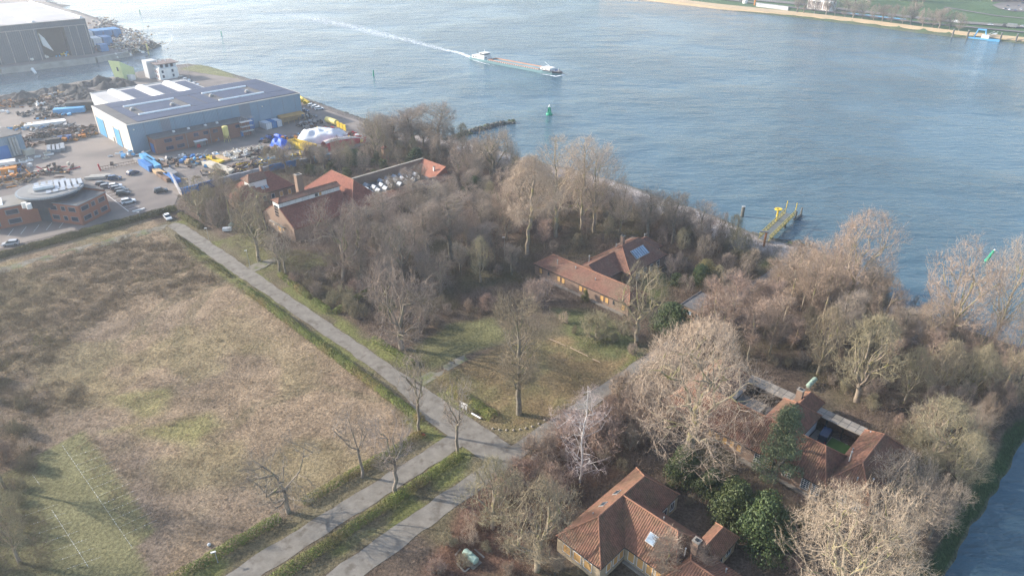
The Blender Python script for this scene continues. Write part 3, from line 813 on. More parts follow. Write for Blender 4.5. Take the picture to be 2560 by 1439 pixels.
def chimney(root, u, v, su, sv, z0, z1, m=None):
    c = MB().uvbox(u - su / 2, u + su / 2, v - sv / 2, v + sv / 2, z0, z1).build('chimney', m or brick, root)
    k = MB().uvbox(u - su / 2 - .08, u + su / 2 + .08, v - sv / 2 - .08, v + sv / 2 + .08, z1 + .003, z1 + .16).build('chimney_cap', slabm, c)
    MB().uvbox(u - su / 4, u + su / 4, v - sv / 4, v + sv / 4, z1 + .163, z1 + .30).build('flue', dark, c)
    return c
def rooflight(root, face, u, v, z, w_, l_, slope, m=None, name='skylight', ang=None):
    """frame and glass laid on a roof slope; face = direction the slope falls, slope = rise/run"""
    d = {'u-': -E1, 'u+': E1, 'v-': -E2, 'v+': E2}[face]; s = {'u-': E2, 'u+': E2, 'v-': E1, 'v+': E1}[face]
    down = (d - np.array([0, 0, slope])); down /= np.linalg.norm(down); nn = np.cross(down, s); nn = nn if nn[2] > 0 else -nn
    c = np.array(P(u, v, z))
    def slab(hw, hl, a, b): 
        q = [c + s * x * hw + down * y * hl for x, y in ((-1, -1), (1, -1), (1, 1), (-1, 1))]
        return [p + nn * a for p in q], [p + nn * b for p in q]
    f = MB(); a, b = slab(w_ / 2 + .12, l_ / 2 + .12, 0, .12); f.hexa(a, b); f = f.build(name, zinc, root)
    g = MB(); a, b = slab(w_ / 2, l_ / 2, .123, .15); g.hexa(a, b); g.build('pane', m or skyl, f)
    return f
def pipe(root, u, v, z0, z1, r=.12): return MB().tube(P(u, v, z0), P(u, v, z1), r, n=8).tube(P(u, v, z1), P(u, v, z1 + .12), r * 1.6, r * 1.2, n=8).build('vent_pipe', zinc, root)

# --- nearest house, bottom of the photo
h = empty('brick_house', P(65, -38), 0, 'nearest brick house with boarded windows and several hipped tile wings', 'house')
walls(h, [(55.2, 75.1, -45.6, -37.4, 3.12), (60.9, 70.0, -37.36, -28.9, 3.11), (67.5, 74.2, -29.6, -26.6, 2.91), (57.5, 66.5, -28.86, -20, 2.81)], brick_y)
roof(h, 55.4, 74.9, -45.4, -37.6, 3.2, 7.15, 'u', 4.4, 4.3)
roof(h, 61.0, 69.8, -41.5, -29.0, 3.19, 7.12, 'v', 0, 3.1)
roof(h, 67.9, 74.0, -29.9, -26.6, 2.99, 5.2, 'u', .02, 2.0)
roof(h, 58.2, 68.2, -30.5, -21.4, 2.96, 6.0, 'v', 2.8, 2.6)
chimney(h, 65.6, -28.8, .95, .95, 5.0, 7.4)
rooflight(h, 'u-', 63.1, -34.4, 5.20, 1.25, 1.35, .78)
for u, zz in ((66.6, 5.35), (63.2, 5.35)): rooflight(h, 'v-', u, -43.4, zz, .95, .95, .95, glass)
for k, s in enumerate((-44.4, -42.4, -40.4)): window(h, 'u-', 55.2, s, s + 1.5, 1.0, 2.75, ply, white, (0, 0))
for s in (56.6, 58.2, 59.6): window(h, 'v+', -37.4, s, s + 1.1, 1.0, 2.8, ply, white, (0, 0))
for s in (-36.7, -35.1, -33.5, -31.9, -30.3): window(h, 'u-', 60.9, s, s + 1.15, .8, 2.8, ply, white, (0, 0))
for s in (-28.3, -26.6, -24.9, -23.2): window(h, 'u-', 57.5, s, s + 1.15, .8, 2.5, ply, white, (0, 0))
for s in (70.8, 72.9): window(h, 'v+', -37.4, s, s + 1.2, .9, 2.6, glass, white, (1, 0))
for s in (69.0, 71.4): window(h, 'v+', -26.6, s, s + 1.4, .9, 2.5, glass, white, (1, 0))
MB().uvbox(60.4, 60.86, -37.2, -28.9, -.1, .35).build('plinth', slabm, h)
pipe(h, 66.5, -34.8, 6.0, 6.7, .07); pipe(h, 60.4, -43.2, 4.8, 5.8, .08); pipe(h, 64, -29.5, 5, 6.6, .09); pipe(h, 66.3, -24.2, 4, 5.0, .09)

# --- courtyard house
h = empty('brick_house', P(103, -34), 0, 'large courtyard house with a green lawn and slab covered walkway inside', 'house')
walls(h, [(93.2, 102.6, -52.6, -21.7, 3.11), (102.64, 112.0, -52.4, -44.9, 3.1), (102.64, 110.2, -36.5, -29.9, 3.1), (94.4, 111.8, -21.66, -14.9, 3.09), (110.24, 114.3, -35.2, -31.0, 3.08)], brick)
roof(h, 93.2, 102.6, -52.4, -21.6, 3.2, 7.2, 'v', 4, 3.0)
roof(h, 93.6, 111.9, -52.4, -44.9, 3.19, 7.1, 'u', 3.8, 4)
roof(h, 98.4, 110.2, -36.5, -29.8, 3.18, 6.35, 'u', 0, 3.9)
roof(h, 94.2, 111.8, -22.0, -14.9, 3.19, 7.05, 'u', 4.6, 4.1)
roof(h, 108.5, 114.4, -35.0, -31.0, 3.17, 5.6, 'u', 0, 2.2)
chimney(h, 110.0, -34.0, .9, 1.1, 4.3, 6.9)
sl_ = MB(); sl_.uvbox(110.5, 113.4, -44.85, -35.3, 2.85, 3.05); sl_.uvbox(110.3, 113.0, -30.9, -22.1, 2.85, 3.05)
sl_ = sl_.build('walkway_roof', slabm, h)
jn = MB()
for v in (-43.4, -41.9, -40.4, -38.9, -37.4, -35.9, -29.4, -27.9, -26.4, -24.9, -23.4): jn.uvbox(110.52 if v < -33 else 110.32, 113.35 if v < -33 else 112.95, v - .03, v + .03, 3.052, 3.07)
jn.uvbox(111.8, 111.86, -44.8, -35.4, 3.053, 3.069); jn.uvbox(111.6, 111.66, -30.8, -22.2, 3.053, 3.069)
jn.build('slab_joints', dark, sl_)
MB().uvbox(113.1, 113.35, -44.8, -35.3, -.1, 2.84).build('garden_wall', brick, h)
MB().uvbox(112.7, 112.95, -30.9, -22.1, -.1, 2.84).build('garden_wall', brick, h)
for v in (-42, -39, -28.5, -25.5): MB().uvbox(110.55, 110.8, v, v + .25, -.1, 2.84).build('post', dark, h)
MB().uvbox(103.2, 111.6, -44.88, -44.8, .1, 3.0).uvbox(103, 110, -29.88, -29.8, .1, 3.0).uvbox(110.5, 114, -30.98, -30.9, .1, 3.0).build('white_wall', white, h, label='whitewashed inner courtyard wall')
MB().uvbox(102.8, 110.2, -29.6, -22.1, -.05, .03).uvbox(102.8, 110.3, -44.6, -36.7, -.05, .03).build('court_floor', slabm, h)
MB().uvbox(103.2, 109.9, -26.6, -22.4, .035, .10).uvbox(103.2, 105.2, -29.2, -26.6, .035, .09).build('court_lawn', lawn, h)
g = MB(); g.uvbox(104, 107.5, -41.5, -38.5, .05, 2.1); MB().uvbox(104, 107.5, -41.5, -38.5, 2.11, 2.2).build('lean_to_roof', slabm, g.build('lean_to', dark, h))
for s in (-42.6, -41.2, -39.8, -38.4, -37.0): window(h, 'u-', 93.2, s, s + .95, 1.1, 2.6, ply, brick, (0, 0))
for s, a in ((-33.6, 1.3), (-31.6, 1.3)): window(h, 'u-', 93.2, s, s + a, .9, 2.7, glass if s < -33 else ply, white, (2, 2))
for s in (-28.5, -27.6): window(h, 'u-', 93.2, s, s + .6, 1.2, 2.2, glass, white, (1, 1))
for s in (-25.2, -23.4): window(h, 'u-', 93.2, s, s + 1.35, .7, 2.75, glass, white, (2, 4))
MB().uvbox(92.4, 93.16, -36, -21.6, -.1, .25).build('plinth', slabm, h)
MB().uvbox(92.95, 93.16, -30.2, -29.9, 0, 3.0).build('downpipe', dark, h)
for s in (-19.5, -17.2): window(h, 'u-', 94.4, s, s + 1.2, .8, 2.6, glass, white, (1, 2))
for s in (97, 100.5, 104, 107.5): window(h, 'v+', -14.9, s, s + 1.3, .9, 2.5, glass, white, (1, 1))
pipe(h, 99.5, -20.6, 5.2, 7.2, .12); pipe(h, 96.2, -18.0, 4.5, 5.6, .1); pipe(h, 99.8, -41.5, 6.5, 7.6, .1); pipe(h, 103.9, -21.5, 3.6, 4.5, .1); pipe(h, 110.5, -21.0, 3.7, 4.5, .12); pipe(h, 98.2, -16.2, 4.2, 5.2, .12)

# --- skylight house with the long boarded wing
h = empty('brick_house', P(128, -95), 0, 'brown brick house with long boarded wing and big roof skylight', 'house')
walls(h, [(118.2, 125.8, -109.6, -79.1, 2.9), (125.84, 131.4, -100.2, -91.2, 2.89), (131.44, 147.2, -100.9, -88.2, 2.9), (143, 150.8, -101.9, -92.2, 2.88)], brick)
roof(h, 118.3, 125.8, -109.6, -79.1, 3.0, 5.45, 'v', 3.3, 3.0, tile2)
roof(h, 123.5, 136, -100.2, -91.2, 2.99, 5.9, 'u', 0, 0, tile2)
roof(h, 131.3, 147.2, -100.9, -88.3, 3.0, 7.5, 'u', 4.6, 4.6, tile2)
roof(h, 141.5, 150.9, -98.8, -92.3, 2.98, 5.7, 'u', 0, 3, tile2)
chimney(h, 137.4, -95.8, .85, .85, 6.6, 9.3)
f = rooflight(h, 'v+', 139.4, -91.4, 5.4, 5.6, 2.5, .68, name='skylight')
d = MB()
dn = (E2 - np.array([0, 0, .68])); dn = dn / np.linalg.norm(dn); nn = np.cross(dn, E1); nn = nn if nn[2] > 0 else -nn
for k in range(7):
    c_ = np.array(P(136.75 + .9 * k, -91.4, 5.4)); q = [c_ + E1 * x * .05 + dn * y * 1.25 for x, y in ((-1, -1), (1, -1), (1, 1), (-1, 1))]
    d.hexa([p + nn * .153 for p in q], [p + nn * .20 for p in q])
d.build('glazing_bar', dark, f)
for s in (-108, -101.7, -100.2, -94.4, -92.9, -87.6, -86.1, -81.2): window(h, 'u-', 118.2, s, s + 1.15, .9, 2.5, ply, dark, (0, 0))
for s in (-104.9, -83.7): window(h, 'u-', 118.2, s, s + .5, 1.4, 2.4, glass, dark, (0, 0))
MB().uvbox(117.3, 118.16, -106, -80, -.1, .22).build('plinth', slabm, h)
for s in (-91, -88.5): pass
for s in (134, 137, 140, 143): window(h, 'v+', -88.2, s, s + 1.4, .7, 2.5, glass, white, (1, 1))
for s in (147.6, 149.2): window(h, 'v+', -92.2, s, s + 1.1, .9, 2.4, glass, white, (1, 0))
for s in (-98, -94.5): window(h, 'u+', 150.8, s, s + 1.1, .9, 2.4, glass, dark, (1, 0))
pipe(h, 127.9, -99.2, 3, 5.6, .14); pipe(h, 134.5, -95.7, 7, 8.0, .1); pipe(h, 120.2, -103.5, 4.2, 5.6, .1); pipe(h, 121, -98, 4.6, 5.3, .12); pipe(h, 120.3, -91.0, 4.2, 4.9, .1); pipe(h, 149.6, -97, 3.5, 5.6, .12)

# --- garage
h = empty('garage', P(131, -67), 0, 'flat roofed brick garage half hidden by thicket beside the path', 'garage')
walls(h, [(127.3, 135.6, -70.2, -64.7, 2.9)], brick)
o = MB().uvbox(127.1, 135.8, -70.4, -64.5, 2.92, 3.12).build('roof', felt, h)
MB().uvbox(127.0, 127.2, -70.5, -64.4, 3.0, 3.3).uvbox(127.2, 135.9, -64.6, -64.4, 3.0, 3.3).uvbox(127.2, 135.9, -70.5, -70.3, 3.0, 3.3).build('roof_edge', felt, o)
window(h, 'u-', 127.3, -68.6, -67.6, 1.3, 2.2, skyl, white, (0, 0)); MB().uvbox(127.2, 127.28, -66.5, -65.3, 0, 2.1).build('door', dark, h)

# --- big gabled house with the tall chimney and cross wing
h = empty('brick_house', P(98, -182), 0, 'tall gabled house with white clerestory strip and high square chimney', 'house')
mb = MB()
prof = [(-190.6, -.2), (-172.3, -.2), (-172.3, 4.2), (-179.6, 8.4), (-183.2, 8.4), (-190.6, 4.2)]
def along_u(mb, prof, u0, u1, mi=0): return mb.hexa([P(u0, v, z) for v, z in prof], [P(u1, v, z) for v, z in prof], mi)
along_u(mb, prof, 83.2, 104); mb.uvbox(83.4, 103.8, -183.1, -179.7, 8.3, 10.0)
mb.uvbox(101.5, 115.2, -199.8, -171.4, -.2, 4.0)
mb.build('wall', brick, h)
r_ = MB()
for a, b in (((-171.9, 4.05), (-179.45, 8.45)), ((-190.9, 4.05), (-183.35, 8.45))):
    s = 1 if a[0] > b[0] else -1
    r_.hexa([P(83.25, a[0], a[1]), P(104, a[0], a[1]), P(104, b[0], b[1]), P(83.25, b[0], b[1])], [P(83.25, a[0], a[1] + .25), P(104, a[0], a[1] + .25), P(104, b[0], b[1] + .25), P(83.25, b[0], b[1] + .25)])
r_.build('roof', tile_far, h)
roof(h, 83.2, 103.9, -183.4, -179.4, 10.15, 11.0, 'u', 1.6, 0, tile2, 'clerestory_roof', .15, .25)
roof(h, 102.4, 114.9, -199.8, -171.4, 4.1, 11.0, 'v', 8.6, 7.8, tile_far, 'cross_roof')
cw = MB().uvbox(83.3, 103.8, -179.68, -179.5, 8.72, 9.98).uvbox(83.28, 83.38, -183.2, -179.6, 5.2, 9.98).build('clerestory', white, h, label='white panelled clerestory band')
for k in range(9): MB().uvbox(84.4 + 2.15 * k, 84.46 + 2.15 * k, -179.49, -179.47, 8.75, 9.95).build('panel_joint', zinc, cw)
MB().uvbox(95.2, 96.2, -179.49, -179.45, 8.85, 9.8).build('pane', glass, cw); MB().uvbox(96.6, 97.4, -179.49, -179.45, 8.85, 9.8).build('pane', ply, cw)
for z in (5.5, 6.4, 7.3, 8.2): MB().uvbox(83.2, 83.26, -182.6, -180.3, z, z + .65).build('pane', glass, cw)
chimney(h, 92.6, -183.3, 1.9, 1.7, 8.6, 15.6)
window(h, 'u-', 83.2, -182.6, -180.3, .7, 2.9, ply, white, (0, 0)); window(h, 'u-', 83.2, -179.4, -178.6, 1.2, 2.6, ply, white, (0, 0)); window(h, 'u-', 83.2, -185.2, -184.4, 1.8, 2.5, ply, white, (0, 0))
MB().uvbox(82.3, 83.1, -186, -177.5, 3.05, 3.25).build('canopy', slabm, h)
for s in (105, 107, 109, 111): window(h, 'v+', -171.4, s, s + 1.2, 1, 3.2, glass, white, (1, 1))
MB().uvbox(101.44, 101.48, -199, -196, .3, 3.4).build('white_wall', white, h)

# --- glazed low wing
h = empty('atrium_wing', P(131, -186), 0, 'low wing with rows of square roof lights and orange end roof', 'building')
walls(h, [(115.3, 147.0, -193.2, -192.6, 5.6), (115.3, 147.0, -180.4, -179.8, 3.3), (115.35, 141.5, -192.55, -180.45, 2.4), (146.4, 148, -193.2, -180, 3.2)], brick)
MB().uvbox(115.3, 147, -193.4, -192.4, 5.62, 5.8).build('parapet', slabm, h)
MB().uvbox(115.5, 141.4, -192.5, -180.5, 2.42, 2.6).build('flat_roof', felt, h)
e_ = MB(); e_.hexa([P(141.0, -193.0, 2.4), P(141.0, -180.0, 2.4), P(147.8, -180.0, 3.0), P(147.8, -193.0, 3.0)], [P(141.0, -193.0, 2.7), P(141.0, -180, 2.7), P(147.0, -180.0, 5.7), P(147.0, -193.0, 5.7)]); e_.build('end_roof', mat('orange_roof', (.31, .13, .085), (.24, .105, .07), .3, .85), h)
r_ = MB(); r_.hexa([P(115.3, -179.7, 3.1), P(147, -179.7, 3.1), P(147, -176.0, 2.4), P(115.3, -176.0, 2.4)], [P(115.3, -179.7, 3.35), P(147, -179.7, 3.35), P(147, -176.0, 2.65), P(115.3, -176.0, 2.65)]); r_.build('side_roof', tile2, h)
for i in range(8):
    for j, v in enumerate((-190.5, -187.0, -183.4)):
        if (i * 3 + j) % 5 == 1 and j == 0: continue
        u = 117.6 + i * 2.95 + (0.8 if j == 1 else 0)
        c_ = MB().uvbox(u - .95, u + .95, v - 1.1, v + 1.1, 2.62, 3.0).build('roof_light', zinc, h)
        g = MB(); g.hexa([P(u - .95, v - 1.1, 3.01), P(u - .95, v + 1.1, 3.01), P(u + .95, v + 1.1, 3.01), P(u + .95, v - 1.1, 3.01)], [P(u - .1, v - 1.05, 3.75), P(u - .1, v + 1.05, 3.75), P(u + .05, v + 1.05, 3.75), P(u + .05, v - 1.05, 3.75)])
        g.build('pane', mat('milky_glass', (.40, .44, .48), (.30, .34, .38), .8, .3, spec=.5), c_)
chimney(h, 144, -183, .5, .5, 4, 5.6, white)

# --- hipped house at the yard wall
h = empty('brick_house', P(94, -212), 0, 'hipped red roofed house with small dormer beside the yard wall', 'house')
walls(h, [(86.5, 102.5, -219, -206.8, 3.4), (82.5, 90.0, -214, -205.5, 3.1)], brick)
roof(h, 86.6, 102.4, -219, -206.9, 3.5, 8.2, 'u', 5, 5.2, tile_far)
roof(h, 82.4, 89.5, -214.0, -205.4, 3.2, 6.6, 'u', 3.6, 0, tile_far)
d = MB().uvbox(88.2, 94.2, -212.5, -208.9, 5.2, 7.5).build('dormer', white, h)
roof(h, 88.2, 94.2, -213.8, -208.9, 7.55, 9.3, 'u', 1.8, 0, tile2, 'dormer_roof', .18, .4)
chimney(h, 94.8, -212.6, .8, .9, 7, 10.6)
for s in (92.2, 93.6): rooflight(h, 'v+', s, -208.2, 4.9, .8, 1.0, .75)
for s in (91, 94, 97, 100): window(h, 'v+', -206.8, s, s + 1.2, .9, 2.6, ply if s > 96 else glass, white, (0, 0))
# --- tiny tower
h = empty('chimney_tower', P(145.5, -214.5), 0, 'tiny square brick tower with tiled cap among trees', 'brick tower')
walls(h, [(144.6, 146.4, -215.6, -213.8, 5.0)], mat('orange_brick', (.40, .24, .16), (.33, .20, .13), .6, .9))
roof(h, 144.6, 146.4, -215.6, -213.8, 5.1, 6.1, 'u', 1.0, 1.0, tile_far, ridge=False, ov=.3)
chimney(h, 145.5, -214.7, .4, .4, 5.8, 7.1)
# ------------------------------------------------------------------ industrial yard
clad = mat('blue_grey_cladding', (.215, .295, .365), (.19, .265, .33), .08, .6, pat='corr', per=.6, pd=.12)
clad_d = mat('grey_cladding', (.22, .25, .27), (.20, .22, .25), .1, .6, pat='corr', per=.6, pd=.12)
clad_l = mat('cream_cladding', (.62, .58, .52), (.52, .49, .44), .1, .7, pat='corr', per=.6, pd=.1)
solar = mat('solar_panels', (.042, .055, .10), (.034, .044, .08), .3, .55, spec=.2, pat='grid', per=1.0, pd=.9, pc=(.11, .12, .17))
bluep = mat('blue_paint', (.055, .19, .46), (.045, .155, .38), .2, .5)
bluel = mat('light_blue_paint', (.12, .36, .60), (.10, .30, .52), .2, .5)
blued = mat('dark_blue_paint', (.035, .08, .22), (.03, .06, .17), .2, .5)
rust = mat('rusty_steel', (.155, .10, .078), (.095, .064, .052), .6, .85, c3=(.20, .13, .09), s3=.3)
steel = mat('grey_steel', (.30, .30, .30), (.21, .21, .215), .5, .55, metal=.4)
scrapd = mat('scrap_dark', (.085, .08, .078), (.052, .05, .05), .4, .9, bump=.1, bscale=2)
yel = mat('yellow_paint', (.68, .48, .05), (.58, .40, .04), .4, .5)
yelp = mat('pale_yellow_paint', (.66, .56, .20), (.56, .47, .16), .4, .6)
orng = mat('orange_paint', (.60, .24, .045), (.50, .19, .035), .4, .6)
redp = mat('red_paint', (.46, .05, .06), (.36, .04, .05), .3, .55)
beige = mat('beige_steel', (.52, .47, .38), (.42, .38, .31), .3, .8)
wood = mat('timber', (.48, .34, .20), (.38, .26, .15), .5, .85)
tarpw = mat('white_tarp', (.68, .69, .70), (.56, .57, .58), .35, .6, bump=.15, bscale=.8)
tarpb = mat('blue_tarp', (.04, .13, .58), (.03, .10, .45), .5, .45, bump=.2, bscale=.9)
obrick = mat('office_brick', (.31, .13, .088), (.26, .108, .074), .4, .9, pat='brick', pc=(.3, .2, .15))
abrick = mat('annex_brick', (.24, .125, .095), (.20, .105, .08), .4, .9, pat='brick', pc=(.22, .17, .14))
wglass = mat('office_glass', (.04, .06, .09), (.03, .045, .07), .4, .2, spec=.6)

def big_hall():
    h = empty('industrial_hall', P(117, -313), 0, 'long blue grey industrial hall with solar panels on its roof', 'industrial hall')
    u0, u1, v0, v1, z = 80, 155, -334, -292.4, 11.3
    MB().uvbox(u0, u1, v0, v1, -.2, z).build('wall', clad, h)
    MB().uvbox(u0 - .12, u0 - .01, v0 - .1, v1 + .1, 0, z).build('end_wall', clad_l, h, label='sunlit cream end wall')
    for a, b, m, l in ((92.5, 96.2, clad_d, 'darker grey wall panel'), (125.5, 130.5, clad_d, 'darker grey wall panel')): MB().uvbox(a, b, v1 + .005, v1 + .06, 4 if a > 100 else 4.0, z - .1).build('wall_panel', m, h, label=l)
    MB().uvbox(u0 - .25, u1 + .25, v0 - .25, v1 + .25, z, z + .25).build('roof_edge', clad_l, h)
    rf = MB().uvbox(u0 + .3, u1 - .3, v0 + .3, v1 - .3, z + .26, z + .34).build('roof', felt, h)
    def pan(a, b, c, d): MB().uvbox(a, b, c, d, z + .42, z + .50).build('solar_array', solar, h)
    # panel fields leave the rooflight strips and service paths free
    pan(84.5, 154, -333, -323.7); pan(84.5, 154, -302.0, -293.3)
    for a, b in ((84.5, 88.4), (110.4, 116.2), (116.8, 122), (143.6, 154)): pan(a, b, -323.4, -302.3)
    for a in (88.7, 122.3):
        pan(a + 1.2, a + 20.2, -320.6, -305.2) if False else None
        pan(a + 3.2, a + 18.0, -319.5, -306.0)
        for v in (-321.6, -303.9):
            c_ = MB().arch(P(a, v, z + .35), P(a + 21, v, z + .35), 1.35, .6, 6).build('rooflight_strip', mat('rooflight_plastic', (.80, .81, .80), (.70, .71, .70), .4, .4), h)
        for (uu, vv) in ((a + .9, -313.5), (a + 16, -310)):
            t = MB().uvbox(uu - .9, uu + .9, vv - .9, vv + .9, z + .35, z + 1.0).build('roof_vent', steel, h)
            MB().lathe(P(uu, vv, z + 1.0), [(.7, 0), (.8, .35), (.3, .6), (0, .65)], 10).build('vent_cowl', zinc, t)
    for (a, b) in ((-331.5, -325.5), (-325.2, -322.6)): MB().uvbox(u0 - .22, u0 - .13, a, b, 0, 7.5).build('sliding_door', bluel, h)
    MB().uvbox(u0 - .22, u0 - .13, -310.4, -304, 0, 7.0).build('sliding_door', bluel, h)
    MB().uvbox(u0 - .2, u0 - .13, -314.2, -313.2, 0, 2.2).build('door', dark, h)
    MB().uvbox(u0 - .2, u0 - .13, -303, -297.5, 8.3, 11.2).build('wall_panel', white, h)
    MB().uvbox(127.5, 131, v1 + .01, v1 + .1, 0, 4.6).build('side_door', bluep, h)
    for (u, v, zz) in ((82, v1 + .25, 9.3), (136, v1 + .25, 8.8)): MB().box(P(u, v, zz), (.5, .5, .35), R(45)).build('wall_lamp', mat('lamp_white', (.9, .85, .7), rough=.4), h)
big_hall()
_h = bpy.data.objects['industrial_hall']
_b = MB()
for k in range(1, 13): _b.uvbox(80 + k * 6 - .05, 80 + k * 6 + .05, -292.39, -292.30, 6.4 if k < 8 else 0, 11.2)
_b.uvbox(80, 155, -292.39, -292.31, 0, .5) if False else None
_b.build('cladding_seam', clad_d, _h)
for s0, s1, z1 in ((-331.9, -331.5, 7.9), (-322.6, -322.2, 7.9), (-310.8, -310.4, 7.4), (-304, -303.6, 7.4)): MB().uvbox(79.72, 79.87, s0, s1, 0, z1).build('door_frame', steel, _h)
h = empty('brick_annex', P(106, -288), 0, 'low red brick annex with blue windows along the hall front', 'building')
MB().uvbox(86.2, 125.5, -292.3, -284.6, -.2, 6.0).build('wall', abrick, h)
o = MB().uvbox(86.0, 125.7, -292.25, -284.4, 6.02, 6.3).build('roof', felt, h)
for u in (95, 101, 108, 113): MB().uvbox(u, u + .9, -289, -288.2, 6.32, 6.95).build('roof_vent', white, o)
for u in (89.8, 94.2): 
    for zz in (1.0, 4.0): window(h, 'v+', -284.6, u, u + 2.9, zz, zz + 1.3, wglass, blued, (2, 0))
for u in (101.5, 105.5, 109.5, 119.2): window(h, 'v+', -284.6, u, u + 1.9, 4.0, 5.3, wglass, blued, (1, 0))
MB().uvbox(120.8, 122.0, -284.55, -284.45, 0, 2.3).build('door', bluep, h); MB().uvbox(86.1, 86.19, -290.5, -287, 0, 3.6).build('gate', bluep, h)
MB().uvbox(98.3, 98.5, -284.58, -284.35, 0, 6).uvbox(107.9, 108.1, -284.58, -284.35, 0, 6).build('downpipe', steel, h)
# scaffold with sheeted decks
h = empty('scaffold', P(123.5, -283), 0, 'scaffold with white decks at the right end of the brick annex', 'scaffold')
mb = MB()
for u in (120.9, 123.5, 126.1):
    for v in (-284.2, -282.2): mb.tube(P(u, v, 0), P(u, v, 8.4), .06, n=5)
for zz in (2.6, 4.6, 6.6, 8.2):
    for v in (-284.2, -282.2): mb.tube(P(120.9, v, zz), P(126.1, v, zz), .05, n=5)
mb.tube(P(120.9, -282.2, 0), P(123.5, -282.2, 4.6), .04, n=5); mb.tube(P(123.5, -282.2, 4.6), P(126.1, -282.2, 8.2), .04, n=5)
mb.build('frame', steel, h)
for zz in (2.2, 4.2, 6.2): MB().uvbox(120.9, 126.1, -284.1, -282.3, zz, zz + .12).build('deck', white, h)
# silo
h = empty('mortar_silo', P(114.5, -284), 0, 'yellow mortar silo on legs in front of the annex', 'silo')
sx, sy, _ = P(113.4, -281.6)
MB().lathe((sx, sy, 0), [(0, 1.7), (.35, 1.7), (1.15, 3.0), (1.2, 6.3), (.9, 6.6), (0, 6.75)], 18).build('tank', yelp, h, smooth=False)
for a in (45, 135, 225, 315): MB().tube((sx + 1.35 * math.cos(R(a)), sy + 1.35 * math.sin(R(a)), 0), (sx + .95 * math.cos(R(a)), sy + .95 * math.sin(R(a)), 3.4), .09, n=6).build('leg', yelp, h)
# second hall with barrel rooflights
h = empty('industrial_hall', P(112, -348), 0, 'lower white hall with three barrel roof lights behind the big hall', 'industrial hall')
z = 7.6
MB().uvbox(91.5, 136, -378, -334.6, -.2, z).build('wall', mat('white_cladding', (.66, .65, .62), (.58, .57, .54), .1, .7, pat='corr', per=.6, pd=.1), h)
MB().uvbox(91.8, 135.7, -377.7, -334.9, z + .003, z + .1).build('roof', mat('pale_felt', (.42, .41, .40), (.36, .35, .34), .1, .9), h)
MB().uvbox(91.3, 136.2, -378.2, -377.75, z, z + .4).uvbox(91.3, 91.75, -377.7, -334.6, z, z + .4).build('roof_edge', zinc, h)
for u in (100, 113, 126): MB().arch(P(u, -374, z + .1), P(u, -337.5, z + .1), 4.2, 1.5, 8).build('barrel_rooflight', MATS['rooflight_plastic'], h)
for a, b in ((103.5, 109.8), (116.5, 122.6), (129.5, 134.8)): MB().uvbox(a, b, -373, -337, z + .22, z + .3).build('solar_array', solar, h)
MB().uvbox(91.38, 91.49, -346, -343, 0, 3.6).build('sliding_door', orng, h)

# containers along the hall
cont_w = mat('container_white', (.66, .68, .70), (.58, .60, .62), .2, .6, pat='corr', per=.35, pd=.25)
cont_b = mat('container_blue', (.05, .22, .46), (.045, .18, .38), .2, .6, pat='corr', per=.35, pd=.25)
def container(u, v, L, W, H, m, label, group=None, ax='v', name='container', cat='container', z=0):
    o = empty(name, P(u, v, z), 0, label, cat, group)
    a = (u, u + W, v, v + L) if ax == 'v' else (u, u + L, v, v + W)
    MB().uvbox(*a, z + .15, z + H - .08).build('body', m, o)
    fr = MB()
    for x in (a[0], a[1] - .12):
        for y in (a[2], a[3] - .12): fr.uvbox(x - .02, x + .14, y - .02, y + .14, z, z + H)
    fr.uvbox(a[0] - .02, a[1] + .02, a[2] - .02, a[2] + .10, z + H - .07, z + H + .01).uvbox(a[0] - .02, a[1] + .02, a[3] - .1, a[3] + .02, z + H - .07, z + H + .01)
    fr.build('frame', steel if m is not cont_b else blued, o)
    # doors with locking bars on the end that faces the river side
    d = MB()
    if ax == 'v': d.uvbox(a[0] + .15, a[1] - .15, a[3] + .003, a[3] + .04, z + .2, z + H - .2)
    else: d.uvbox(a[0] - .04, a[0] - .003, a[2] + .15, a[3] - .15, z + .2, z + H - .2)
    d = d.build('door', m, o)
    b = MB()
    for t in (.3, .7):
        if ax == 'v': x = a[0] + (a[1] - a[0]) * t; b.tube(P(x, a[3] + .07, z + .2), P(x, a[3] + .07, z + H - .25), .03, n=5)
        else: x = a[2] + (a[3] - a[2]) * t; b.tube(P(a[0] - .07, x, z + .2), P(a[0] - .07, x, z + H - .25), .03, n=5)
    b.build('locking_bar', steel, d)
    return o
container(133.2, -292, 6, 2.9, 2.9, cont_w, 'white container at the left of the row before the hall')
container(136.2, -292, 5.8, 2.4, 2.9, cont_b, 'blue container between two white ones before the hall')
container(138.8, -292, 5.6, 2.4, 2.9, cont_w, 'white container with red door next to the timber canopy')
h = empty('canopy', P(148, -290), 0, 'timber lean-to canopy with ochre roof at the hall corner', 'canopy')
r_ = MB(); r_.hexa([P(142.2, -292.2, 3.5), P(154, -292.2, 3.5), P(154, -288.2, 3.0), P(142.2, -288.2, 3.0)], [P(142.2, -292.2, 3.65), P(154, -292.2, 3.65), P(154, -288.2, 3.15), P(142.2, -288.2, 3.15)])
r_.build('roof', mat('ochre_sheet', (.50, .29, .11), (.42, .24, .09), .3, .7), h)
for u in (142.5, 145.3, 148.1, 150.9, 153.6): MB().uvbox(u, u + .2, -288.5, -288.3, 0, 3.05).build('post', wood, h)
MB().uvbox(142.4, 153.8, -292.2, -291.6, 0, 3.0).build('back_wall', wood, h)

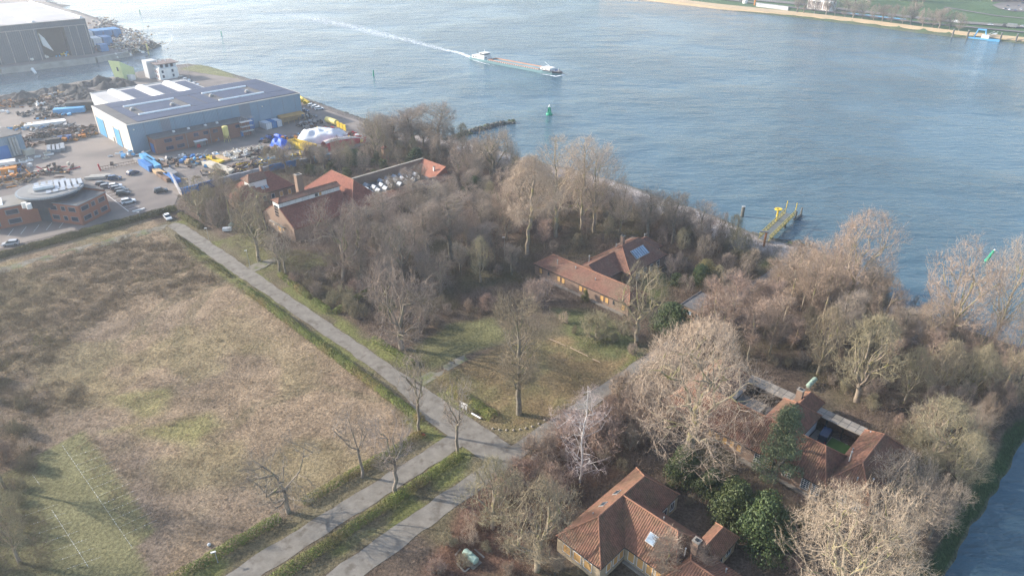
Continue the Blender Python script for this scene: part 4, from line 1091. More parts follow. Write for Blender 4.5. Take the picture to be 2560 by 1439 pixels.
# far white control building on the headland and the green slanted house
h = empty('office_building', P(140, -425), 0, 'white three storey harbour office with overhanging brown roof', 'building')
b0, b1 = G(402, 201), G(449, 194); L_ = math.hypot(b1[0] - b0[0], b1[1] - b0[1]); ang = math.atan2(b1[1] - b0[1], b1[0] - b0[0])
def loc(h_, ang_):
    h_.rotation_euler.z = 0
    ca, sa = math.cos(ang_), math.sin(ang_); ox, oy = h_.location.x, h_.location.y
    return lambda x, y, z: (ox + ca * x - sa * y, oy + sa * x + ca * y, z)
h.location = (b0[0], b0[1], 0); q = loc(h, ang)
def lbox(mb, q, x0, x1, y0, y1, z0, z1, mi=0):
    r_ = [(x0, y0), (x1, y0), (x1, y1), (x0, y1)]; return mb.hexa([q(*a, z0) for a in r_], [q(*a, z1) for a in r_], mi)
lbox(MB(), q, 0, L_, 0, 14, 0, 6.0).build('wall', white, h)
lbox(MB(), q, .8, L_ - .2, .8, 11, 6.0, 8.4).build('upper_storey', mat('pale_blue_wall', (.55, .60, .65), (.47, .52, .57), .2, .6), h)
lbox(MB(), q, -.8, L_ + 1.2, -.8, 12, 8.42, 8.8).build('roof', mat('brown_roof', (.20, .155, .14), (.165, .13, .12), .2, .8), h)
lbox(MB(), q, -3, 2.6, 8, 15, 0, 9.6).build('tower', mat('light_grey_wall', (.5, .5, .5), (.44, .44, .44), .2, .8), h)
for x in (1.6, 4.4, 7.2):
    if x + 1.6 < L_: lbox(MB(), q, x, x + 1.6, .70, .78, 6.4, 8.2).build('window', wglass, h)
for x in (1.5, 7):
    for z in (1.0, 3.6): lbox(MB(), q, x, x + 1.1, -.08, -.01, z, z + 1.5).build('window', wglass, h)
for y in (2, 5, 8):
    for z in (1.0, 3.6): lbox(MB(), q, -.08, -.01, y, y + 1.1, z, z + 1.5).build('window', mat('rust_panel', (.33, .14, .09)), h)
for x, y in ((2, 6), (5, 8), (6.5, 5)): MB().tube(q(x, y, 8.8), q(x, y, 10.2), .3, n=6).build('chimney_pipe', white, h)
h = empty('slanted_house', G(310, 200), 0, 'pale green wedge shaped house with a slanted pointed wall', 'building')
b0, b1 = G(313, 203), G(341, 196); ang = math.atan2(b1[1] - b0[1], b1[0] - b0[0]); L_ = math.hypot(b1[0] - b0[0], b1[1] - b0[1])
h.location = (b0[0], b0[1], 0); q = loc(h, ang); lime = mat('lime_cladding', (.50, .58, .30), (.43, .50, .26), .2, .7, pat='plank', per=.5, pd=.2)
MB().hexa([q(0, 0, 0), q(L_, 0, 0), q(L_, 7, 0), q(0, 7, 0)], [q(-1.2, -.6, 11.0), q(L_, 0, 6.0), q(L_, 7, 6.0), q(-1.2, 7.5, 11.0)]).build('wall', lime, h)
MB().hexa([q(2, -3, 0), q(5, -3, 0), q(5, -.1, 0), q(2, -.1, 0)], [q(2, -3, 3.2), q(5, -3, 2.8), q(5, -.1, 2.8), q(2, -.1, 3.2)]).build('porch', white, h)
MB().hexa([q(4.4, -.1, 6.3), q(5.4, -.1, 6.1), q(5.4, .3, 6.1), q(4.4, .3, 6.3)], [q(4.4, -.1, 7.6), q(5.4, -.1, 7.4), q(5.4, .3, 7.4), q(4.4, .3, 7.6)]).build('window', orng, h)
MB().box(q(-.8, 2.5, 6.5), (.15, 1.2, 2.2), ang).build('window', wglass, h)

# red-brick office with the oval upper floor
h = empty('office_building', P(38, -240), 0, 'red brick office with oval grey roof terrace carrying solar panels', 'office')
def pblock(px_top, z1, z0=-.2):
    return [G(x, y, z1)[:2] for x, y in px_top]
A = G(115, 505, 6.5); B = G(193, 514, 6.5); D = G(263, 480, 6.5); Cc = (A[0] + D[0] - B[0], A[1] + D[1] - B[1])
blk = [A[:2], B[:2], D[:2], Cc]
MB().prism(blk, -.2, 6.4).build('wall', obrick, h)
def inset(q, k): cx = sum(p[0] for p in q) / len(q); cy = sum(p[1] for p in q) / len(q); return [(cx + (p[0] - cx) * k, cy + (p[1] - cy) * k) for p in q]
MB().prism(inset(blk, 1.03), 6.42, 6.62).build('roof_edge', clad_d, h); MB().prism(inset(blk, .97), 6.624, 6.70).build('roof', felt, h)
def fwin(root, a, b, s, w_, z0, z1, m=wglass, fr=steel):
    a = np.array(a[:2]); b = np.array(b[:2]); L = np.hypot(*(b - a)); d = (b - a) / L; n = np.array([d[1], -d[0]])
    p0 = a + d * s; p1 = a + d * (s + w_)
    o = MB().prism([p0 - d * .25 + n * .02, p1 + d * .25 + n * .02, p1 + d * .25 - n * .05, p0 - d * .25 - n * .05], z0 - .2, z1 + .2).build('window', fr, root)
    MB().prism([p0 + n * .06, p1 + n * .06, p1 - n * .0, p0 - n * .0], z0, z1).build('pane', m, o)
LA = math.hypot(B[0] - A[0], B[1] - A[1]); LB = math.hypot(D[0] - B[0], D[1] - B[1])
for t, w_ in ((.08, 2.3), (.44, 1.2), (.68, 2.3)):
    for z in (1.2, 4.3): fwin(h, A, B, LA * t, w_, z, z + 1.2)
for t, w_ in ((.10, 2.6), (.45, 1.2), (.70, 2.4)):
    for z in (1.2, 4.3): fwin(h, B, D, LB * t, w_, z, z + 1.2)
A2 = G(-60, 533, 6.3); B2 = G(88, 505, 6.3); dv = np.array([B2[0] - A2[0], B2[1] - A2[1]]); nL = np.hypot(*dv); nv = np.array([-dv[1], dv[0]]) / nL * 11
blk2 = [A2[:2], B2[:2], (B2[0] + nv[0], B2[1] + nv[1]), (A2[0] + nv[0], A2[1] + nv[1])]
MB().prism(blk2, -.2, 6.2).build('wall', obrick, h); MB().prism(inset(blk2, 1.01), 6.22, 6.42).build('roof_edge', clad_d, h); MB().prism(inset(blk2, .985), 6.424, 6.5).build('roof', mat('gravel_roof', (.25, .24, .22), (.2, .19, .175), .5, .9), h)
for s in (1.5, 7, 12.5, 18.0): 
    for z in (1.1, 4.0):
        if s + 3 < nL: fwin(h, A2, B2, s, 3.0, z, z + 1.3)
for k in range(3): 
    c0 = np.array(A2[:2]) + nv * .45 + dv / nL * (1.5 + k * 2.4)
    MB().box((c0[0], c0[1], 6.9), (1.2, 5.2, .1), math.atan2(dv[1], dv[0]), tilt=(.15, 0)).build('solar_panel', MATS['rooflight_plastic'], h)
# glass link and oval
E_c = G(108, 474, 9.2); 
MB().prism([B2[:2], A[:2], (A[0] + (Cc[0] - A[0]) * .6, A[1] + (Cc[1] - A[1]) * .6), (B2[0] + nv[0] * .6, B2[1] + nv[1] * .6)], -.2, 5.9).build('glass_link', mat('link_glass', (.07, .085, .10), (.05, .06, .075), .3, .3, spec=.5, pat='grid', per=1.1, pd=.8, pc=(.16, .16, .16)), h)
ra, rb_, rot = 12.6, 8.2, R(20)
# fit the oval to its outline in plan
Lp, Rp = G(22, 488, 9.2), G(196, 458, 9.2); cx, cy = (Lp[0] + Rp[0]) / 2, (Lp[1] + Rp[1]) / 2; ra = math.hypot(Lp[0] - Rp[0], Lp[1] - Rp[1]) / 2; rot = math.atan2(Rp[1] - Lp[1], Rp[0] - Lp[0])
Tp, Bp = G(105, 440, 9.2), G(112, 493, 9.2); rb_ = abs(-math.sin(rot) * (Tp[0] - Bp[0]) + math.cos(rot) * (Tp[1] - Bp[1])) / 2 * .80; cx += .6; cy += 1.6
def ell(k, n=48): return [(cx + ra * k * math.cos(a) * math.cos(rot) - rb_ * k * math.sin(a) * math.sin(rot), cy + ra * k * math.cos(a) * math.sin(rot) + rb_ * k * math.sin(a) * math.cos(rot)) for a in [2 * math.pi * i / n for i in range(n)]]
MB().prism(ell(.80), 5, 8.3).build('oval_storey', wglass, h)
MB().prism(ell(1.0), 8.31, 8.85).build('oval_rim', clad_d, h)
MB().prism(ell(.93), 8.853, 8.95).build('oval_roof', mat('grey_deck', (.23, .23, .225), (.19, .19, .185), .2, .8), h)
MB().prism(ell(.62), 8.955, 9.1).build('oval_step', mat('grey_deck2', (.27, .27, .26), (.23, .23, .225), .2, .8), h)
def on_oval(x, y): return (cx + x * math.cos(rot) - y * math.sin(rot), cy + x * math.sin(rot) + y * math.cos(rot))
pw = mat('panel_grey', (.40, .42, .44), (.42, .44, .46), .6, .4)
for k in range(5): c0 = on_oval(-ra * .35 + k * 1.9, rb_ * .50); MB().box((*c0, 9.4), (1.3, 1.9, .08), rot, tilt=(.2, 0)).build('solar_panel', pw, h)
for k in range(5): c0 = on_oval(ra * .22 + k * 1.6, rb_ * .12 - k * .1); MB().box((*c0, 9.4), (1.1, rb_ * (.75 - .07 * k), .08), rot, tilt=(.1, 0)).build('solar_panel', pw, h)
for k in range(5): c0 = on_oval(-ra * .05 + k * 1.9, -rb_ * .55 + k * .25); MB().box((*c0, 9.4), (1.3, 1.6, .08), rot, tilt=(.2, 0)).build('solar_panel', pw, h)
for s_ in (-.9, .9): MB().tube((*on_oval(-ra * .45, s_ - rb_ * .05), 9.7), (*on_oval(ra * .12, s_ - rb_ * .05), 9.7), .55, n=10).build('air_duct', white, h)
for k, (x, y) in enumerate(((-ra * .8, -rb_ * .8), (-ra * .68, -rb_ * .98))): MB().tube((*on_oval(x, y), 6.5), (*on_oval(x, y), 8.1), .75, n=12).build('cooling_unit', white, h)
Q = [G(150, 452, 8)[:2], G(196, 448, 8)[:2], G(203, 470, 8)[:2], G(190, 478, 8)[:2]]
MB().prism([(Cc[0], Cc[1]), D[:2], G(200, 444, 7.5)[:2], G(160, 446, 7.5)[:2]], -.2, 7.2).build('rear_wall', obrick, h)
MB().prism(inset([(Cc[0], Cc[1]), D[:2], G(200, 444, 7.5)[:2], G(160, 446, 7.5)[:2]], 1.02), 7.22, 7.4).build('rear_roof', felt, h)

# wall of the yard with blue panels and graffiti coloured patches
wl = [G(448, 470, 2.4), G(540, 448, 2.4), G(600, 431, 2.4), G(672, 413, 2.4), G(745, 398, 2.4), G(862, 377, 2.4)]
gw = mat('yard_wall_grey', (.36, .36, .38), (.27, .27, .29), .25, .85, c3=(.42, .30, .20), s3=.15, t3=.6)
h = empty('yard_wall', wl[0][:2] + (0,), 0, 'long grey and blue panel wall between junk yard and wood', 'wall')
for i, (a, b) in enumerate(zip(wl, wl[1:])):
    a = np.array(a[:2]); b = np.array(b[:2]); L = np.hypot(*(b - a)); d = (b - a) / L; n = np.array([d[1], -d[0]]); k = max(1, int(L / 6))
    for j in range(k):
        p0 = a + d * L * j / k; p1 = a + d * (L * (j + 1) / k - .15)
        m = (bluep, gw, gw, blued, gw, bluel)[(i * 2 + j * 3) % 6]
        MB().prism([p0 + n * .3, p1 + n * .3, p1 - n * .3, p0 - n * .3], -.1, 2.2 + .25 * ((i + j) % 2)).build('wall_panel', m, h)
MB().prism([G(446, 470, 2.4)[:2], G(452, 474, 2.4)[:2], G(428, 430, 2.4)[:2], G(424, 430, 2.4)[:2]], -.1, 2.3).build('wall_panel', gw, h)
# gate bar and red post
h = empty('yard_gate', G(335, 412), 0, 'long low rusty sliding gate with a red end post', 'gate')
g0, g1 = G(252, 427), G(343, 410)
mb = MB()
for z in (.4, 1.5): mb.tube((g0[0], g0[1], z), (g1[0], g1[1], z), .08, n=5)
for k in range(15):
    x = g0[0] + (g1[0] - g0[0]) * k / 14; y = g0[1] + (g1[1] - g0[1]) * k / 14; mb.tube((x, y, 0), (x, y, 1.6), .05, n=5)
mb.build('gate_leaf', rust, h); MB().tube((g0[0], g0[1], 0), (g0[0] - .3, g0[1], 2.6), .3, n=8).build('end_post', redp, h)
# ------------------------------------------------------------------ cars
def car_paint(nm, c): return mat('car_paint_' + nm, c, tuple(x * .92 for x in c), .5, .25, spec=.5)
PAINT = dict(white=car_paint('white', (.72, .73, .74)), dark=car_paint('dark', (.045, .05, .058)), grey=car_paint('grey', (.16, .17, .185)), navy=car_paint('navy', (.03, .06, .13)),
             blue=car_paint('blue', (.012, .03, .07)), red=car_paint('red', (.35, .04, .04)), silver=car_paint('silver', (.45, .46, .47)))
tyre = mat('tyre', (.02, .02, .02)); lampm = mat('lamp_lens', (.7, .7, .68), rough=.2); tailm = mat('tail_lens', (.35, .02, .02), rough=.3)
CARS = {}
def car_proto(color, kind):
    if (color, kind) in CARS: return copy_tree(CARS[(color, kind)])
    o = empty({'van': 'parked_van'}.get(kind, 'parked_car'))
    if kind == 'van': L, W, lo, hi, prof = 5.4, 2.0, 1.15, 2.4, [(-2.65, 2.3), (1.1, 2.4), (1.75, 1.45)]
    elif kind == 'sedan': L, W, lo, hi, prof = 4.5, 1.76, .86, 1.40, [(-1.25, 1.36), (.35, 1.4), (1.1, .9), (-1.95, .92)]
    elif kind == 'suv': L, W, lo, hi, prof = 4.5, 1.88, .98, 1.66, [(-1.9, 1.6), (.3, 1.66), (1.05, 1.02)]
    else: L, W, lo, hi, prof = 4.4, 1.8, .88, 1.48, [(-1.75, 1.38), (.25, 1.48), (1.1, .95)]
    h = L / 2
    side = [(-h + .05, .30), (-h, .62), (-h + .08, lo), (prof[-1][0] if len(prof) > 3 else -h + .18, lo + .03), (1.1, lo), (h - .22, lo - .14), (h, .58), (h - .05, .28)]
    if kind == 'van': side = [(-h + .02, .35), (-h, 2.25), (-h + .1, 2.4), (1.0, 2.42), (1.75, 1.5), (h - .1, 1.15), (h, .7), (h - .05, .3)]
    b = MB()
    ins = .06
    pts_l = [(x, -W / 2 + (ins if z > .5 else .02), z) for x, z in side]; pts_r = [(x, W / 2 - (ins if z > .5 else .02), z) for x, z in side]
    b.hexa(pts_l, pts_r)
    if kind != 'van':
        roofp = [(-h + .30 if len(prof) == 3 else -1.25, lo + .01), (prof[0][0], prof[0][1]), (prof[1][0], prof[1][1]), (1.12, lo + .01)]
        t = .17
        b.hexa([(x, -W / 2 + (.09 if z < lo + .1 else t + .04), z) for x, z in roofp[1:3]] + [(roofp[2][0] - .05, -W / 2 + t + .04, roofp[2][1] + .05), (roofp[1][0] + .05, -W / 2 + t + .04, roofp[1][1] + .05)],
               [(x, W / 2 - (t + .04), z) for x, z in roofp[1:3]] + [(roofp[2][0] - .05, W / 2 - t - .04, roofp[2][1] + .05), (roofp[1][0] + .05, W / 2 - t - .04, roofp[1][1] + .05)])
        x0 = -h + .2 if len(prof) == 3 else -1.95
        g = MB().hexa([(x0, -W / 2 + .10, lo), (1.15, -W / 2 + .10, lo), (1.15, W / 2 - .10, lo), (x0, W / 2 - .10, lo)], [(prof[0][0], -W / 2 + .22, prof[0][1]), (prof[1][0], -W / 2 + .22, prof[1][1]), (prof[1][0], W / 2 - .22, prof[1][1]), (prof[0][0], W / 2 - .22, prof[0][1])])
        g.build('windows', glass, o)
    else:
        MB().hexa([(1.78, -.85, 1.5), (1.78, .85, 1.5), (1.8, .85, 1.5), (1.8, -.85, 1.5)], [(1.03, -.8, 2.36), (1.03, .8, 2.36), (1.09, .8, 2.38), (1.09, -.8, 2.38)]).build('windscreen', glass, o)
        MB().box((1.0, -W / 2 + .05, 1.75), (.9, .05, .55)).box((1.0, W / 2 - .05, 1.75), (.9, .05, .55)).build('windows', glass, o)
    b.build('body', PAINT[color], o)
    for x in (-h + .85, h - .85):
        for y in (-W / 2 + .12, W / 2 - .12):
            s = 1 if y > 0 else -1
            wv = MB().tube((x, y - .11, .33), (x, y + .11, .33), .33, n=14).build('wheel', tyre, o)
            MB().tube((x, y + s * .112, .33), (x, y + s * .135, .33), .19, n=10).build('rim', steel, wv)
    for y in (-W / 2 + .3, W / 2 - .3):
        MB().box((h - .06, y, .66), (.1, .34, .15)).build('headlight', lampm, o); MB().box((-h + .04, y, .78), (.1, .26, .18)).build('tail_light', tailm, o)
    CARS[(color, kind)] = o
    return o
def car(px, py, color, label, a=None, to=None, kind='hatch', group=None, cat=None, z=.06):
    first = (color, kind) not in CARS
    o = car_proto(color, kind)
    x, y, _ = G(px, py, z)
    if to is not None: q = G(*to, z); a = math.degrees(math.atan2(q[1] - y, q[0] - x))
    o.location = (x, y, z); o.rotation_euler = (0, 0, R(a)); tag(o, label, cat or ('van' if kind == 'van' else 'car'), group or '')
    if not group and 'group' in o: del o['group']
    return o
gl = 'cars parked beside the brick office'
car(256, 463, 'dark', 'dark car at the upper left end of the office parking row', a=22, group=gl)
car(268, 469, 'grey', 'grey car second in the office parking row', a=22, group=gl)
car(289, 468, 'white', 'small white car third in the office parking row', a=24, group=gl)
car(296, 475, 'grey', 'dark grey car fourth in the office parking row', a=22, group=gl, kind='suv')
car(304, 479, 'dark', 'black car fifth in the office parking row', a=22, group=gl, kind='hatch')
car(309, 487, 'dark', 'black car sixth in the office parking row', a=24, group=gl, kind='suv')
car(322, 507, 'white', 'white estate car alone at the near end of the office parking row', a=36, kind='suv')
car(288, 449, 'navy', 'dark blue van like car parked loose behind the office row', a=18, kind='suv')
car(333, 435, 'navy', 'dark blue car by the stack of blue boxes', a=60, kind='hatch')
car(403, 480, 'dark', 'dark car half hidden by twigs at the end of the yard wall', a=30, kind='suv')
car(420, 546, 'white', 'white saloon driving at the top end of the main road', to=(429, 556), kind='sedan')
car(28, 612, 'silver', 'silver car below the office behind the long hedge', a=200)
gr = 'cars parked on the quay right of the hall'
car(780, 266, 'white', 'first white car on the quay right of the hall', a=30, group=gr)
car(789, 270, 'white', 'second white car on the quay right of the hall', a=30, group=gr)
car(798, 274, 'white', 'third white car on the quay right of the hall', a=30, group=gr)
car(763, 279, 'navy', 'dark car with pale roof alone near the hall corner', a=-30, kind='sedan')
gh = 'cars parked beside the white harbour office'
car(456, 197, 'dark', 'dark car nearest the white harbour office', a=-15, group=gh)
car(466, 202, 'white', 'white car second from the white harbour office', a=-15, group=gh)
car(478, 209, 'dark', 'dark car third from the white harbour office', a=-15, group=gh)
car(488, 213, 'white', 'white car farthest from the white harbour office', a=-15, group=gh)
car(2062, 1094, 'blue', 'dark blue van parked in the courtyard beside the green lawn', a=50, kind='van').scale = (.78, .78, .78)
gw_ = 'cars on the far bank car park'
for i, (x, y, c) in enumerate([(2512, 24, 'dark'), (2518, 17, 'dark'), (2524, 26, 'white'), (2538, 28, 'navy'), (2546, 17, 'grey'), (2552, 25, 'white'), (2556, 10, 'dark')]):
    car(x, y, c, ('dark', 'white', 'navy', 'grey')[('dark', 'white', 'navy', 'grey').index(c)] + ' car on the far bank car park at the top right corner', a=20 + i * 9, group=gw_)
car(2390, 58, 'white', 'white van on the far riverside road', a=-42, kind='van')
car(2476, 64, 'white', 'white car on the far riverside road right of the white van', a=-42)
car(2558, 68, 'white', 'white car at the right edge on the far riverside road', a=-42)

# ------------------------------------------------------------------ junk in the yard
def heap(px, py, w_, d_, h_, mats, n, label, seed, kind='mix', ang=45, name='scrap_heap', cat='scrap heap', z=.06):
    r = np.random.default_rng(seed); x0, y0, _ = G(px, py)
    o = MB(); a0 = R(ang)
    for i in range(n):
        a, b = r.normal() * .38, r.normal() * .38
        ex = math.exp(-(a * a + b * b) * 3)
        x = x0 + math.cos(a0) * a * w_ - math.sin(a0) * b * d_; y = y0 + math.sin(a0) * a * w_ + math.cos(a0) * b * d_
        zz = z + r.random() * h_ * ex * .8
        if kind == 'beam' or (kind == 'mix' and r.random() < .4): s = (r.uniform(2, 5.5), r.uniform(.2, .5), r.uniform(.2, .5))
        elif kind == 'frame':
            L_, W_ = r.uniform(1.6, 3), r.uniform(1.2, 2); aa = a0 + r.normal() * .5; mi = r.integers(len(mats)); zz = max(zz, .3)
            for sx_, sy_, lx, ly in ((0, -W_ / 2, L_, .3), (0, W_ / 2, L_, .3), (-L_ / 2, 0, .3, W_), (L_ / 2, 0, .3, W_)):
                o.box((x + math.cos(aa) * sx_ - math.sin(aa) * sy_, y + math.sin(aa) * sx_ + math.cos(aa) * sy_, zz), (lx, ly, .35), aa, mi)
            if r.random() < .5: o.box((x, y, zz + .6), (.35, .35, 1.2), aa, mi)
            continue
        else: s = tuple(r.uniform(.5, 1.8, 3) * (1, 1, .7))
        o.box((x, y, zz + s[2] / 2), s, a0 + r.normal() * .9, int(r.integers(len(mats))), (r.normal() * .25, r.normal() * .25))
    b = o.build(name, mats, None); tag(b, label, cat)
    if n >= 20: b['kind'] = 'stuff'
    return b
def mound(px, py, rad, h_, m, label, seed, sq=1.0, ang=0, name='scrap_mound', cat='mound', group=None):
    r = np.random.default_rng(seed); x0, y0, _ = G(px, py)
    n, k = 30, 11; V = []; 
    for j in range(k):
        t = j / (k - 1)
        for i in range(n):
            a = 2 * math.pi * i / n; rr = rad * (1 - t) ** .9 * (1 + .22 * math.sin(a * 3 + seed) + .12 * math.sin(a * 7 + seed * 2)) + r.normal() * rad * .05
            x, y = rr * math.cos(a), rr * sq * math.sin(a); c, s = math.cos(R(ang)), math.sin(R(ang))
            V.append((x0 + c * x - s * y, y0 + s * x + c * y, .02 + h_ * t ** .85 + r.normal() * h_ * .045 * (j > 0)))
    Fs = [[j * n + i, j * n + (i + 1) % n, (j + 1) * n + (i + 1) % n, (j + 1) * n + i] for j in range(k - 1) for i in range(n)]
    o = bpy.data.objects.new(name, raw_mesh(name, np.array(V), np.array(Fs), m)); link(o); tag(o, label, cat, group); return o
gm = 'dark scrap mounds along the harbour basin'
for i, (x, y, rd, h_) in enumerate([(20, 246, 8, 1.8), (40, 243, 5, 2.4), (64, 253, 7, 5.2), (112, 232, 6, 2.4), (135, 230, 6, 2.6), (160, 225, 7, 3.2), (185, 222, 6, 2.2), (212, 216, 7, 2.6), (232, 212, 6, 2.4), (252, 208, 8, 4.2), (266, 219, 7, 3.4), (297, 206, 7, 2.6), (314, 214, 7, 3.0), (200, 235, 9, 4.4), (222, 238, 6, 2.6), (197, 246, 6, 2.8), (227, 246, 6, 2.4)]):
    mound(x, y, rd, h_, scrapd, 'dark mound of shredded scrap on the harbour basin quay', 300 + i, .8, 40 + 10 * i, group=gm)
heap(96, 258, 30, 8, 3, [rust, scrapd, rust], 120, 'long heap of rusty spiked scrap beside the basin', 31, 'mix', 0)
heap(148, 240, 14, 6, 2.4, [rust, scrapd, steel, wood], 60, 'heap of mixed rusty scrap by the basin edge', 32, 'mix', 20)
heap(8, 268, 12, 8, 4, [orng, rust, rust], 50, 'orange rusty crane scrap at the left edge', 33, 'mix', 40)
heap(100, 263, 6, 3, 1.5, [white], 8, 'white sheet pieces lying before the rusty spikes', 34, 'box', 0)
heap(8, 283, 7, 4, 1.5, [white], 8, 'white sheet pieces at the left edge of the yard', 35, 'box', 20)
heap(140, 277, 22, 6, 3, [steel, scrapd, scrapd], 90, 'long grey steel scrap heap left of the halls', 36, 'mix', 35)
heap(110, 293, 5, 4, 1.5, [rust, scrapd], 12, 'small dark steel stack on the open yard', 37, 'box', 30)
heap(132, 294, 8, 3, 1.5, [rust, scrapd, bluel], 16, 'low rusty stack beside the small dark one', 38, 'box', 35)
heap(72, 320, 16, 6, 2.2, [steel, white, scrapd, wood, bluel], 60, 'mixed machine scrap row left of the white lorry trailer', 39, 'mix', 35)
heap(128, 322, 14, 5, 2, [scrapd, steel, steel], 40, 'dark machine parts below the white slabs', 40, 'mix', 35)
heap(182, 330, 22, 4, 2, [scrapd, rust], 70, 'dark rusty scrap row before the cream end wall', 41, 'mix', 38)
heap(100, 345, 26, 6, 2.4, [rust, rust, scrapd, steel], 100, 'brown rusty scrap row beside the silver duct hall', 42, 'mix', 38)
heap(86, 414 - 50, 20, 3, 1.0, [rust], 30, 'flat rusty beams along the grey ramp row', 43, 'beam', 40)
heap(182, 350, 8, 3, 2, [orng, rust], 22, 'orange machine beside blue skips', 44, 'box', 40)
heap(218, 340, 6, 3, 3, [orng, rust], 20, 'orange machine nearest the blue sliding door', 45, 'box', 40)
heap(133, 428, 10, 5, 3, [rust, scrapd, beige, redp], 40, 'scrap with red boat shape behind the oval office', 46, 'mix', 40)
heap(14, 432, 14, 6, 2.5, [rust, bluep, rust, white], 40, 'rusty stacks at the left edge above the office', 47, 'box', 40)
heap(28, 455, 22, 7, 3, [rust, orng, scrapd, wood], 90, 'brown timber and rust heap left of the oval roof', 48, 'mix', 40)
heap(40, 408 - 0, 9, 6, 1.2, [beige, white], 9, 'cream perforated steel brackets lying in front of the silver duct hall', 49, 'frame', 10, 'steel_bracket', 'brackets')
heap(116, 389, 5, 4, 1.2, [beige, white], 4, 'cream bracket lying beside the grey ramps', 50, 'frame', 40, 'steel_bracket', 'brackets')
heap(322, 390, 7, 4, 2, [white, bluel, beige], 18, 'white and blue machine at the hall near corner', 51, 'mix', 30, 'machine', 'machine')
heap(598, 388, 17, 9, 1.6, [beige, beige, white], 46, 'cream steel frames laid out on the yard', 52, 'frame', 35, 'steel_frame_pile', 'frame pile')
heap(636, 379, 9, 5, 2.4, [beige, white, rust], 16, 'taller cream frame pile beside the rust heap', 53, 'frame', 60, 'steel_frame_pile', 'frame pile')
heap(660, 385, 7, 5, 2, [rust, scrapd], 30, 'small rust heap right of the cream frames', 54)
heap(480, 408, 12, 7, 3, [bluel, bluep, wood, rust], 44, 'blue and brown crane parts in the yard middle', 55, 'box', 30)
heap(448, 400, 9, 4, 2, [steel, white, scrapd], 30, 'grey white rubble left of the blue crane parts', 56, 'box', 30)
heap(500, 397, 8, 3, 1.5, [scrapd, steel], 24, 'dark scrap behind the blue crane parts', 57)
heap(560, 432, 12, 5, 1.5, [rust, wood, scrapd], 50, 'rusty beams between cream girders and yard wall', 58, 'beam', 25)
heap(610, 418, 14, 5, 2, [scrapd, yel, rust, rust], 60, 'dark rail stack with yellow ends along the wall', 59, 'beam', 40)
heap(655, 408, 14, 4, 1.4, [bluep, yel, bluel, white, steel], 44, 'blue and yellow strips piled against the yard wall', 60, 'beam', 45)
heap(720, 396, 12, 4, 1.4, [yel, rust, scrapd, bluel], 30, 'yellow ended beams below the yellow frame container', 61, 'beam', 40)
heap(676, 352, 6, 4, 2, [bluep, blued, scrapd, rust], 24, 'blue bins behind the blue tarpaulin', 62, 'box', 35)
heap(712, 372, 9, 4, 2, [rust, steel, orng, white], 34, 'rusty parts between tarpaulin and yellow container', 63)
heap(712, 352, 7, 3, 2, [blued, orng, scrapd], 20, 'dark blue and orange boxes beyond the tarpaulin', 64, 'box', 35)
heap(775, 315, 8, 5, 3, [steel, scrapd], 40, 'grey pipe rack left of the yellow pipe', 65, 'box', 40)
heap(770, 296, 5, 3, 2, [steel, scrapd], 16, 'small dark machine at the canopy end', 66, 'box', 40)
heap(836, 338, 22, 5, 2, [redp, rust, yel], 60, 'row of red and rusty steel behind the white tarpaulin', 67, 'mix', -40)
heap(795, 333, 12, 4, 1.2, [mat('green_sheet', (.20, .36, .22)), bluel, rust], 20, 'green blue sheets stacked behind the white tarpaulin', 68, 'beam', 30)
heap(880, 345, 12, 4, 2.4, [redp, rust, white], 36, 'red scrap at the upper end of the red hull', 69, 'mix', -45)
# beam girders, stacks
def stack(px, py, L, W, H, m, label, ang=45, n=4, name='beam_stack', cat='beam stack', group=None, gap=.12, z=.07):
    x, y, _ = G(px, py); a = R(ang); b = MB(); wv = (W - gap * (n - 1)) / n
    for i in range(n):
        o = -W / 2 + wv / 2 + i * (wv + gap)
        b.box((x - math.sin(a) * o, y + math.cos(a) * o, z + H / 2 + .15), (L * (1 - .05 * (i % 3)), wv, H - .15 * (i % 2)), a)
    for t in (-.35, .35): b.box((x + math.cos(a) * L * t, y + math.sin(a) * L * t, z + .08), (.2, W, .16), a)
    return tag(b.build(name, m, None), label, cat, group)
stack(548, 424, 18, 3, 1.4, beige, 'long cream girders lying beside the yard wall', -38, 3)
stack(530, 420, 16, 1.4, 1.2, steel, 'long grey blue girder left of the cream ones', -38, 1)
stack(533, 401, 13, 2.6, .8, yel, 'yellow beams behind the long cream girders', -38, 3)
stack(555, 399, 9, 2.6, .7, wood, 'brown plate beside the yellow beams', -38, 1)
for i, (x, y, m, lb, L) in enumerate([(372, 406, bluel, 'blue corrugated cover, topmost of the blue box stack', 12), (361, 414, steel, 'grey flat stack left of the blue covers', 16), (369, 421, bluep, 'ribbed blue cover on the near side of the stack', 11), (381, 417, bluel, 'long light blue cover in the middle of the stack', 15),
        (391, 414, rust, 'brown plate stack right of the blue covers', 13), (408, 418, rust, 'short brown stack at the right of the blue covers', 7), (402, 438, wood, 'tan slabs in the lower half of the blue box stack', 10), (413, 447, rust, 'brown slab row above the yard wall corner', 10), (428, 436, steel, 'grey slabs near the yard wall corner', 9), (432, 450, bluep, 'blue slabs at the yard wall corner', 11)]):
    stack(x, y, L, 2.3, 2.2 if i in (0, 2, 3) else 1.3, m, lb, -46, 2 if i % 2 else 3, 'stacked_panels', 'panel stack')
for i, (x, y) in enumerate([(126, 377), (136, 376), (146, 375), (157, 372)]):
    stack(x, y, 8.5, 1.8, 1.2, clad_d, 'one of four parallel grey ramp plates in the left yard', -58, 1, 'ramp_plate', 'ramp', 'grey ramp plates')
stack(116, 316, 16, 5, 1.8, white, 'white lorry trailer slabs in the upper left yard', 32, 2, 'white_slab', 'slabs')
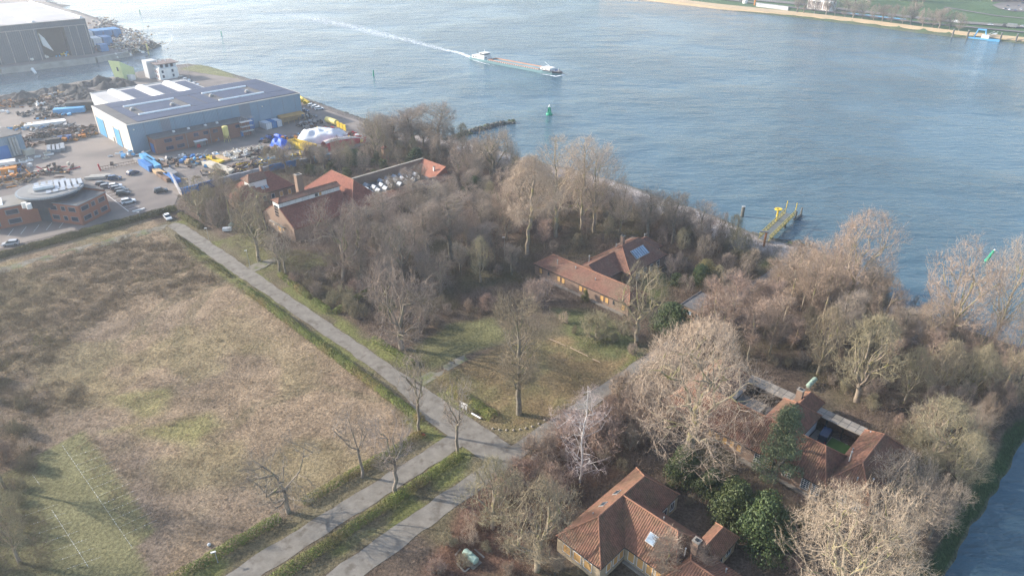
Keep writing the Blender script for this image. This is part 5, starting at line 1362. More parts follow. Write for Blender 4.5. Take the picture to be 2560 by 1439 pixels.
stack(176, 282, 13, 4, 2.2, bluel, 'light blue barge section on dark scrap left of the halls', 20, 1, 'barge_section', 'barge section')
stack(206, 273, 12, 6, 3.6, scrapd, 'dark box of scrap against the white hall', 20, 2, 'scrap_box', 'box')
stack(26, 432, 5, 4, 2, orng, 'orange skip at the left edge', 30, 1, 'skip', 'skip')
stack(22, 424, 6, 4, 1, white, 'white sheets on the orange skip', 30, 4, 'sheet_stack', 'sheets', z=2.3)
stack(135, 358, 5.5, 3, 1.8, scrapd, 'dark skip left of the blue skips', 30, 1, 'skip', 'skip')
stack(152, 354, 6.5, 2.4, 1.6, bluep, 'long blue skip in the left yard', 30, 1, 'skip', 'skip')
stack(165, 351, 5, 2.4, 1.8, blued, 'dark blue skip right of the long blue one', 30, 1, 'skip', 'skip')
stack(240, 452 - 4, 7, 1.6, .9, mat('concrete_block', (.42, .40, .36)), 'left concrete block by the parked cars', 12, 2, 'concrete_block', 'block')
stack(252, 444, 7, 1.6, .9, MATS['concrete_block'], 'right concrete block by the parked cars', 12, 2, 'concrete_block', 'block')
# yellow frame container, tarps, hull
h = empty('frame_container', G(760, 370), 0, 'open yellow steel trough beside the white tarpaulin', 'steel trough')
a_ = R(-36); L_, W_, H_ = 14, 3.2, 2.8; x, y, _ = G(758, 372)
b = MB(); c, s = math.cos(a_), math.sin(a_)
for o_, l_, w_ in ((W_ / 2, L_, .15), (-W_ / 2, L_, .15)): b.box((x - s * o_, y + c * o_, H_ / 2), (l_, w_, H_), a_)
for o_ in (L_ / 2, -L_ / 2): b.box((x + c * o_, y + s * o_, H_ / 2), (.15, W_, H_), a_)
b.box((x, y, .3), (L_ - .3, W_ - .3, .2), a_); b.build('trough', yel, h)
rb = MB()
for k in range(8): t = -L_ / 2 + L_ * (k + .5) / 8; rb.box((x + c * t - s * (-W_ / 2 - .1), y + s * t + c * (-W_ / 2 - .1), H_ / 2), (.15, .12, H_ - .1), a_); rb.box((x + c * t, y + s * t, H_ - .1), (.1, W_ - .2, .1), a_)
rb.build('ribs', yelp, h)
def drape(px, py, L, W, H, m, label, ang, seed, name='tarpaulin', cat='tarpaulin', rough_=.12, flat=.5):
    x0, y0, _ = G(px, py); n1, n2 = 26, 18; V = []; a = R(ang)
    X_ = np.linspace(-1, 1, n1); Y_ = np.linspace(-1, 1, n2)
    for i in X_:
        for j in Y_:
            e = max(0, 1 - abs(i) ** 5) * max(0, 1 - abs(j) ** 2.4) ** flat
            w0 = vnoise(np.array([i * L / 2]), np.array([j * W / 2]), 2.0, seed)[0]
            x, y = i * L / 2 * (1 + .05 * math.sin(j * 4)), j * W / 2
            V.append((x0 + math.cos(a) * x - math.sin(a) * y, y0 + math.sin(a) * x + math.cos(a) * y, .05 + H * e * (1 - rough_ * 2 + w0 * rough_ * 4)))
    Fs = [[i * n2 + j, (i + 1) * n2 + j, (i + 1) * n2 + j + 1, i * n2 + j + 1] for i in range(n1 - 1) for j in range(n2 - 1)]
    o = bpy.data.objects.new(name, raw_mesh(name, np.array(V), np.array(Fs), m, smooth=True)); link(o); return tag(o, label, cat)
drape(704, 368, 11, 4.6, 3.2, tarpb, 'crumpled blue tarpaulin over a long load', -44, 5, rough_=.25)
drape(697, 349, 6, 3, 2.4, tarpb, 'small blue cover behind the crumpled blue tarpaulin', -30, 7)
drape(806, 348, 20, 13, 4.2, tarpw, 'large white tarpaulin over a humped load', 10, 9, rough_=.12)
drape(716, 360, 10, 2.2, 1.6, mat('grey_tarp', (.36, .38, .42)), 'long grey cover between the blue covers', -36, 11)
h = empty('steel_hull', G(870, 372), 0, 'long red and white hull shell lying along the wall', 'hull')
A = np.array(G(812, 376)); B = np.array(G(912, 350)); d = (B - A) / np.linalg.norm(B - A); n_ = np.array([-d[1], d[0], 0]); L = np.linalg.norm(B - A)
b = MB(); 
for k in range(14):
    t0, t1 = k / 14, (k + 1) / 14
    r0, r1 = 3.0 * math.sin(math.pi * min(.96, .12 + t0 * .88) ** .55) ** .5, 3.0 * math.sin(math.pi * min(.96, .12 + t1 * .88) ** .55) ** .5
    ring = lambda t, r: [A + d * L * t + n_ * math.cos(a) * r + np.array([0, 0, max(0, math.sin(a)) * r * 1.35]) for a in [math.pi * i / 10 for i in range(11)]]
    R0, R1 = ring(t0, r0), ring(t1, r1)
    for i in range(10): b.face([R0[i], R0[i + 1], R1[i + 1], R1[i]], 0 if i < 4 else 1 if i < 7 else 0)
b.build('shell', [redp, mat('hull_white', (.66, .58, .52))], h)
h = empty('pipe', G(832, 310), 0, 'big yellow pipe lying at the quay end of the yard', 'pipe')
MB().tube(tuple(np.array(G(818, 307)) + (0, 0, 1.6)), tuple(np.array(G(842, 315)) + (0, 0, 1.6)), 1.25, n=16).build('shell', yelp, h)
for k in range(3): xx = G(846 + k * 8, 318 + k * 4); MB().box((xx[0], xx[1], 1.3), (.3, 1.8, 2.6), R(50)).build('saddle', yel, h)
h = empty('crane_jib', G(752, 258), 0, 'yellow curved crane pieces behind the right end of the hall', 'crane part')
for pts in ([(738, 249), (748, 252), (758, 258), (763, 263)], [(745, 266), (752, 262), (762, 261), (772, 263)]):
    b = MB(); q = [np.array(G(*p)) + (0, 0, 1.2 + .8 * (i in (1, 2))) for i, p in enumerate(pts)]
    for m0, m1 in zip(q, q[1:]): b.tube(m0, m1, 1.0, n=6)
    b.build('jib_section', yel, h)
# left duct hall
h = empty('industrial_hall', G(0, 360), 0, 'blue grey hall with silver ducts cut by the left edge', 'industrial hall')
a0, b0 = G(-60, 415), G(70, 384); d = np.array([b0[0] - a0[0], b0[1] - a0[1]]); Lh = np.hypot(*d); d = d / Lh; n_ = np.array([-d[1], d[0]])
q4 = [a0[:2], b0[:2], tuple(np.array(b0[:2]) + n_ * 15), tuple(np.array(a0[:2]) + n_ * 15)]
MB().prism(q4, -.1, 8).build('wall', clad, h); MB().prism(inset(q4, 1.01), 8.02, 8.3).build('roof', felt, h)
q_ = lambda t, o, z: (a0[0] + d[0] * t - n_[0] * o, a0[1] + d[1] * t - n_[1] * o, z)
MB().hexa([q_(Lh * .42, .1, 0), q_(Lh * .68, .1, 0), q_(Lh * .68, .01, 0), q_(Lh * .42, .01, 0)], [q_(Lh * .42, .1, 5), q_(Lh * .68, .1, 5), q_(Lh * .68, .01, 5), q_(Lh * .42, .01, 5)]).build('door', bluep, h)
for k in range(3): MB().tube(q_(Lh * (.74 + .055 * k), .7, .6), q_(Lh * (.74 + .055 * k), .7, 7.6), .45, n=10).build('duct', zinc, h)
MB().hexa([q_(Lh * .9, 3, 0), q_(Lh * 1.08, 3, 0), q_(Lh * 1.08, .2, 0), q_(Lh * .9, .2, 0)], [q_(Lh * .9, 3, 2.2), q_(Lh * 1.08, 3, 2.2), q_(Lh * 1.08, .2, 2.2), q_(Lh * .9, .2, 2.2)]).build('tank', beige, h)
# site cabin in front of the annex and small yard things
h = empty('site_cabin', P(103, -281), 0, 'small white roofed site shelter at the brick annex', 'shelter')
MB().uvbox(100.3, 105.5, -283.6, -281.4, 2.5, 2.7).build('roof', white, h)
for u in (100.5, 102.8, 105.1): MB().uvbox(u, u + .15, -281.6, -281.45, 0, 2.5).build('post', steel, h)
MB().uvbox(100.6, 105.2, -283.5, -283.4, 0, 2.5).build('back_wall', steel, h); MB().uvbox(101, 102.3, -282.8, -282, .05, 1.3).build('bin', redp, h)
heap(540, 353, 3, 2, 2, [orng, steel], 12, 'orange mixer beside the yellow silo', 71, 'box', 40, 'mixer', 'machine')
# gravity painted bay lines of the car park
ln = mat('road_paint', (.70, .70, .68), (.56, .56, .54), .6, .8)
b = MB()
def pline(b, p, q, w_=.14, z=.068):
    a, c = np.array(G(*p)), np.array(G(*q)); d = (c - a) / np.linalg.norm(c - a); n = np.array([-d[1], d[0], 0]) * w_ / 2; zz = np.array([0, 0, z])
    b.face([a - n + zz, c - n + zz, c + n + zz, a + n + zz])
pline(b, (240, 466), (322, 529), .2)
for i in range(9): 
    x, y = 262 + i * 8.2, 483 + i * 5.9; pline(b, (x, y), (x + 29, y - 8.5))
for i in range(5): x = 20 + i * 32; pline(b, (x, 590 - i * 5), (x + 14, 572 - i * 5))
b.build('bay_markings', ln, kind='structure')
b = MB(); pline(b, (332, 530), (362, 522), .7, .3); b.prism([G(332, 530)[:2], G(362, 522)[:2], G(362, 524)[:2], G(332, 532)[:2]], .07, .45); tag(b.build('barrier_block', white, None), 'white low barrier at the car park corner', 'barrier')
# ------------------------------------------------------------------ far harbour arm with the huge hangar
hang = mat('hangar_steel', (.085, .105, .125), (.075, .09, .11), .03, .7, pat='corr', per=1.2, pd=.15)
hroof = mat('hangar_roof', (.50, .45, .41), (.42, .38, .35), .05, .8)
h = empty('hangar', P(120, -590), 0, 'huge dark harbour hangar with open bay and striped pale roof', 'hangar')
W0 = MB(); zt = 22.0
W0.uvbox(20, 110.5, -662, -537, 0, zt); W0.uvbox(110.5, 126, -662, -545, 0, zt); W0.uvbox(126, 139.8, -662, -537, 0, zt); W0.uvbox(110.5, 126, -545, -537, 18.5, zt)
W0.build('wall', hang, h)
MB().uvbox(111, 125.5, -544.96, -544.9, .2, 18.4).build('bay_shade_panel', mat('bay_shade', (.035, .045, .055), rough=.9), h)  # back panel coloured dark to stand in for shade inside the bay
rf = MB().uvbox(19.5, 140.2, -662.5, -536.6, zt + .01, zt + .5).build('roof', hroof, h)
b = MB()
for u in (137, 109.5, 81, 53): MB().uvbox(u, u + 1.6, -661.5, -538.2, zt + .52, zt + 1.5).build('roof_spine', white, rf)
for i in range(11):
    for (a, c) in ((111.8, 134.5), (83.3, 107), (55, 78.5)):
        v = -657 + i * 11
        MB().hexa([P(a, v, zt + .52), P(c, v, zt + .52), P(c, v + 5.4, zt + .52), P(a, v + 5.4, zt + .52)], [P(a, v, zt + 1.5), P(c, v, zt + 1.5), P(c, v + 5.4, zt + .62), P(a, v + 5.4, zt + .62)]).build('roof_light_strip', mat('strip_pale', (.58, .53, .49), (.50, .46, .43), .06, .7), rf)
for u in (56, 63.5, 71, 78.5, 86, 93.5, 101, 108.5, 128.5, 133.0, 138.2): MB().uvbox(u, u + .45, -536.98, -536.6, 0, 18.3).build('door_rail', steel, h)
MB().uvbox(50, 139, -536.95, -536.7, 18.4, 18.9).build('door_lintel', steel, h)
# ship bow and gear inside the bay
h = empty('ship_section', G(140, 122), 0, 'white ship section standing in the open hangar bay', 'ship section')
b = MB(); b.hexa([P(112, -543, 8), P(117, -543, 4), P(117, -540, 4), P(112, -540, 8)], [P(111.5, -543, 16), P(114.0, -543, 12.5), P(114.0, -540, 12.5), P(111.5, -540, 16)]); b.build('bow_plate', white, h)
heap(148, 133, 12, 5, 3.5, [white, yel, bluel, steel], 30, 'white and yellow machines before the open hangar bay', 80, 'box', 45, z=.4)
heap(70, 150, 7, 4, 2.5, [yel], 12, 'yellow vehicle parts on the far quay', 81, 'box', 45, z=.4)
heap(172, 141, 8, 4, 3, [yel, bluel, scrapd], 16, 'yellow and blue machine on the far quay', 82, 'box', 45, z=.4)
heap(100, 150, 8, 3, 2, [white, steel], 10, 'white crates on the far quay', 83, 'box', 45, z=.4)
heap(320, 100, 90, 22, 3.5, [steel, wood, scrapd, beige, white], 360, 'wide spread of scrap on the tip of the far harbour arm', 84, 'mix', -60)
heap(265, 68, 90, 14, 3, [steel, scrapd, beige, rust], 200, 'scrap row behind the blue containers on the far arm', 85, 'mix', -60)
heap(300, 118, 40, 10, 2.5, [scrapd, rust, wood, steel], 120, 'low scrap along the far quay edge', 86, 'mix', 30)
heap(322, 110, 5, 4, 4, [white], 12, 'white cabin like block on the far arm tip', 87, 'box', 30)
gb = 'blue containers on the far harbour arm'
lb = ['first', 'second', 'third', 'fourth']
ub, vb = UV(268, 91)
for i in range(4): container(ub - 18 + i * 6.5, vb - 2, 14, 5.6, 6.0, cont_b if i else cont_w, lb[i] + ' from the left of the four tall containers on the far arm', gb, 'v', z=.05)
ub, vb = UV(250, 112)
for i in range(3): container(ub - 13 + i * 6.5, vb - 2, 13, 5.6, 6.0, (cont_w, cont_w, cont_b)[i], lb[i] + ' from the left of the three containers nearest the hangar', 'containers nearest the hangar', 'v', z=.05)
ub, vb = UV(244, 127); container(ub, vb, 8, 5, 4.5, cont_b, 'small blue container at the far hangar corner', z=.05)
h = empty('quay_building', G(100, -4), 0, 'grey white block building behind the far hangar', 'building')
q = pxw([(84, 3), (116, 5), (112, -8), (84, -10)]); MB().prism(q, 0, 14).build('wall', mat('pale_wall', (.5, .5, .52)), h); MB().prism(inset(q, 1.02), 14.02, 14.6).build('roof', steel, h)

# ------------------------------------------------------------------ buoys, posts, jetty
green = mat('buoy_green', (.02, .34, .20), (.015, .27, .16), .8, .45)
def buoy(px, py, s, label, tilt=0, thin=False):
    x, y, _ = G(px, py, WZ); o = empty('buoy', (0, 0, 0), 0, label, 'buoy')
    if thin:
        MB().lathe((0, 0, 0), [(0, -1.5), (.9, -1.2), (1.0, .0), (.75, .8), (.55, 6.2), (0, 6.4)], 14).build('body', green, o)
        MB().lathe((0, 0, 6.4), [(.35, 0), (.35, .5), (0, .6)], 8).build('lantern', white, o)
    else:
        MB().lathe((0, 0, 0), [(0, -.8), (1.5, -.7), (1.6, .5), (1.35, .95), (0, 1.0)], 18).build('float', green, o)
        f = MB()
        for a in range(4): f.tube((1.05 * math.cos(a * math.pi / 2 + .4), 1.05 * math.sin(a * math.pi / 2 + .4), .95), (.3 * math.cos(a * math.pi / 2 + .4), .3 * math.sin(a * math.pi / 2 + .4), 4.0), .17, n=6)
        f.build('frame', green, o); MB().lathe((0, 0, 0), [(0, 1.0), (.75, 1.0), (.45, 3.0), (0, 3.2)], 10).build('core', green, o)
        MB().lathe((0, 0, 3.9), [(.55, 0), (.45, .3), (.2, .8), (0, 1.3)], 10).build('topmark', white, o)
    o.location = (x, y, WZ); o.scale = (s, s, s); o.rotation_euler = (R(tilt), R(tilt * .4), 0); return o
buoy(1373, 287, 1.0, 'green light buoy floating near the stone groyne')
buoy(2466, 652, .62, 'leaning green buoy behind the rightmost poplar', 14, True)
buoy(934, 190, .55, 'small green buoy in mid river left of the barge wake', 4, True)
buoy(554, 88, .5, 'tiny green buoy straight above the long hall', 4, True)
buoy(350, 32, .5, 'tiny green buoy beyond the far harbour arm', 4, True)
def post(px, py, h_, r_, m, label, group=None, cat='mooring post', name='mooring_post', cap=None):
    x, y, _ = G(px, py, WZ); o = empty(name, (x, y, WZ), 0, label, cat, group)
    MB().tube((x, y, WZ - 1.5), (x, y, WZ + h_), r_, n=12).build('pile', m, o)
    MB().tube((x, y, WZ + h_ + .003), (x, y, WZ + h_ + .2), r_ * 1.06, n=12).build('cap', cap or zinc, o); return o
pile = mat('pile_steel', (.16, .15, .13), (.09, .085, .075), .6, .8)
post(1855, 541, 3.4, .55, pile, 'lone grey mooring post in the river left of the yellow jetty')
for (x, y), lbl in zip([(2380, 94), (2417, 97), (2499, 104), (2538, 107)], ['leftmost mooring pile at the far bank pontoon', 'pile at the left end of the far bank pontoon', 'pile at the right end of the far bank pontoon', 'rightmost mooring pile by the far bank pontoon']): post(x, y, 6.0, .6, pile, lbl)
post(372, 136, 7, .45, yelp, 'thin yellow pole in the water at the tip of the far arm')
MB_ = MB(); p0, p1 = G(80, 172, WZ + 3), G(90, 184, WZ + .5); tag(MB_.tube(p0, p1, .9, .7, n=8).build('floating_boom', white, None), 'short white pole leaning from the far quay into the basin', 'boom')
# jetty
h = empty('jetty', G(1945, 570, WZ), 0, 'yellow lattice gangway jetty reaching into the river', 'jetty')
A = np.array(G(1908, 600, -1.2)); B = np.array(G(1975, 535, -1.2)); d = (B - A) / np.linalg.norm(B - A); n_ = np.array([-d[1], d[0], 0]); L = np.linalg.norm(B - A)
b = MB(); wq = 1.5
for s in (-1, 1):
    for z in (0, 1.7): b.tube(A + n_ * wq * s + (0, 0, z), B + n_ * wq * s + (0, 0, z), .13, n=6)
    N_ = 12
    for k in range(N_):
        p = A + d * L * k / N_ + n_ * wq * s; q = A + d * L * (k + 1) / N_ + n_ * wq * s
        b.tube(p, q + np.array([0, 0, 1.7]), .07, n=5); b.tube(p + np.array([0, 0, 1.7]), q, .07, n=5); b.tube(q, q + np.array([0, 0, 1.7]), .08, n=5)
b.build('truss', mat('jetty_yellow', (.40, .33, .11), (.30, .25, .09), .5, .6), h)
q = [A - n_ * 1.3, B - n_ * 1.3, B + n_ * 1.3, A + n_ * 1.3]; MB().hexa([p + np.array([0, 0, -.05]) for p in q], [p + np.array([0, 0, .07]) for p in q]).build('deck', mat('grating', (.20, .21, .20)), h)
M_ = A + d * L * .68
for p in (M_ + n_ * 1.2, M_ - n_ * 1.2): MB().tube(p + (0, 0, -5), p + (0, 0, -.1), .32, n=8).build('pile', pile, h)
MB().tube(M_ + n_ * 1.8, M_ + n_ * 1.8 + np.array([0, 0, 3.6]), .3, n=8).build('mast', yel, h)
cc = M_ + n_ * 1.8 + np.array([0, 0, 3.7]); MB().lathe(cc, [(.55, 0), (1.15, 0), (1.15, .35), (.55, .35), (.55, 0)], 16).build('ring', yel, h)
for s in (-1, 1): MB().tube(B + n_ * wq * s + (0, 0, 1.7), B + n_ * wq * s + (0, 0, 4.2), .12, n=6).build('end_post', yel, h)
e2 = np.array(G(2003, 539, WZ)); s2 = B + n_ * -1.6; s2[2] = WZ + .4; e2[2] = WZ + .4
q = MB(); q.tube(s2, e2, .4, n=6); q.build('landing_beam', pile, h)
for t in (.15, .9): p = s2 + (e2 - s2) * t; MB().tube(p + (0, 0, -2), p + (0, 0, 2.6), .28, n=8).build('pile', pile, h)
x, y, _ = G(1908, 622, WZ + 1); o = empty('jetty_post', (x, y, WZ), 0, 'orange rusty post with lamp arm at the foot of the jetty', 'post')
MB().tube((x, y, WZ), (x, y, 3.2), .30, n=10).build('pile', mat('rust_orange', (.45, .20, .08), (.33, .14, .06), .8), o); MB().box((x - .5, y + .2, 3.4), (2.6, .5, .3), R(-10)).build('lamp_arm', steel, o)
x, y, _ = G(1942, 690); o = empty('warning_sign', (x, y, 0), 0, 'yellow sign board standing on the path to the beach', 'sign')
MB().box((x, y, 2.0), (1.0, .06, 1.2), R(60), tilt=(-.2, 0)).build('board', mat('sign_yellow', (.85, .55, .03)), o); MB().tube((x, y, 0), (x, y, 1.5), .05, n=6).build('post', steel, o)
# stone groyne and boulders
def groyne(px, w_, h_, label, seed, m):
    r = np.random.default_rng(seed); b = MB(); q = [np.array(G(*p, WZ)) for p in px]
    for a, c in zip(q, q[1:]):
        L = np.linalg.norm(c - a); d = (c - a) / L; n = np.array([-d[1], d[0], 0])
        for k in range(int(L * w_ * 1.0)):
            t, o = r.random() * L, r.normal() * w_ * .33; zz = WZ + h_ * max(0, 1 - (o / w_) ** 2 * 1.6) - .5
            p = a + d * t + n * o; s = r.uniform(.7, 1.5); b.box((p[0], p[1], zz), (s, s * .8, s * .6), r.random() * 3, int(r.random() < .3), (r.normal() * .4, r.normal() * .4))
        b.hexa([a - n * w_ * .6 + (0, 0, -2), c - n * w_ * .6 + (0, 0, -2), c + n * w_ * .6 + (0, 0, -2), a + n * w_ * .6 + (0, 0, -2)], [a - n * w_ * .3 + (0, 0, h_ * .45), c - n * w_ * .3 + (0, 0, h_ * .45), c + n * w_ * .3 + (0, 0, h_ * .45), a + n * w_ * .3 + (0, 0, h_ * .45)])
    return tag(b.build('groyne', m, None), label, 'groyne')
stone = [mat('dark_stone', (.13, .125, .11), (.08, .078, .07), .6, .9), mat('weedy_stone', (.085, .105, .05), (.06, .075, .035), .6, .9)]
groyne([(1105, 356), (1180, 330), (1240, 314), (1284, 306)], 3.0, 1.6, 'dark stone groyne reaching from the beach into the river', 401, stone)
groyne([(1960, 618), (2000, 612), (2026, 620)], 2.2, 1.4, 'small stone groyne right of the yellow jetty', 402, stone)
groyne([(740, 246), (800, 266), (860, 287), (912, 306)], 1.6, 1.6, 'dark rubble edge of the quay right of the hall', 403, stone)
groyne([(1990, 605), (1930, 597), (1880, 580)], .8, .4, 'low stones at the water line by the jetty foot', 404, stone)

# ------------------------------------------------------------------ barge
hullm = mat('barge_hull', (.20, .33, .35), (.15, .25, .27), .12, .5); hold = mat('barge_coaming', (.50, .26, .17), (.42, .22, .15), .1, .7); deckm = mat('barge_deck', (.40, .38, .36), (.3, .29, .28), .2, .8)
xa, ya, _ = G(1183, 146, WZ); xb, yb, _ = G(1405, 188, WZ)
Lb = math.hypot(xb - xa, yb - ya); ab = math.atan2(yb - ya, xb - xa)
h = empty('barge', (xa, ya, WZ), 0, 'long river barge with white wheelhouse and orange hold under way', 'barge')
def q(x, y, z): return (xa + math.cos(ab) * x - math.sin(ab) * y, ya + math.sin(ab) * x + math.cos(ab) * y, WZ + z)
out = [(0, -3.6), (2, -4.5), (Lb - 12, -4.6), (Lb - 5, -3.6), (Lb, -.3), (Lb, .3), (Lb - 5, 3.6), (Lb - 12, 4.6), (2, 4.5), (0, 3.6)]
def sheer(x): return 1.3 + (.9 if x > Lb - 13 else 0) + (.5 if x < 16 else 0)
MB().hexa([q(x * .995, y * .93, -.8) for x, y in out], [q(x, y, sheer(x)) for x, y in out]).build('hull', [hullm], h)
MB().hexa([q(x, y * .97, 1.1) for x, y in out[2:8]], [q(x + .2, y, 2.6) for x, y in out[2:8]]).build('bow', mat('bow_dark', (.06, .06, .07)), h)
MB().hexa([q(Lb - 12, -4, 2.62), q(Lb - 2, -1, 2.62), q(Lb - 2, 1, 2.62), q(Lb - 12, 4, 2.62)], [q(Lb - 12, -4, 2.7), q(Lb - 2, -1, 2.7), q(Lb - 2, 1, 2.7), q(Lb - 12, 4, 2.7)]).build('foredeck', deckm, h)
b = MB()
for y in (-3.7, 3.5): lbox(b, q, 18, Lb - 16, y, y + .25, 1.3, 3.0)
for x in (18, Lb - 16.2): lbox(b, q, x, x + .25, -3.4, 3.4, 1.3, 3.0)
b.build('hold_coaming', hold, h)
lbox(MB(), q, 18.3, Lb - 16.3, -3.4, 3.4, 1.32, 1.9).build('hold_floor', mat('hold_floor', (.16, .13, .115)), h)
b = MB()
for k in range(24): x = 18 + (Lb - 34) * k / 23; lbox(b, q, x, x + .25, -4.3, -3.75, 1.3, 2.7)
b.build('coaming_stays', white, h)
lbox(MB(), q, 2.5, 14, -3.6, 3.6, 1.75, 4.4).build('deckhouse', white, h)
wh = lbox(MB(), q, 9, 13.2, -2.6, 2.6, 4.41, 6.9).build('wheelhouse', white, h)
lbox(MB(), q, 8.95, 13.28, -2.66, 2.66, 5.3, 6.3).build('windows', wglass, wh); lbox(MB(), q, 8.6, 13.8, -3, 3, 6.92, 7.15).build('roof', white, wh)
for x in (3.5, 6, 14.02): lbox(MB(), q, x, x + (1.1 if x < 14 else .06), -3.68 if x < 14 else -2.5, -3.6 if x < 14 else -1.2, 2.6, 3.6).build('window', wglass, h)
MB().tube(q(5, 0, 4.4), q(3.5, 0, 8.6), .14, n=6).build('crane_boom', dark, h); MB().tube(q(11, 0, 7.1), q(11, 0, 9.6), .1, n=6).build('mast', white, h)
lbox(MB(), q, Lb - 15, Lb - 7.5, -2.9, 2.9, 2.5, 4.4).build('fore_cabin', white, h)
for x in (Lb - 13.5, Lb - 11): lbox(MB(), q, x, x + 1, -2.98, -2.9, 3.0, 3.8).build('window', wglass, h)
MB().tube(q(Lb - 6, 0, 2.7), q(Lb - 14, 0, 8.2), .13, n=6).build('mast', white, h); MB().tube(q(Lb - 3, 0, 2.6), q(Lb - 3, 0, 5.2), .12, n=6).build('flagstaff', white, h)
for y in (-.8, .8): MB().tube(q(Lb - 4.5, y - .4, 3.1), q(Lb - 4.5, y + .4, 3.1), .5, n=10).build('winch', blued, h)
h.scale = (1, 1, .72)
# foam behind and beside it
def foam_mat(dens):
    m = bpy.data.materials.new('foam'); m.use_nodes = True; n, l = m.node_tree.nodes, m.node_tree.links
    b = n['Principled BSDF']; b.inputs['Base Color'].default_value = (.8, .84, .86, 1); b.inputs['Roughness'].default_value = .9
    t = n.new('ShaderNodeTexNoise'); tc = n.new('ShaderNodeTexCoord'); l.new(tc.outputs['Object'], t.inputs['Vector']); t.inputs['Scale'].default_value = .55; t.inputs['Detail'].default_value = 7; t.inputs['Roughness'].default_value = .75
    uvn = n.new('ShaderNodeAttribute'); uvn.attribute_name = 'fade'
    mm = n.new('ShaderNodeMath'); mm.operation = 'MULTIPLY_ADD'; l.new(uvn.outputs['Fac'], mm.inputs[0]); mm.inputs[1].default_value = dens; l.new(t.outputs['Fac'], mm.inputs[2])
    r = n.new('ShaderNodeMapRange'); l.new(mm.outputs[0], r.inputs['Value']); r.inputs['From Min'].default_value = .72; r.inputs['From Max'].default_value = 1.0
    l.new(r.outputs[0], b.inputs['Alpha']); return m
def ribbon(name, pts, widths, fades, m, z):
    V = []; fd = []
    P_ = [np.array(G(*p, z)) for p in pts]; dense = []
    for i in range(len(P_) - 1):
        for k in range(8): t = k / 8; dense.append((P_[i] * (1 - t) + P_[i + 1] * t, widths[i] * (1 - t) + widths[i + 1] * t, fades[i] * (1 - t) + fades[i + 1] * t))
    dense.append((P_[-1], widths[-1], fades[-1]))
    for i, (p, w_, f) in enumerate(dense):
        a = dense[max(0, i - 1)][0]; c = dense[min(len(dense) - 1, i + 1)][0]; d = (c - a) / np.linalg.norm(c - a); n_ = np.array([-d[1], d[0], 0])
        for j in range(5): t = j / 2 - 1; V.append(p + n_ * t * w_ / 2); fd.append(f * (1 - abs(t) ** 2))
    n0 = len(dense); Fs = [[i * 5 + j, (i + 1) * 5 + j, (i + 1) * 5 + j + 1, i * 5 + j + 1] for i in range(n0 - 1) for j in range(4)]
    me = raw_mesh(name, np.array(V), np.array(Fs), m); a_ = me.attributes.new('fade', 'FLOAT', 'POINT'); a_.data.foreach_set('value', np.array(fd, dtype=np.float32))
    o = bpy.data.objects.new(name, me); link(o); return tag(o, kind='stuff')
fm_ = foam_mat(.55)
ribbon('wake_foam', [(1188, 148), (1150, 133), (1100, 122), (1040, 106), (960, 88), (860, 62), (760, 42), (680, 26)], [5, 8, 12, 18, 25, 34, 44, 54], [1.0, .85, .62, .58, .58, .56, .52, .3], fm_, WZ + .03)
ribbon('wake_foam', [(1412, 187), (1390, 191), (1360, 186), (1335, 182)], [2.5, 3, 2.4, 1], [1.0, .95, .8, .2], fm_, WZ + .034)
ribbon('wake_foam', [(1182, 150), (1215, 160), (1250, 167)], [3, 2.2, 1], [.9, .7, .3], fm_, WZ + .038)
ribbon('wake_foam', [(425, 70), (430, 95), (415, 115), (408, 130)], [6, 7, 6, 3], [.3, .6, .6, .3], fm_, WZ + .03)

# ------------------------------------------------------------------ far bank
sandst = mat('embankment_stone', (.45, .34, .21), (.38, .29, .18), .1, .9)
E0 = [(1500, -24), (1640, -5), (1800, 14), (2000, 34), (2150, 51), (2300, 70), (2420, 84), (2560, 97), (2700, 116)]
def shift(pts, dy): return [(x, y + dy) for x, y in pts]
lo_, hi_ = pxw(shift(E0, 5), -1.2), pxw(shift(E0, -3), .4)
b = MB()
for i in range(len(E0) - 1):
    a, c = lo_[i], lo_[i + 1]; e, f = hi_[i + 1], hi_[i]
    b.hexa([(a[0], a[1], WZ - 1), (c[0], c[1], WZ - 1), (e[0], e[1], WZ - 1), (f[0], f[1], WZ - 1)], [(a[0], a[1], -1.0), (c[0], c[1], -1.0), (e[0], e[1], .6), (f[0], f[1], .6)])
b.build('embankment', sandst, kind='structure')
strip_sheet('road', pxw([(1560, -34), (1800, -4), (2000, 14), (2150, 33), (2300, 50), (2420, 62), (2560, 72), (2700, 84), (2700, 78), (2560, 66), (2420, 56), (2300, 44), (2150, 27), (2000, 8), (1800, -10), (1560, -42)]), .7, asph)
strip_sheet('footpath', pxw([(1560, -28), (2000, 24), (2300, 60), (2560, 84), (2700, 97), (2700, 94), (2560, 81), (2300, 57), (2000, 21), (1560, -31)]), .7, yardm)
strip_sheet('footpath', pxw([(2360, 20), (2490, 42), (2600, 52), (2600, 50), (2490, 40), (2362, 18)]), .5, yardm)
strip_sheet('footpath', pxw([(2480, 14), (2500, 8), (2600, 4), (2600, 32), (2530, 30), (2500, 24)]), .5, yardm)
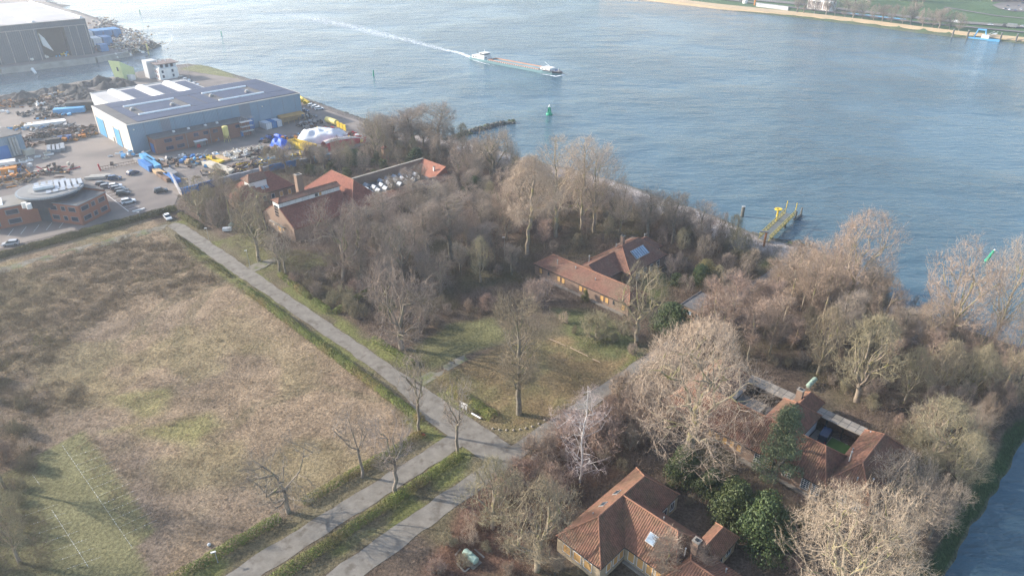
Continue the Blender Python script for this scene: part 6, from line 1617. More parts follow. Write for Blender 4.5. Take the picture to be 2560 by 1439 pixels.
# raise: a low terrace keeps those sheets on the lawn
gt = 'trees lining the far riverside road'
for i in range(22):
    x = 1990 + i * 24 + rng.uniform(-5, 5); yb_ = 30 + (x - 1990) * .117 + rng.uniform(-2, 2)
    if x > 2400: break
    x_, y_, _ = G(x, yb_); hh = rng.uniform(14, 18)
    put_tree('round' if i % 3 else 'tall', x_, y_, hh, hh * rng.uniform(.6, .8), 'bare plane tree in the row beside the far riverside road', 'tree', gt)
n_far = 0
for i in range(400):
    x = rng.uniform(2000, 2400); y = rng.uniform(-60, 18); 
    if (y > 4 and (x < 2040 or x > 2330)): continue
    x_, y_, _ = G(x, y); 
    if any((x_ - a) ** 2 + (y_ - b_) ** 2 < 70 for a, b_, *_ in TREES): continue
    hh = rng.uniform(16, 22); put_tree(('round', 'olive', 'tall')[i % 3], x_, y_, hh, hh * rng.uniform(.7, .9), 'bare tree in the park behind the far riverside road', 'tree', 'park trees on the far bank'); n_far += 1
    if n_far >= 56: break
# white terraced houses row / long white house at top
h = empty('white_building', G(2040, 14), 0, 'long low white building with dark gaps on the far bank', 'building')
a0, b0 = G(2016, 22), G(2072, 30); d = np.array([b0[0] - a0[0], b0[1] - a0[1]]); Lh = np.hypot(*d); d = d / Lh; n_ = np.array([-d[1], d[0]])
for k in range(3):
    q0 = np.array(a0[:2]) + d * Lh * (k / 3 + .01); q1 = np.array(a0[:2]) + d * Lh * ((k + 1) / 3 - .02)
    MB().prism([q0, q1, q1 + n_ * 9, q0 + n_ * 9], 0, 8.5).build('wall', white, h)
    for j in range(4): p = q0 + (q1 - q0) * (j + .5) / 4; MB().prism([p - n_ * .1, p + d * 1.6 - n_ * .1, p + d * 1.6, p], 1, 7.5).build('window', mat('pinkish_glass', (.25, .2, .18)), h)
h = empty('brick_block', G(2510, -2), 0, 'brown brick building behind the far bank car park', 'building')
qq = pxw([(2480, 5), (2600, 8), (2620, -14), (2470, -16)]); MB().prism(qq, 0, 14).build('wall', brick, h); MB().prism(inset(qq, 1.02), 14.02, 14.5).build('roof', felt, h)
for k in range(8): fwin(h, (*qq[0], 0), (*qq[1], 0), 4 + k * 7.5, 4, 2, 4.5)
for i, (x, y) in enumerate([(2140, 30), (2240, 34), (1770, 4)]): pass
MB__ = MB()
a, c = G(2115, 33, .5), G(2265, 49, .5); MB__.tube(a, c, .5, n=5); tag(MB__.build('blue_fence', bluel, None), 'long low blue barrier on the far riverside road', 'barrier')
x, y, _ = G(1886, 14); o = empty('beacon', (x, y, 0), 0, 'orange and white beacon post on the far embankment', 'beacon')
MB().tube((x, y, 0), (x, y, 7), .8, n=8).build('base', orng, o); MB().tube((x, y, 7.01), (x, y, 14), .6, .5, n=8).build('top', white, o)
x, y, _ = G(1862, 9); o = empty('tank', (x, y, 0), 0, 'white round tank on the far bank left of the beacon', 'tank'); MB().lathe((x, y, 0), [(0, 0), (2.4, 0), (2.4, 3), (1.6, 4), (0, 4.2)], 14).build('shell', white, o)
h = empty('terrace', G(1930, 16), 0, 'pale concrete steps along the far embankment', 'steps')
b = MB(); 
for k in range(3): qq = pxw([(1890, 11 + 2 * k), (1970, 21 + 2 * k), (1970, 23 + 2 * k), (1890, 13 + 2 * k)]); b.prism(qq, 0, 1.5 - .4 * k)
b.build('step_rows', mat('pale_concrete', (.55, .54, .5)), h)
# pontoon with blue frame
h = empty('pontoon', G(2460, 98, WZ), 0, 'blue pontoon with crane frame and white gangway at the far bank', 'pontoon')
a0, b0 = G(2417, 97, WZ), G(2498, 105, WZ); d = np.array([b0[0] - a0[0], b0[1] - a0[1]]); Lh = np.hypot(*d); d = d / Lh; n_ = np.array([-d[1], d[0]])
pq = lambda t, o_: (a0[0] + d[0] * t + n_[0] * o_, a0[1] + d[1] * t + n_[1] * o_)
MB().prism([pq(0, 0), pq(Lh, 0), pq(Lh, 7), pq(0, 7)], WZ - .5, WZ + 1.2).build('float', bluel, h)
b = MB()
for t in (4, 12): 
    b.tube((*pq(t, 3), WZ + 1.2), (*pq(t + (1.5 if t == 4 else -1.5), 3), WZ + 7), .5, n=6)
b.tube((*pq(5, 3), WZ + 7), (*pq(11, 3), WZ + 7), .6, n=6); b.build('crane_frame', bluel, h)
MB().prism([pq(9, 1), pq(14, 1), pq(14, 4), pq(9, 4)], WZ + 1.21, WZ + 3.6).build('cabin', white, h)
p0 = np.array([*pq(Lh * .55, 4), WZ + 1.6]); p1 = np.array(G(2490, 84, .8)); b = MB(); dd = p1 - p0; nn_ = np.cross(dd, [0, 0, 1]); nn_ /= np.linalg.norm(nn_)
for s in (-1, 1):
    for z in (0, 1.3): b.tube(p0 + nn_ * s * 1.2 + (0, 0, z), p1 + nn_ * s * 1.2 + (0, 0, z), .16, n=5)
b.hexa([p0 - nn_, p1 - nn_, p1 + nn_, p0 + nn_], [p0 - nn_ + (0, 0, .15), p1 - nn_ + (0, 0, .15), p1 + nn_ + (0, 0, .15), p0 + nn_ + (0, 0, .15)]); b.build('gangway', white, h)
x, y, _ = G(2528, 70); o = empty('parked_lorry', (x, y, 0), 0, 'grey lorry on the far riverside road at the right', 'lorry')
MB().box((x, y, 2), (7, 2.4, 2.6), R(-42)).build('load_body', steel, o); MB().box((x - 4, y + 3.6, 1.6), (2, 2.4, 2.4), R(-42)).build('cab', scrapd, o)
for t in (-4, -1.5, 2.5): MB().tube((x + math.cos(R(-42)) * t - 1, y + math.sin(R(-42)) * t - 1, .5), (x + math.cos(R(-42)) * t + .8, y + math.sin(R(-42)) * t + .9, .5), .5, n=10).build('wheel', tyre, o)

# ------------------------------------------------------------------ small things near the roads
gas = mat('gas_tank_paint', (.34, .45, .37), (.28, .37, .30), 1.2, .5)
def gastank(px0, px1, r_, label, pad=True):
    a, c = np.array(G(*px0, r_ + .35)), np.array(G(*px1, r_ + .35)); o = empty('gas_tank', ((a + c) / 2 * (1, 1, 0)).tolist(), 0, label, 'gas tank'); d = (c - a) / np.linalg.norm(c - a)
    b = MB(); prof = [(-.42, .0), (-.38, .45), (-.22, .82), (0, 1.0)]
    st = [(a + d * r_ * x, r_ * k) for x, k in prof] + [(c + d * r_ * -x, r_ * k) for x, k in prof[::-1]]
    for (p, ra_), (q_2, rb2) in zip(st, st[1:]): b.tube(p, q_2, max(ra_, .01), max(rb2, .01), n=18)
    b.build('vessel', gas, o); m_ = (a + c) / 2
    MB().lathe(m_ + np.array([0, 0, r_ * .96]), [(.28, 0), (.28, .22), (0, .26)], 10).build('valve_cap', gas, o)
    n = np.array([-d[1], d[0], 0])
    for p in (a + d * .3, c - d * .3): MB().hexa([p - n * .4 - d * .1 - (0, 0, r_ + .35), p + n * .4 - d * .1 - (0, 0, r_ + .35), p + n * .4 + d * .1 - (0, 0, r_ + .35), p - n * .4 + d * .1 - (0, 0, r_ + .35)], [p - n * .4 - d * .1 - (0, 0, r_ * .7), p + n * .4 - d * .1 - (0, 0, r_ * .7), p + n * .4 + d * .1 - (0, 0, r_ * .7), p - n * .4 + d * .1 - (0, 0, r_ * .7)]).build('saddle', slabm, o)
    if pad: MB().prism([m_ - n * .9 - d * 1.5, m_ + n * .9 - d * 1.5, m_ + n * .9 + d * 1.5, m_ - n * .9 + d * 1.5], .02, .10).build('slab', slabm, o)
    return o
gastank((1163, 1378), (1190, 1401), .58, 'pale green gas tank on a slab in the brown ground at the bottom')
gastank((2021, 964), (2038, 947), .5, 'pale green gas tank under the olive trees behind the courtyard house', False)
gastank((573, 564), (583, 560), .5, 'small pale green gas tank near the gabled house lawn', False)
tag(MB().prism(pxw([(1136, 1387), (1150, 1371), (1152, 1373), (1140, 1389)]), .02, .12).prism(pxw([(1187, 1371), (1212, 1392), (1209, 1395), (1185, 1373)]), .02, .12).prism(pxw([(1140, 1408), (1160, 1430), (1163, 1428), (1144, 1406)]), .02, .12).prism(pxw([(1163, 1430), (1175, 1420), (1173, 1418), (1161, 1427)]), .02, .1).build('kerb_frame', mat('bleached_stone', (.27, .25, .225)), None), 'broken pale kerb frame around the bottom gas tank', 'kerb frame')
x, y, _ = G(1159, 1028); o = empty('notice_board', (x, y, 0), 0, 'white notice board on two posts by the junction hedge', 'sign')
a_ = R(-35)
MB().box((x, y, 1.5), (1.8, .06, 1.1), a_, tilt=(-.3, 0)).build('board', white, o)
for s in (-.75, .75): MB().tube((x + math.cos(a_) * s, y + math.sin(a_) * s, 0), (x + math.cos(a_) * s, y + math.sin(a_) * s, 1.3), .06, n=6).build('post', white, o)
for k in range(3): MB().box((x + .02, y - .04 - .0, 1.72 - .2 * k), (1.3 - .3 * k, .02, .05), a_, tilt=(-.3, 0)).build('text_line', steel, o)
a, c = np.array(G(1179, 1035)), np.array(G(1202, 1048)); o = empty('bench', ((a + c) / 2).tolist(), 0, 'long white beam bench beside the notice board', 'bench')
MB().tube(a + (0, 0, .3), c + (0, 0, .3), .17, n=6).build('beam', white, o)
for p in (a * .85 + c * .15, a * .15 + c * .85): MB().box((p[0], p[1], .1), (.3, .3, .2)).build('foot', slabm, o)
tag(MB().prism(pxw([(1326, 1147), (1337, 1137), (1345, 1142), (1335, 1153)]), .1, .35).build('concrete_plate', white, None), 'white square concrete lid in the russet brush', 'lid')
for i, (x, y) in enumerate([(1232, 1071), (1248, 1074), (1266, 1075), (1284, 1075), (1300, 1073), (1315, 1070), (1330, 1066), (1347, 1059), (1362, 1050)]):
    p = G(x, y); b = MB(); b.lathe((p[0], p[1], -.05), [(.22, 0), (.25, .12), (.18, .24), (.08, .29), (0, .30)], 8); tag(b.build('edge_stone', mat('pale_boulder', (.33, .29, .24)), None), 'pale round stone in the row edging the grass triangle', 'stone', 'stones edging the grass triangle')
for (p, q_, l) in (((1370, 845), (1414, 864), 'upper left one of the fallen pale logs on the clearing'), ((1425, 868), (1470, 890), 'middle one of the fallen pale logs on the clearing'), ((1482, 897), (1500, 905), 'lower right short piece of the fallen pale logs')):
    a, c = np.array(G(*p, .2)), np.array(G(*q_, .2)); tag(MB().tube(a, c, .13, .09, n=7).build('fallen_log', mat('pale_log', (.36, .275, .19), (.27, .2, .14), 2), None), l, 'log')
def lamp_post(px, py, h_, label):
    x, y, _ = G(px, py); o = empty('street_lamp', (x, y, 0), 0, label, 'street lamp')
    MB().tube((x, y, 0), (x, y, h_), .07, .05, n=6).build('pole', zinc, o); MB().box((x - .25, y, h_ + .05), (.7, .25, .12), R(20)).build('lamp_head', white, o)
lamp_post(545, 1405, 2.2, 'short grey lamp post at the bottom hedge'); lamp_post(625, 668, 5.0, 'lamp post at the drive of the gabled house'); lamp_post(522, 598, 3.5, 'lamp post at the grassy path by the main road')
lamp_post(810, 270, 7, 'tall lamp mast on the quay beside the white cars'); lamp_post(474, 194, 12, 'tall mast on the headland lawn beside the harbour office'); lamp_post(1261, 638, 5.5, 'grey lamp post in the wood left of the drooping willow')
lamp_post(352, 549, 2.5, 'short post on the grass track beside the long hedge')
tag(MB().box((*G(569, 577)[:2], .6), (2.6, 1.2, .9), R(10)).box((*G(569, 577)[:2], 1.08), (2.3, 1.0, .1), R(10)).build('white_crate', white, None), 'white crate on the grass near the small gas tank', 'crate')
tag(MB().box((*G(404, 530)[:2], .55), (4.2, .35, .7), R(25)).box((*G(404, 530)[:2], .95), (4.2, .45, .1), R(25)).build('barrier_bar', white, None), 'white barrier behind the white saloon', 'barrier')
tag(MB().lathe(G(523, 1362), [(0, 0), (.28, .05), (.3, .25), (.15, .4), (0, .42)], 8).build('white_stone', white, None), 'white stone in the field by the bottom hedge', 'stone')
# bicycle by the tree
x, y, _ = G(1058, 1092); o = empty('bicycle', (x, y, 0), 0, 'red and white bicycle leaning by the dark forked tree', 'bicycle')
for t in (-.55, .55): MB().lathe((0, 0, 0), [(.33, -.02), (.36, 0), (.33, .02), (.30, 0), (.33, -.02)], 14)
for t in (-.55, .55):
    b = MB(); c0 = np.array([x + t * .8, y - t * .5, .34])
    for k in range(12): a1, a2 = k * math.pi / 6, (k + 1) * math.pi / 6; dv = np.array([.85, -.53, 0]); b.tube(c0 + dv * math.cos(a1) * .33 + (0, 0, math.sin(a1) * .33), c0 + dv * math.cos(a2) * .33 + (0, 0, math.sin(a2) * .33), .025, n=4)
    b.build('wheel', tyre, o)
b = MB(); P0, P1 = np.array([x - .44, y + .27, .34]), np.array([x + .44, y - .27, .34]); b.tube(P0, (x - .1, y + .06, .34), .03, n=5); b.tube((x - .1, y + .06, .34), (x - .2, y + .12, .85), .03, n=5); b.tube((x - .2, y + .12, .8), (x + .33, y - .2, .85), .03, n=5); b.tube((x - .1, y + .06, .34), (x + .33, y - .2, .8), .03, n=5); b.tube(P1, (x + .30, y - .18, .95), .03, n=5); b.build('frame', redp, o)
MB().box((x - .2, y + .12, .92), (.26, .12, .06), R(-30)).build('saddle', dark, o); MB().tube((x + .2, y - .35, .98), (x + .42, y + .0, .98), .02, n=5).build('handlebar', steel, o)

# ------------------------------------------------------------------ allotment strings with white markers
b = MB(); mk = MB(); wh_ = mat('marker_white', (.85, .85, .83))
def strline(p, q_, n, size=.07):
    a, c = np.array(G(*p)), np.array(G(*q_)); L = np.linalg.norm(c - a)
    b.tube(a + (0, 0, .12), c + (0, 0, .12), .007, n=3)
    for k in range(n):
        t = (k + rng.random() * .6) / n; x = a + (c - a) * t; s = size * rng.uniform(.5, 1.3); mk.box((x[0], x[1], .12 + s / 2), (s, s, s), rng.random() * 3)
strline((155, 1112), (332, 1370), 44)
strline((82, 1187), (100, 1212), 8); strline((130, 1275), (222, 1418), 34)
for i in range(11): x0, y0 = 178 + i * 13.2, 1143 + i * 19.5; strline((x0, y0), (x0 + 78 + i * .3 * 2, y0 - 26 - i * 1.3), 7, .06)
for i in range(7): x0, y0 = 60 + i * 18, 1290 + i * 22; strline((x0, y0), (x0 + 86, y0 - 30), 6, .06)
b2 = b.build('string_line', MATS['marker_white'], None); tag(b2, 'thin strings pegged across the mown green strip', 'strings', None, 'stuff')
tag(mk.build('peg_markers', wh_, None), 'small white pegs scattered along the strings of the mown strip', 'pegs', None, 'stuff')
# ------------------------------------------------------------------ the plants that the photo singles out
T('spread', 1716, 1150, 808, 365, 'huge pale tan bare tree spreading over the left end of the courtyard house roof')
T('spread2', 2095, 1520, 1242, 370, 'huge pale bare tree at the bottom edge right of the dark laurels')
T('round', 2245, 1312, 1150, 205, 'wide grey brown bare tree before the lower right roof of the courtyard house')
T('lime', 1297, 1035, 742, 175, 'tall lone tree with mossy trunk in the middle of the grass triangle')
T('round', 1005, 872, 645, 205, 'broad bare tree with pale trunk at the corner hedge beside the glade', k=1)
T('olive', 1342, 1424, 1190, 220, 'lichen covered bare tree left of the nearest house roof')
T('olive', 1232, 1318, 1145, 170, 'low olive bare tree above the pale gas tank', k=1)
T('gnarl', 1588, 862, 655, 150, 'gnarled olive tree standing at the right end of the long brick wing')
T('birch', 1450, 1205, 955, 165, 'white birch with drooping branches beside the road bend')
T('street', 1048, 1080, 865, 105, 'dark forked street tree at the near corner of the junction hedge', k=0)
T('street', 1145, 1133, 945, 115, 'pale pollarded street tree standing alone between the two roads', k=1)
T('street', 990, 1232, 1035, 140, 'slender grey street tree on the verge below the near hedge', k=2)
T('street', 905, 1192, 1010, 110, 'dark thin street tree inside the field hedge', k=1)
T('snag', 722, 1280, 1085, 235, 'low wide leafless tree by the gap in the field hedge')
T('gnarl', 648, 652, 452, 130, 'tall branching bare tree on the lawn before the gabled house', k=0)
T('street', 700, 682, 560, 80, 'left one of the two leaning thin trees at the gabled house drive', k=2)
T('street', 716, 690, 575, 70, 'right one of the two leaning thin trees at the gabled house drive', k=0)
T('gnarl', 500, 548, 440, 90, 'bare tree behind the hedge at the far end of the main road')
T('weep', 1318, 636, 385, 165, 'pale drooping willow at the left of the riverside poplar group')
T('poplar', 1390, 592, 335, 185, 'tallest spreading poplar between the drooping willow and the leaning poplar', k=0)
T('poplar', 1452, 575, 335, 150, 'upright poplar third from the left in the riverside poplar group', k=1)
T('poplar', 1484, 580, 352, 150, 'leaning poplar holding a dark nest at the right of the riverside group', k=2)
T('palepop', 2110, 810, 520, 185, 'tall pinkish poplar right of the yellow jetty on the beach bank', k=0)
T('palepop', 2058, 800, 580, 110, 'smaller pinkish poplar just left of the tall one beside the beach', k=1)
T('palepop', 2345, 905, 598, 190, 'pale spreading poplar standing over the right end of the beach', k=1)
T('poplar', 2470, 880, 600, 170, 'dark stemmed leaning poplar at the right edge of the photo over the river', k=2)
T('round', 1237, 450, 314, 140, 'dense round dark tree beside the foot of the stone groyne')
T('tall', 1034, 372, 262, 100, 'first tall bare tree from the left behind the red hull')
T('tall', 1096, 388, 260, 105, 'tallest bare tree at the river bend left of the groyne', k=1)
T('tall', 985, 372, 285, 90, 'thin bare tree between the red hull and the tiny brick tower', k=0)
T('round', 938, 395, 275, 85, 'round topped bare tree on the bank right of the red hull', k=2)
T('round', 1008, 700, 542, 160, 'fan shaped pale bare tree in the middle of the wood', k=0)
T('round', 860, 700, 488, 185, 'broad reddish grey tree in front of the gabled house', k=2)
T('tall', 1130, 648, 472, 110, 'tall slim tree right of the fan shaped tree in the wood')
T('tall', 1070, 655, 500, 95, 'slim tree just behind the fan shaped tree in the wood')
T('olive', 2140, 1002, 785, 180, 'big yellowish olive tree above the round tank in the right wood', k=0)
T('olive', 2044, 935, 760, 115, 'olive tree left of the big yellowish one above the round tank', k=1)
T('olive', 2262, 1006, 865, 100, 'first of the four olive trees along the far side of the dark clearing')
T('olive', 2335, 1000, 850, 120, 'second of the four olive trees along the far side of the dark clearing')
T('olive', 2412, 1010, 866, 130, 'third of the four olive trees along the far side of the dark clearing')
T('olive', 2510, 1010, 870, 130, 'fourth of the four olive trees along the far side of the dark clearing')
T('olive', 2330, 1160, 1000, 185, 'low broad olive tree right of the courtyard house')
T('olive', 2385, 1225, 1085, 120, 'yellow green tree nearest the grassy river bank at right', k=0)
T('round', 2320, 1345, 1195, 120, 'grey bare tree between the lower roof and the grassy bank', k=1)
for i, (x, y, t, ww) in enumerate([(1776, 832, 690, 70), (1822, 838, 682, 75), (1868, 828, 690, 70), (1910, 845, 700, 75), (1800, 880, 730, 70), (1870, 900, 735, 80), (1925, 890, 740, 80), (1960, 800, 640, 80), (1990, 740, 600, 90), (2020, 820, 660, 80)]):
    T('sapling', x, y, t, ww, 'thin tan young tree in the thicket between garage and beach', group='young trees between garage and beach')
for i, (x, y, t, ww, kd) in enumerate([(2190, 850, 690, 100, 'palepop'), (2250, 880, 760, 90, 'tall'), (2300, 905, 740, 90, 'palepop'), (2420, 930, 770, 100, 'palepop'), (2540, 930, 700, 110, 'poplar'), (2150, 830, 650, 80, 'tall'), (2005, 770, 625, 80, 'palepop'), (2510, 980, 800, 120, 'palepop'), (2090, 880, 720, 90, 'tall')]):
    T(kd, x, y, t, ww, 'pale tall bare tree in the belt between right hand wood and beach', group='tall trees in the belt along the right beach', k=i)
for i, (x, y, t, ww, kd) in enumerate([(1548, 585, 440, 80, 'poplar'), (1262, 580, 440, 80, 'palepop'), (1620, 595, 465, 80, 'tall'), (1680, 608, 480, 70, 'tall'), (1745, 622, 505, 70, 'tall')]):
    T(kd, x, y, t, ww, 'tall thin bare tree filling the riverside row around the poplars', group='thin trees in the riverside row', k=i)
T('palepop', 12, 1220, 945, 110, 'pale bare tree cut by the left edge of the photo', k=0)
T('olive', 50, 1405, 1180, 120, 'lichen green bare tree in the bottom left corner')
T('street', 1120, 860 + 60, 780, 60, 'small pale tree in the glade hedge corner', k=2) if False else None
T('sapling', 1655, 1460, 1330, 95, 'small pinkish leafless tree before the nearest house wall', k=0)
T('sapling', 1742, 1452, 1365, 70, 'thin small tree beside the nearest house chimney', k=1)
T('pine', 1932, 1215, 1012, 120, 'green pine in front of the courtyard house roof')
T('laurel', 1902, 1362, 1236, 150, 'largest dark laurel right of the small roof wing', cat='evergreen bush')
T('laurel', 1826, 1305, 1200, 120, 'dark laurel behind the largest one, beside the shaded yard', cat='evergreen bush', k=1)
T('laurel', 1768, 1235, 1175, 90, 'dark laurel nearest the huge tan tree trunk', cat='evergreen bush', k=0)
T('laurel', 1705, 1200, 1120, 95, 'dark ivy heap around the foot of the huge tan tree', cat='evergreen bush', k=1)
T('laurel', 1680, 828, 758, 105, 'dark green bush at the corner of the flat roofed garage', cat='evergreen bush', k=0)
for i, (x, y, t, ww) in enumerate([(960, 592, 488, 95), (1022, 572, 470, 85), (1078, 552, 455, 85), (1122, 532, 440, 80), (905, 604, 505, 85), (1000, 620, 520, 90)]):
    T(('tall', 'round')[i % 2], x, y, t, ww, 'bare tree screening the front of the glazed low wing', group='trees in front of the glazed wing', k=i)
for x, y, t, ww in ((1805, 800, 715, 60), (1752, 815, 738, 55), (1785, 818, 745, 55)): T('sapling', x, y, t, ww, 'thin tan young tree in the thicket between garage and beach', group='young trees between garage and beach')
T('straw', 1762, 690, 648, 60, 'straw yellow shrub in the scrub behind the garage', cat='shrub')
T('laurel', 1750, 706, 660, 52, 'dark green bush below the straw yellow shrub', cat='evergreen bush', k=1)
T('laurel', 1692, 712, 682, 40, 'small dark green bush right of the skylight house', cat='evergreen bush', k=0)
T('ivy', 1040, 418, 368, 38, 'dark ivy clad tree between tiny brick tower and river', k=0)
T('laurel', 888, 408, 372, 60, 'green conifer clump in front of the red hull', cat='evergreen bush', k=1)
T('laurel', 1185, 480, 440, 60, 'dark evergreen below the round tree by the groyne', cat='evergreen bush', k=0)
for x, y, t, ww in ((985, 492, 436, 45), (1022, 480, 420, 50), (1052, 468, 412, 40)): T('tall', x, y, t, ww, 'pale bare tree growing beside the glazed low wing', group='trees beside the glazed wing')
T('laurel2', 975, 790, 752, 60, 'bright olive shrub at the upper end of the corner hedge', cat='shrub')
T('bushred', 1560, 1000, 930, 90, 'reddish twiggy shrub where the right road leaves the junction', cat='shrub')
for i, (x, y, t, ww) in enumerate([(1350, 1150, 1085, 110), (1420, 1090, 1030, 110), (1310, 1210, 1150, 110), (1390, 1230, 1165, 110), (1260, 1240, 1185, 100), (1500, 1120, 1040, 120), (1560, 1080, 985, 110)]):
    T('bushred', x, y, t, ww, 'russet twiggy shrub in the thicket along the right road', group='russet shrubs along the right road', cat='shrub')
T('busholive', 1490, 845, 780, 90, 'grey green shrub in front of the long brick wing', cat='shrub')
T('bush', 1345, 760, 690, 90, 'round grey shrub at the left end of the long brick wing', cat='shrub')
T('greenbush', 1462, 752, 722, 22, 'small dark bush against the long brick wall', cat='shrub')

# ------------------------------------------------------------------ the wood: individual trees and shrubs
HOUSES_UV = [(54, 76, -46.5, -25), (92, 113, -53, -14), (117, 127, -110.5, -78), (122, 152, -101, -87), (82, 110, -191, -170), (102, 116, -201, -170), (112, 149, -194, -178), (86, 104, -220, -203), (126, 137, -71, -64)]
def free(x, y, pad=1.5):
    u, v = (x + y) / S2, (x - y) / S2
    for a, b, c, d in HOUSES_UV:
        if a - pad < u < b + pad and c - pad < v < d + pad: return False
    if pip(U2(*ROAD_MAIN), np.array([x]), np.array([y]))[0] or pdist(U2(*ROAD_MAIN), np.array([x]), np.array([y]))[0] < pad + 1: return False
    if abs(v + 65) < 1.8 + pad * .8 or (abs(v + 75) < 2.2 + pad and u < 62): return False
    if 64 < u < 84 and abs(v + 93.5) < 1.6 + pad: return False
    if v > -8.5 and u < 112: return False
    if x > -60 and y < 340 and pdist(LAND, np.array([x]), np.array([y]))[0] < (9 if v < -26 else 5): return False
    return True
def fill(px, n, kinds, hr, wr, mind, label, group, cat='tree', others=True, pad=1.2, tries=40):
    q = pxw(px); xs = [p[0] for p in q]; ys = [p[1] for p in q]; done = 0
    pts = []
    for _ in range(n * tries):
        if done >= n: break
        x = rng.uniform(min(xs), max(xs)); y = rng.uniform(min(ys), max(ys))
        if not pip(q, np.array([x]), np.array([y]))[0] or not free(x, y, pad): continue
        if any((x - a) ** 2 + (y - b) ** 2 < mind ** 2 for a, b, *_ in (TREES if others else pts)): continue
        kd = kinds[rng.integers(len(kinds))]
        h = rng.uniform(*hr); put_tree(kd, x, y, h, h * rng.uniform(*wr) * .9, label, cat, group); pts.append((x, y)); done += 1
    return done
N = 0
N += fill([(560, 445), (745, 410), (870, 388), (905, 400), (880, 430), (700, 428), (600, 440)], 16, ['round', 'olive', 'tall'], (7, 10), (.65, .85), 3.2, 'bare tree in the strip between junk yard wall and brick roofs', 'trees along the junk yard wall')
N += fill([(470, 505), (560, 470), (600, 500), (670, 560), (640, 600), (560, 590)], 12, ['round', 'olive', 'bush'], (6, 10), (.6, .85), 3.2, 'bare tree in the thicket beside the hipped roof house', 'trees by the hipped roof house')
N += fill([(900, 350), (960, 335), (1110, 372), (1180, 380), (1250, 420), (1190, 480), (1120, 430), (1060, 395), (900, 440)], 26, ['round', 'olive', 'tall', 'round'], (8, 13), (.5, .75), 4, 'bare tree in the riverside wood behind the glazed roof', 'trees behind the glazed roof')
N += fill([(1120, 440), (1290, 430), (1330, 620), (1330, 660), (1140, 760), (990, 760), (870, 700), (800, 640), (960, 560), (1100, 520)], 40, ['round', 'round', 'olive', 'tall', 'tall'], (8, 13), (.55, .8), 4.6, 'brown bare tree in the middle of the wood between the brick houses', 'trees in the central wood')
N += fill([(1340, 440), (1560, 500), (1690, 560), (1860, 610), (1880, 660), (1680, 660), (1590, 590), (1450, 620), (1340, 640)], 40, ['round', 'olive', 'tall', 'round', 'sapling'], (6, 9.5), (.5, .8), 4.2, 'low dark bare tree in the belt along the beach', 'trees in the belt along the beach')
N += fill([(1680, 670), (1880, 680), (1880, 720), (1720, 760), (1660, 700)], 10, ['round', 'bush', 'olive'], (5, 8), (.7, .9), 4, 'bare tree in the scrub behind the flat garage', 'trees behind the flat garage')
N += fill([(1900, 690), (2050, 660), (2130, 720), (2240, 790), (2380, 850), (2560, 930), (2560, 980), (2200, 940), (2000, 900), (1880, 900), (1940, 780)], 34, ['round', 'olive', 'sapling', 'round', 'tall'], (7, 11), (.5, .8), 4.2, 'brown bare tree in the right hand wood below the beach', 'trees in the right hand wood')
N += fill([(2280, 1020), (2560, 980), (2530, 1110), (2380, 1400), (2280, 1439), (2260, 1200), (2330, 1120)], 20, ['round', 'olive', 'bushred'], (6, 9), (.6, .9), 4.2, 'bare tree between the courtyard house and the grassy bank', 'trees beside the grassy bank')
N += fill([(1540, 960), (1640, 930), (1720, 940), (1650, 990), (1640, 1100), (1560, 1150), (1500, 1160)], 10, ['round', 'olive', 'bushred'], (5, 8), (.6, .9), 4, 'bare tree in the thicket left of the huge tan tree', 'trees left of the huge tan tree')
N += fill([(-40, 930), (60, 1000), (70, 1100), (50, 1250), (100, 1439), (-60, 1439)], 4, ['round', 'olive', 'bushred'], (3.5, 5.5), (.6, .9), 4, 'bare tree in the thicket on the left edge', 'trees on the left edge')
SH = 0
SH += fill([(690, 690), (860, 700), (1000, 760), (1200, 760), (1330, 740), (1260, 800), (1120, 800), (1010, 860), (900, 800), (780, 740)], 26, ['bush', 'bushred', 'busholive', 'bush'], (3, 5), (.9, 1.2), 3.0, 'rounded leafless shrub between main road and glade', 'shrubs between road and glade', 'shrub')
SH += fill([(1120, 440), (1290, 430), (1560, 500), (1860, 610), (1880, 660), (1680, 660), (1590, 590), (1340, 640), (1140, 740), (900, 640)], 60, ['bush', 'bushred', 'busholive'], (2.5, 4.5), (.9, 1.3), 2.8, 'dark leafless shrub under the trees of the wood', 'shrubs under the wood', 'shrub')
SH += fill([(1900, 700), (2050, 660), (2240, 790), (2560, 930), (2540, 1080), (2370, 1410), (2280, 1100), (2050, 950), (1880, 900)], 60, ['bush', 'bushred', 'busholive'], (2.2, 4), (.9, 1.3), 2.8, 'dark leafless shrub under the right hand wood', 'shrubs under the right hand wood', 'shrub')
SH += fill([(1380, 790), (1560, 810), (1620, 860), (1560, 900), (1420, 840)], 7, ['bush', 'busholive', 'stray'], (2, 3.4), (.9, 1.3), 3.0, 'loose shrub on the clearing before the long brick wing', 'shrubs on the clearing', 'shrub')
SH += fill([(1400, 1150), (1600, 1000), (1640, 1100), (1560, 1180), (1480, 1180), (1360, 1290), (1160, 1300), (1060, 1439), (1400, 1439), (1380, 1320)], 26, ['bushred', 'bush', 'stray', 'busholive'], (1.8, 3.4), (.9, 1.3), 3.0, 'twiggy shrub in the brown ground left of the nearest house', 'shrubs left of the nearest house', 'shrub')
SH += fill([(1480, 1260), (1700, 1200), (2000, 1240), (2040, 1439), (1860, 1439), (1700, 1300)], 14, ['bush', 'bushred', 'busholive', 'greenbush'], (1.8, 3.2), (.9, 1.3), 3.0, 'shrub between the nearest house and the courtyard house', 'shrubs between the two near houses', 'shrub')
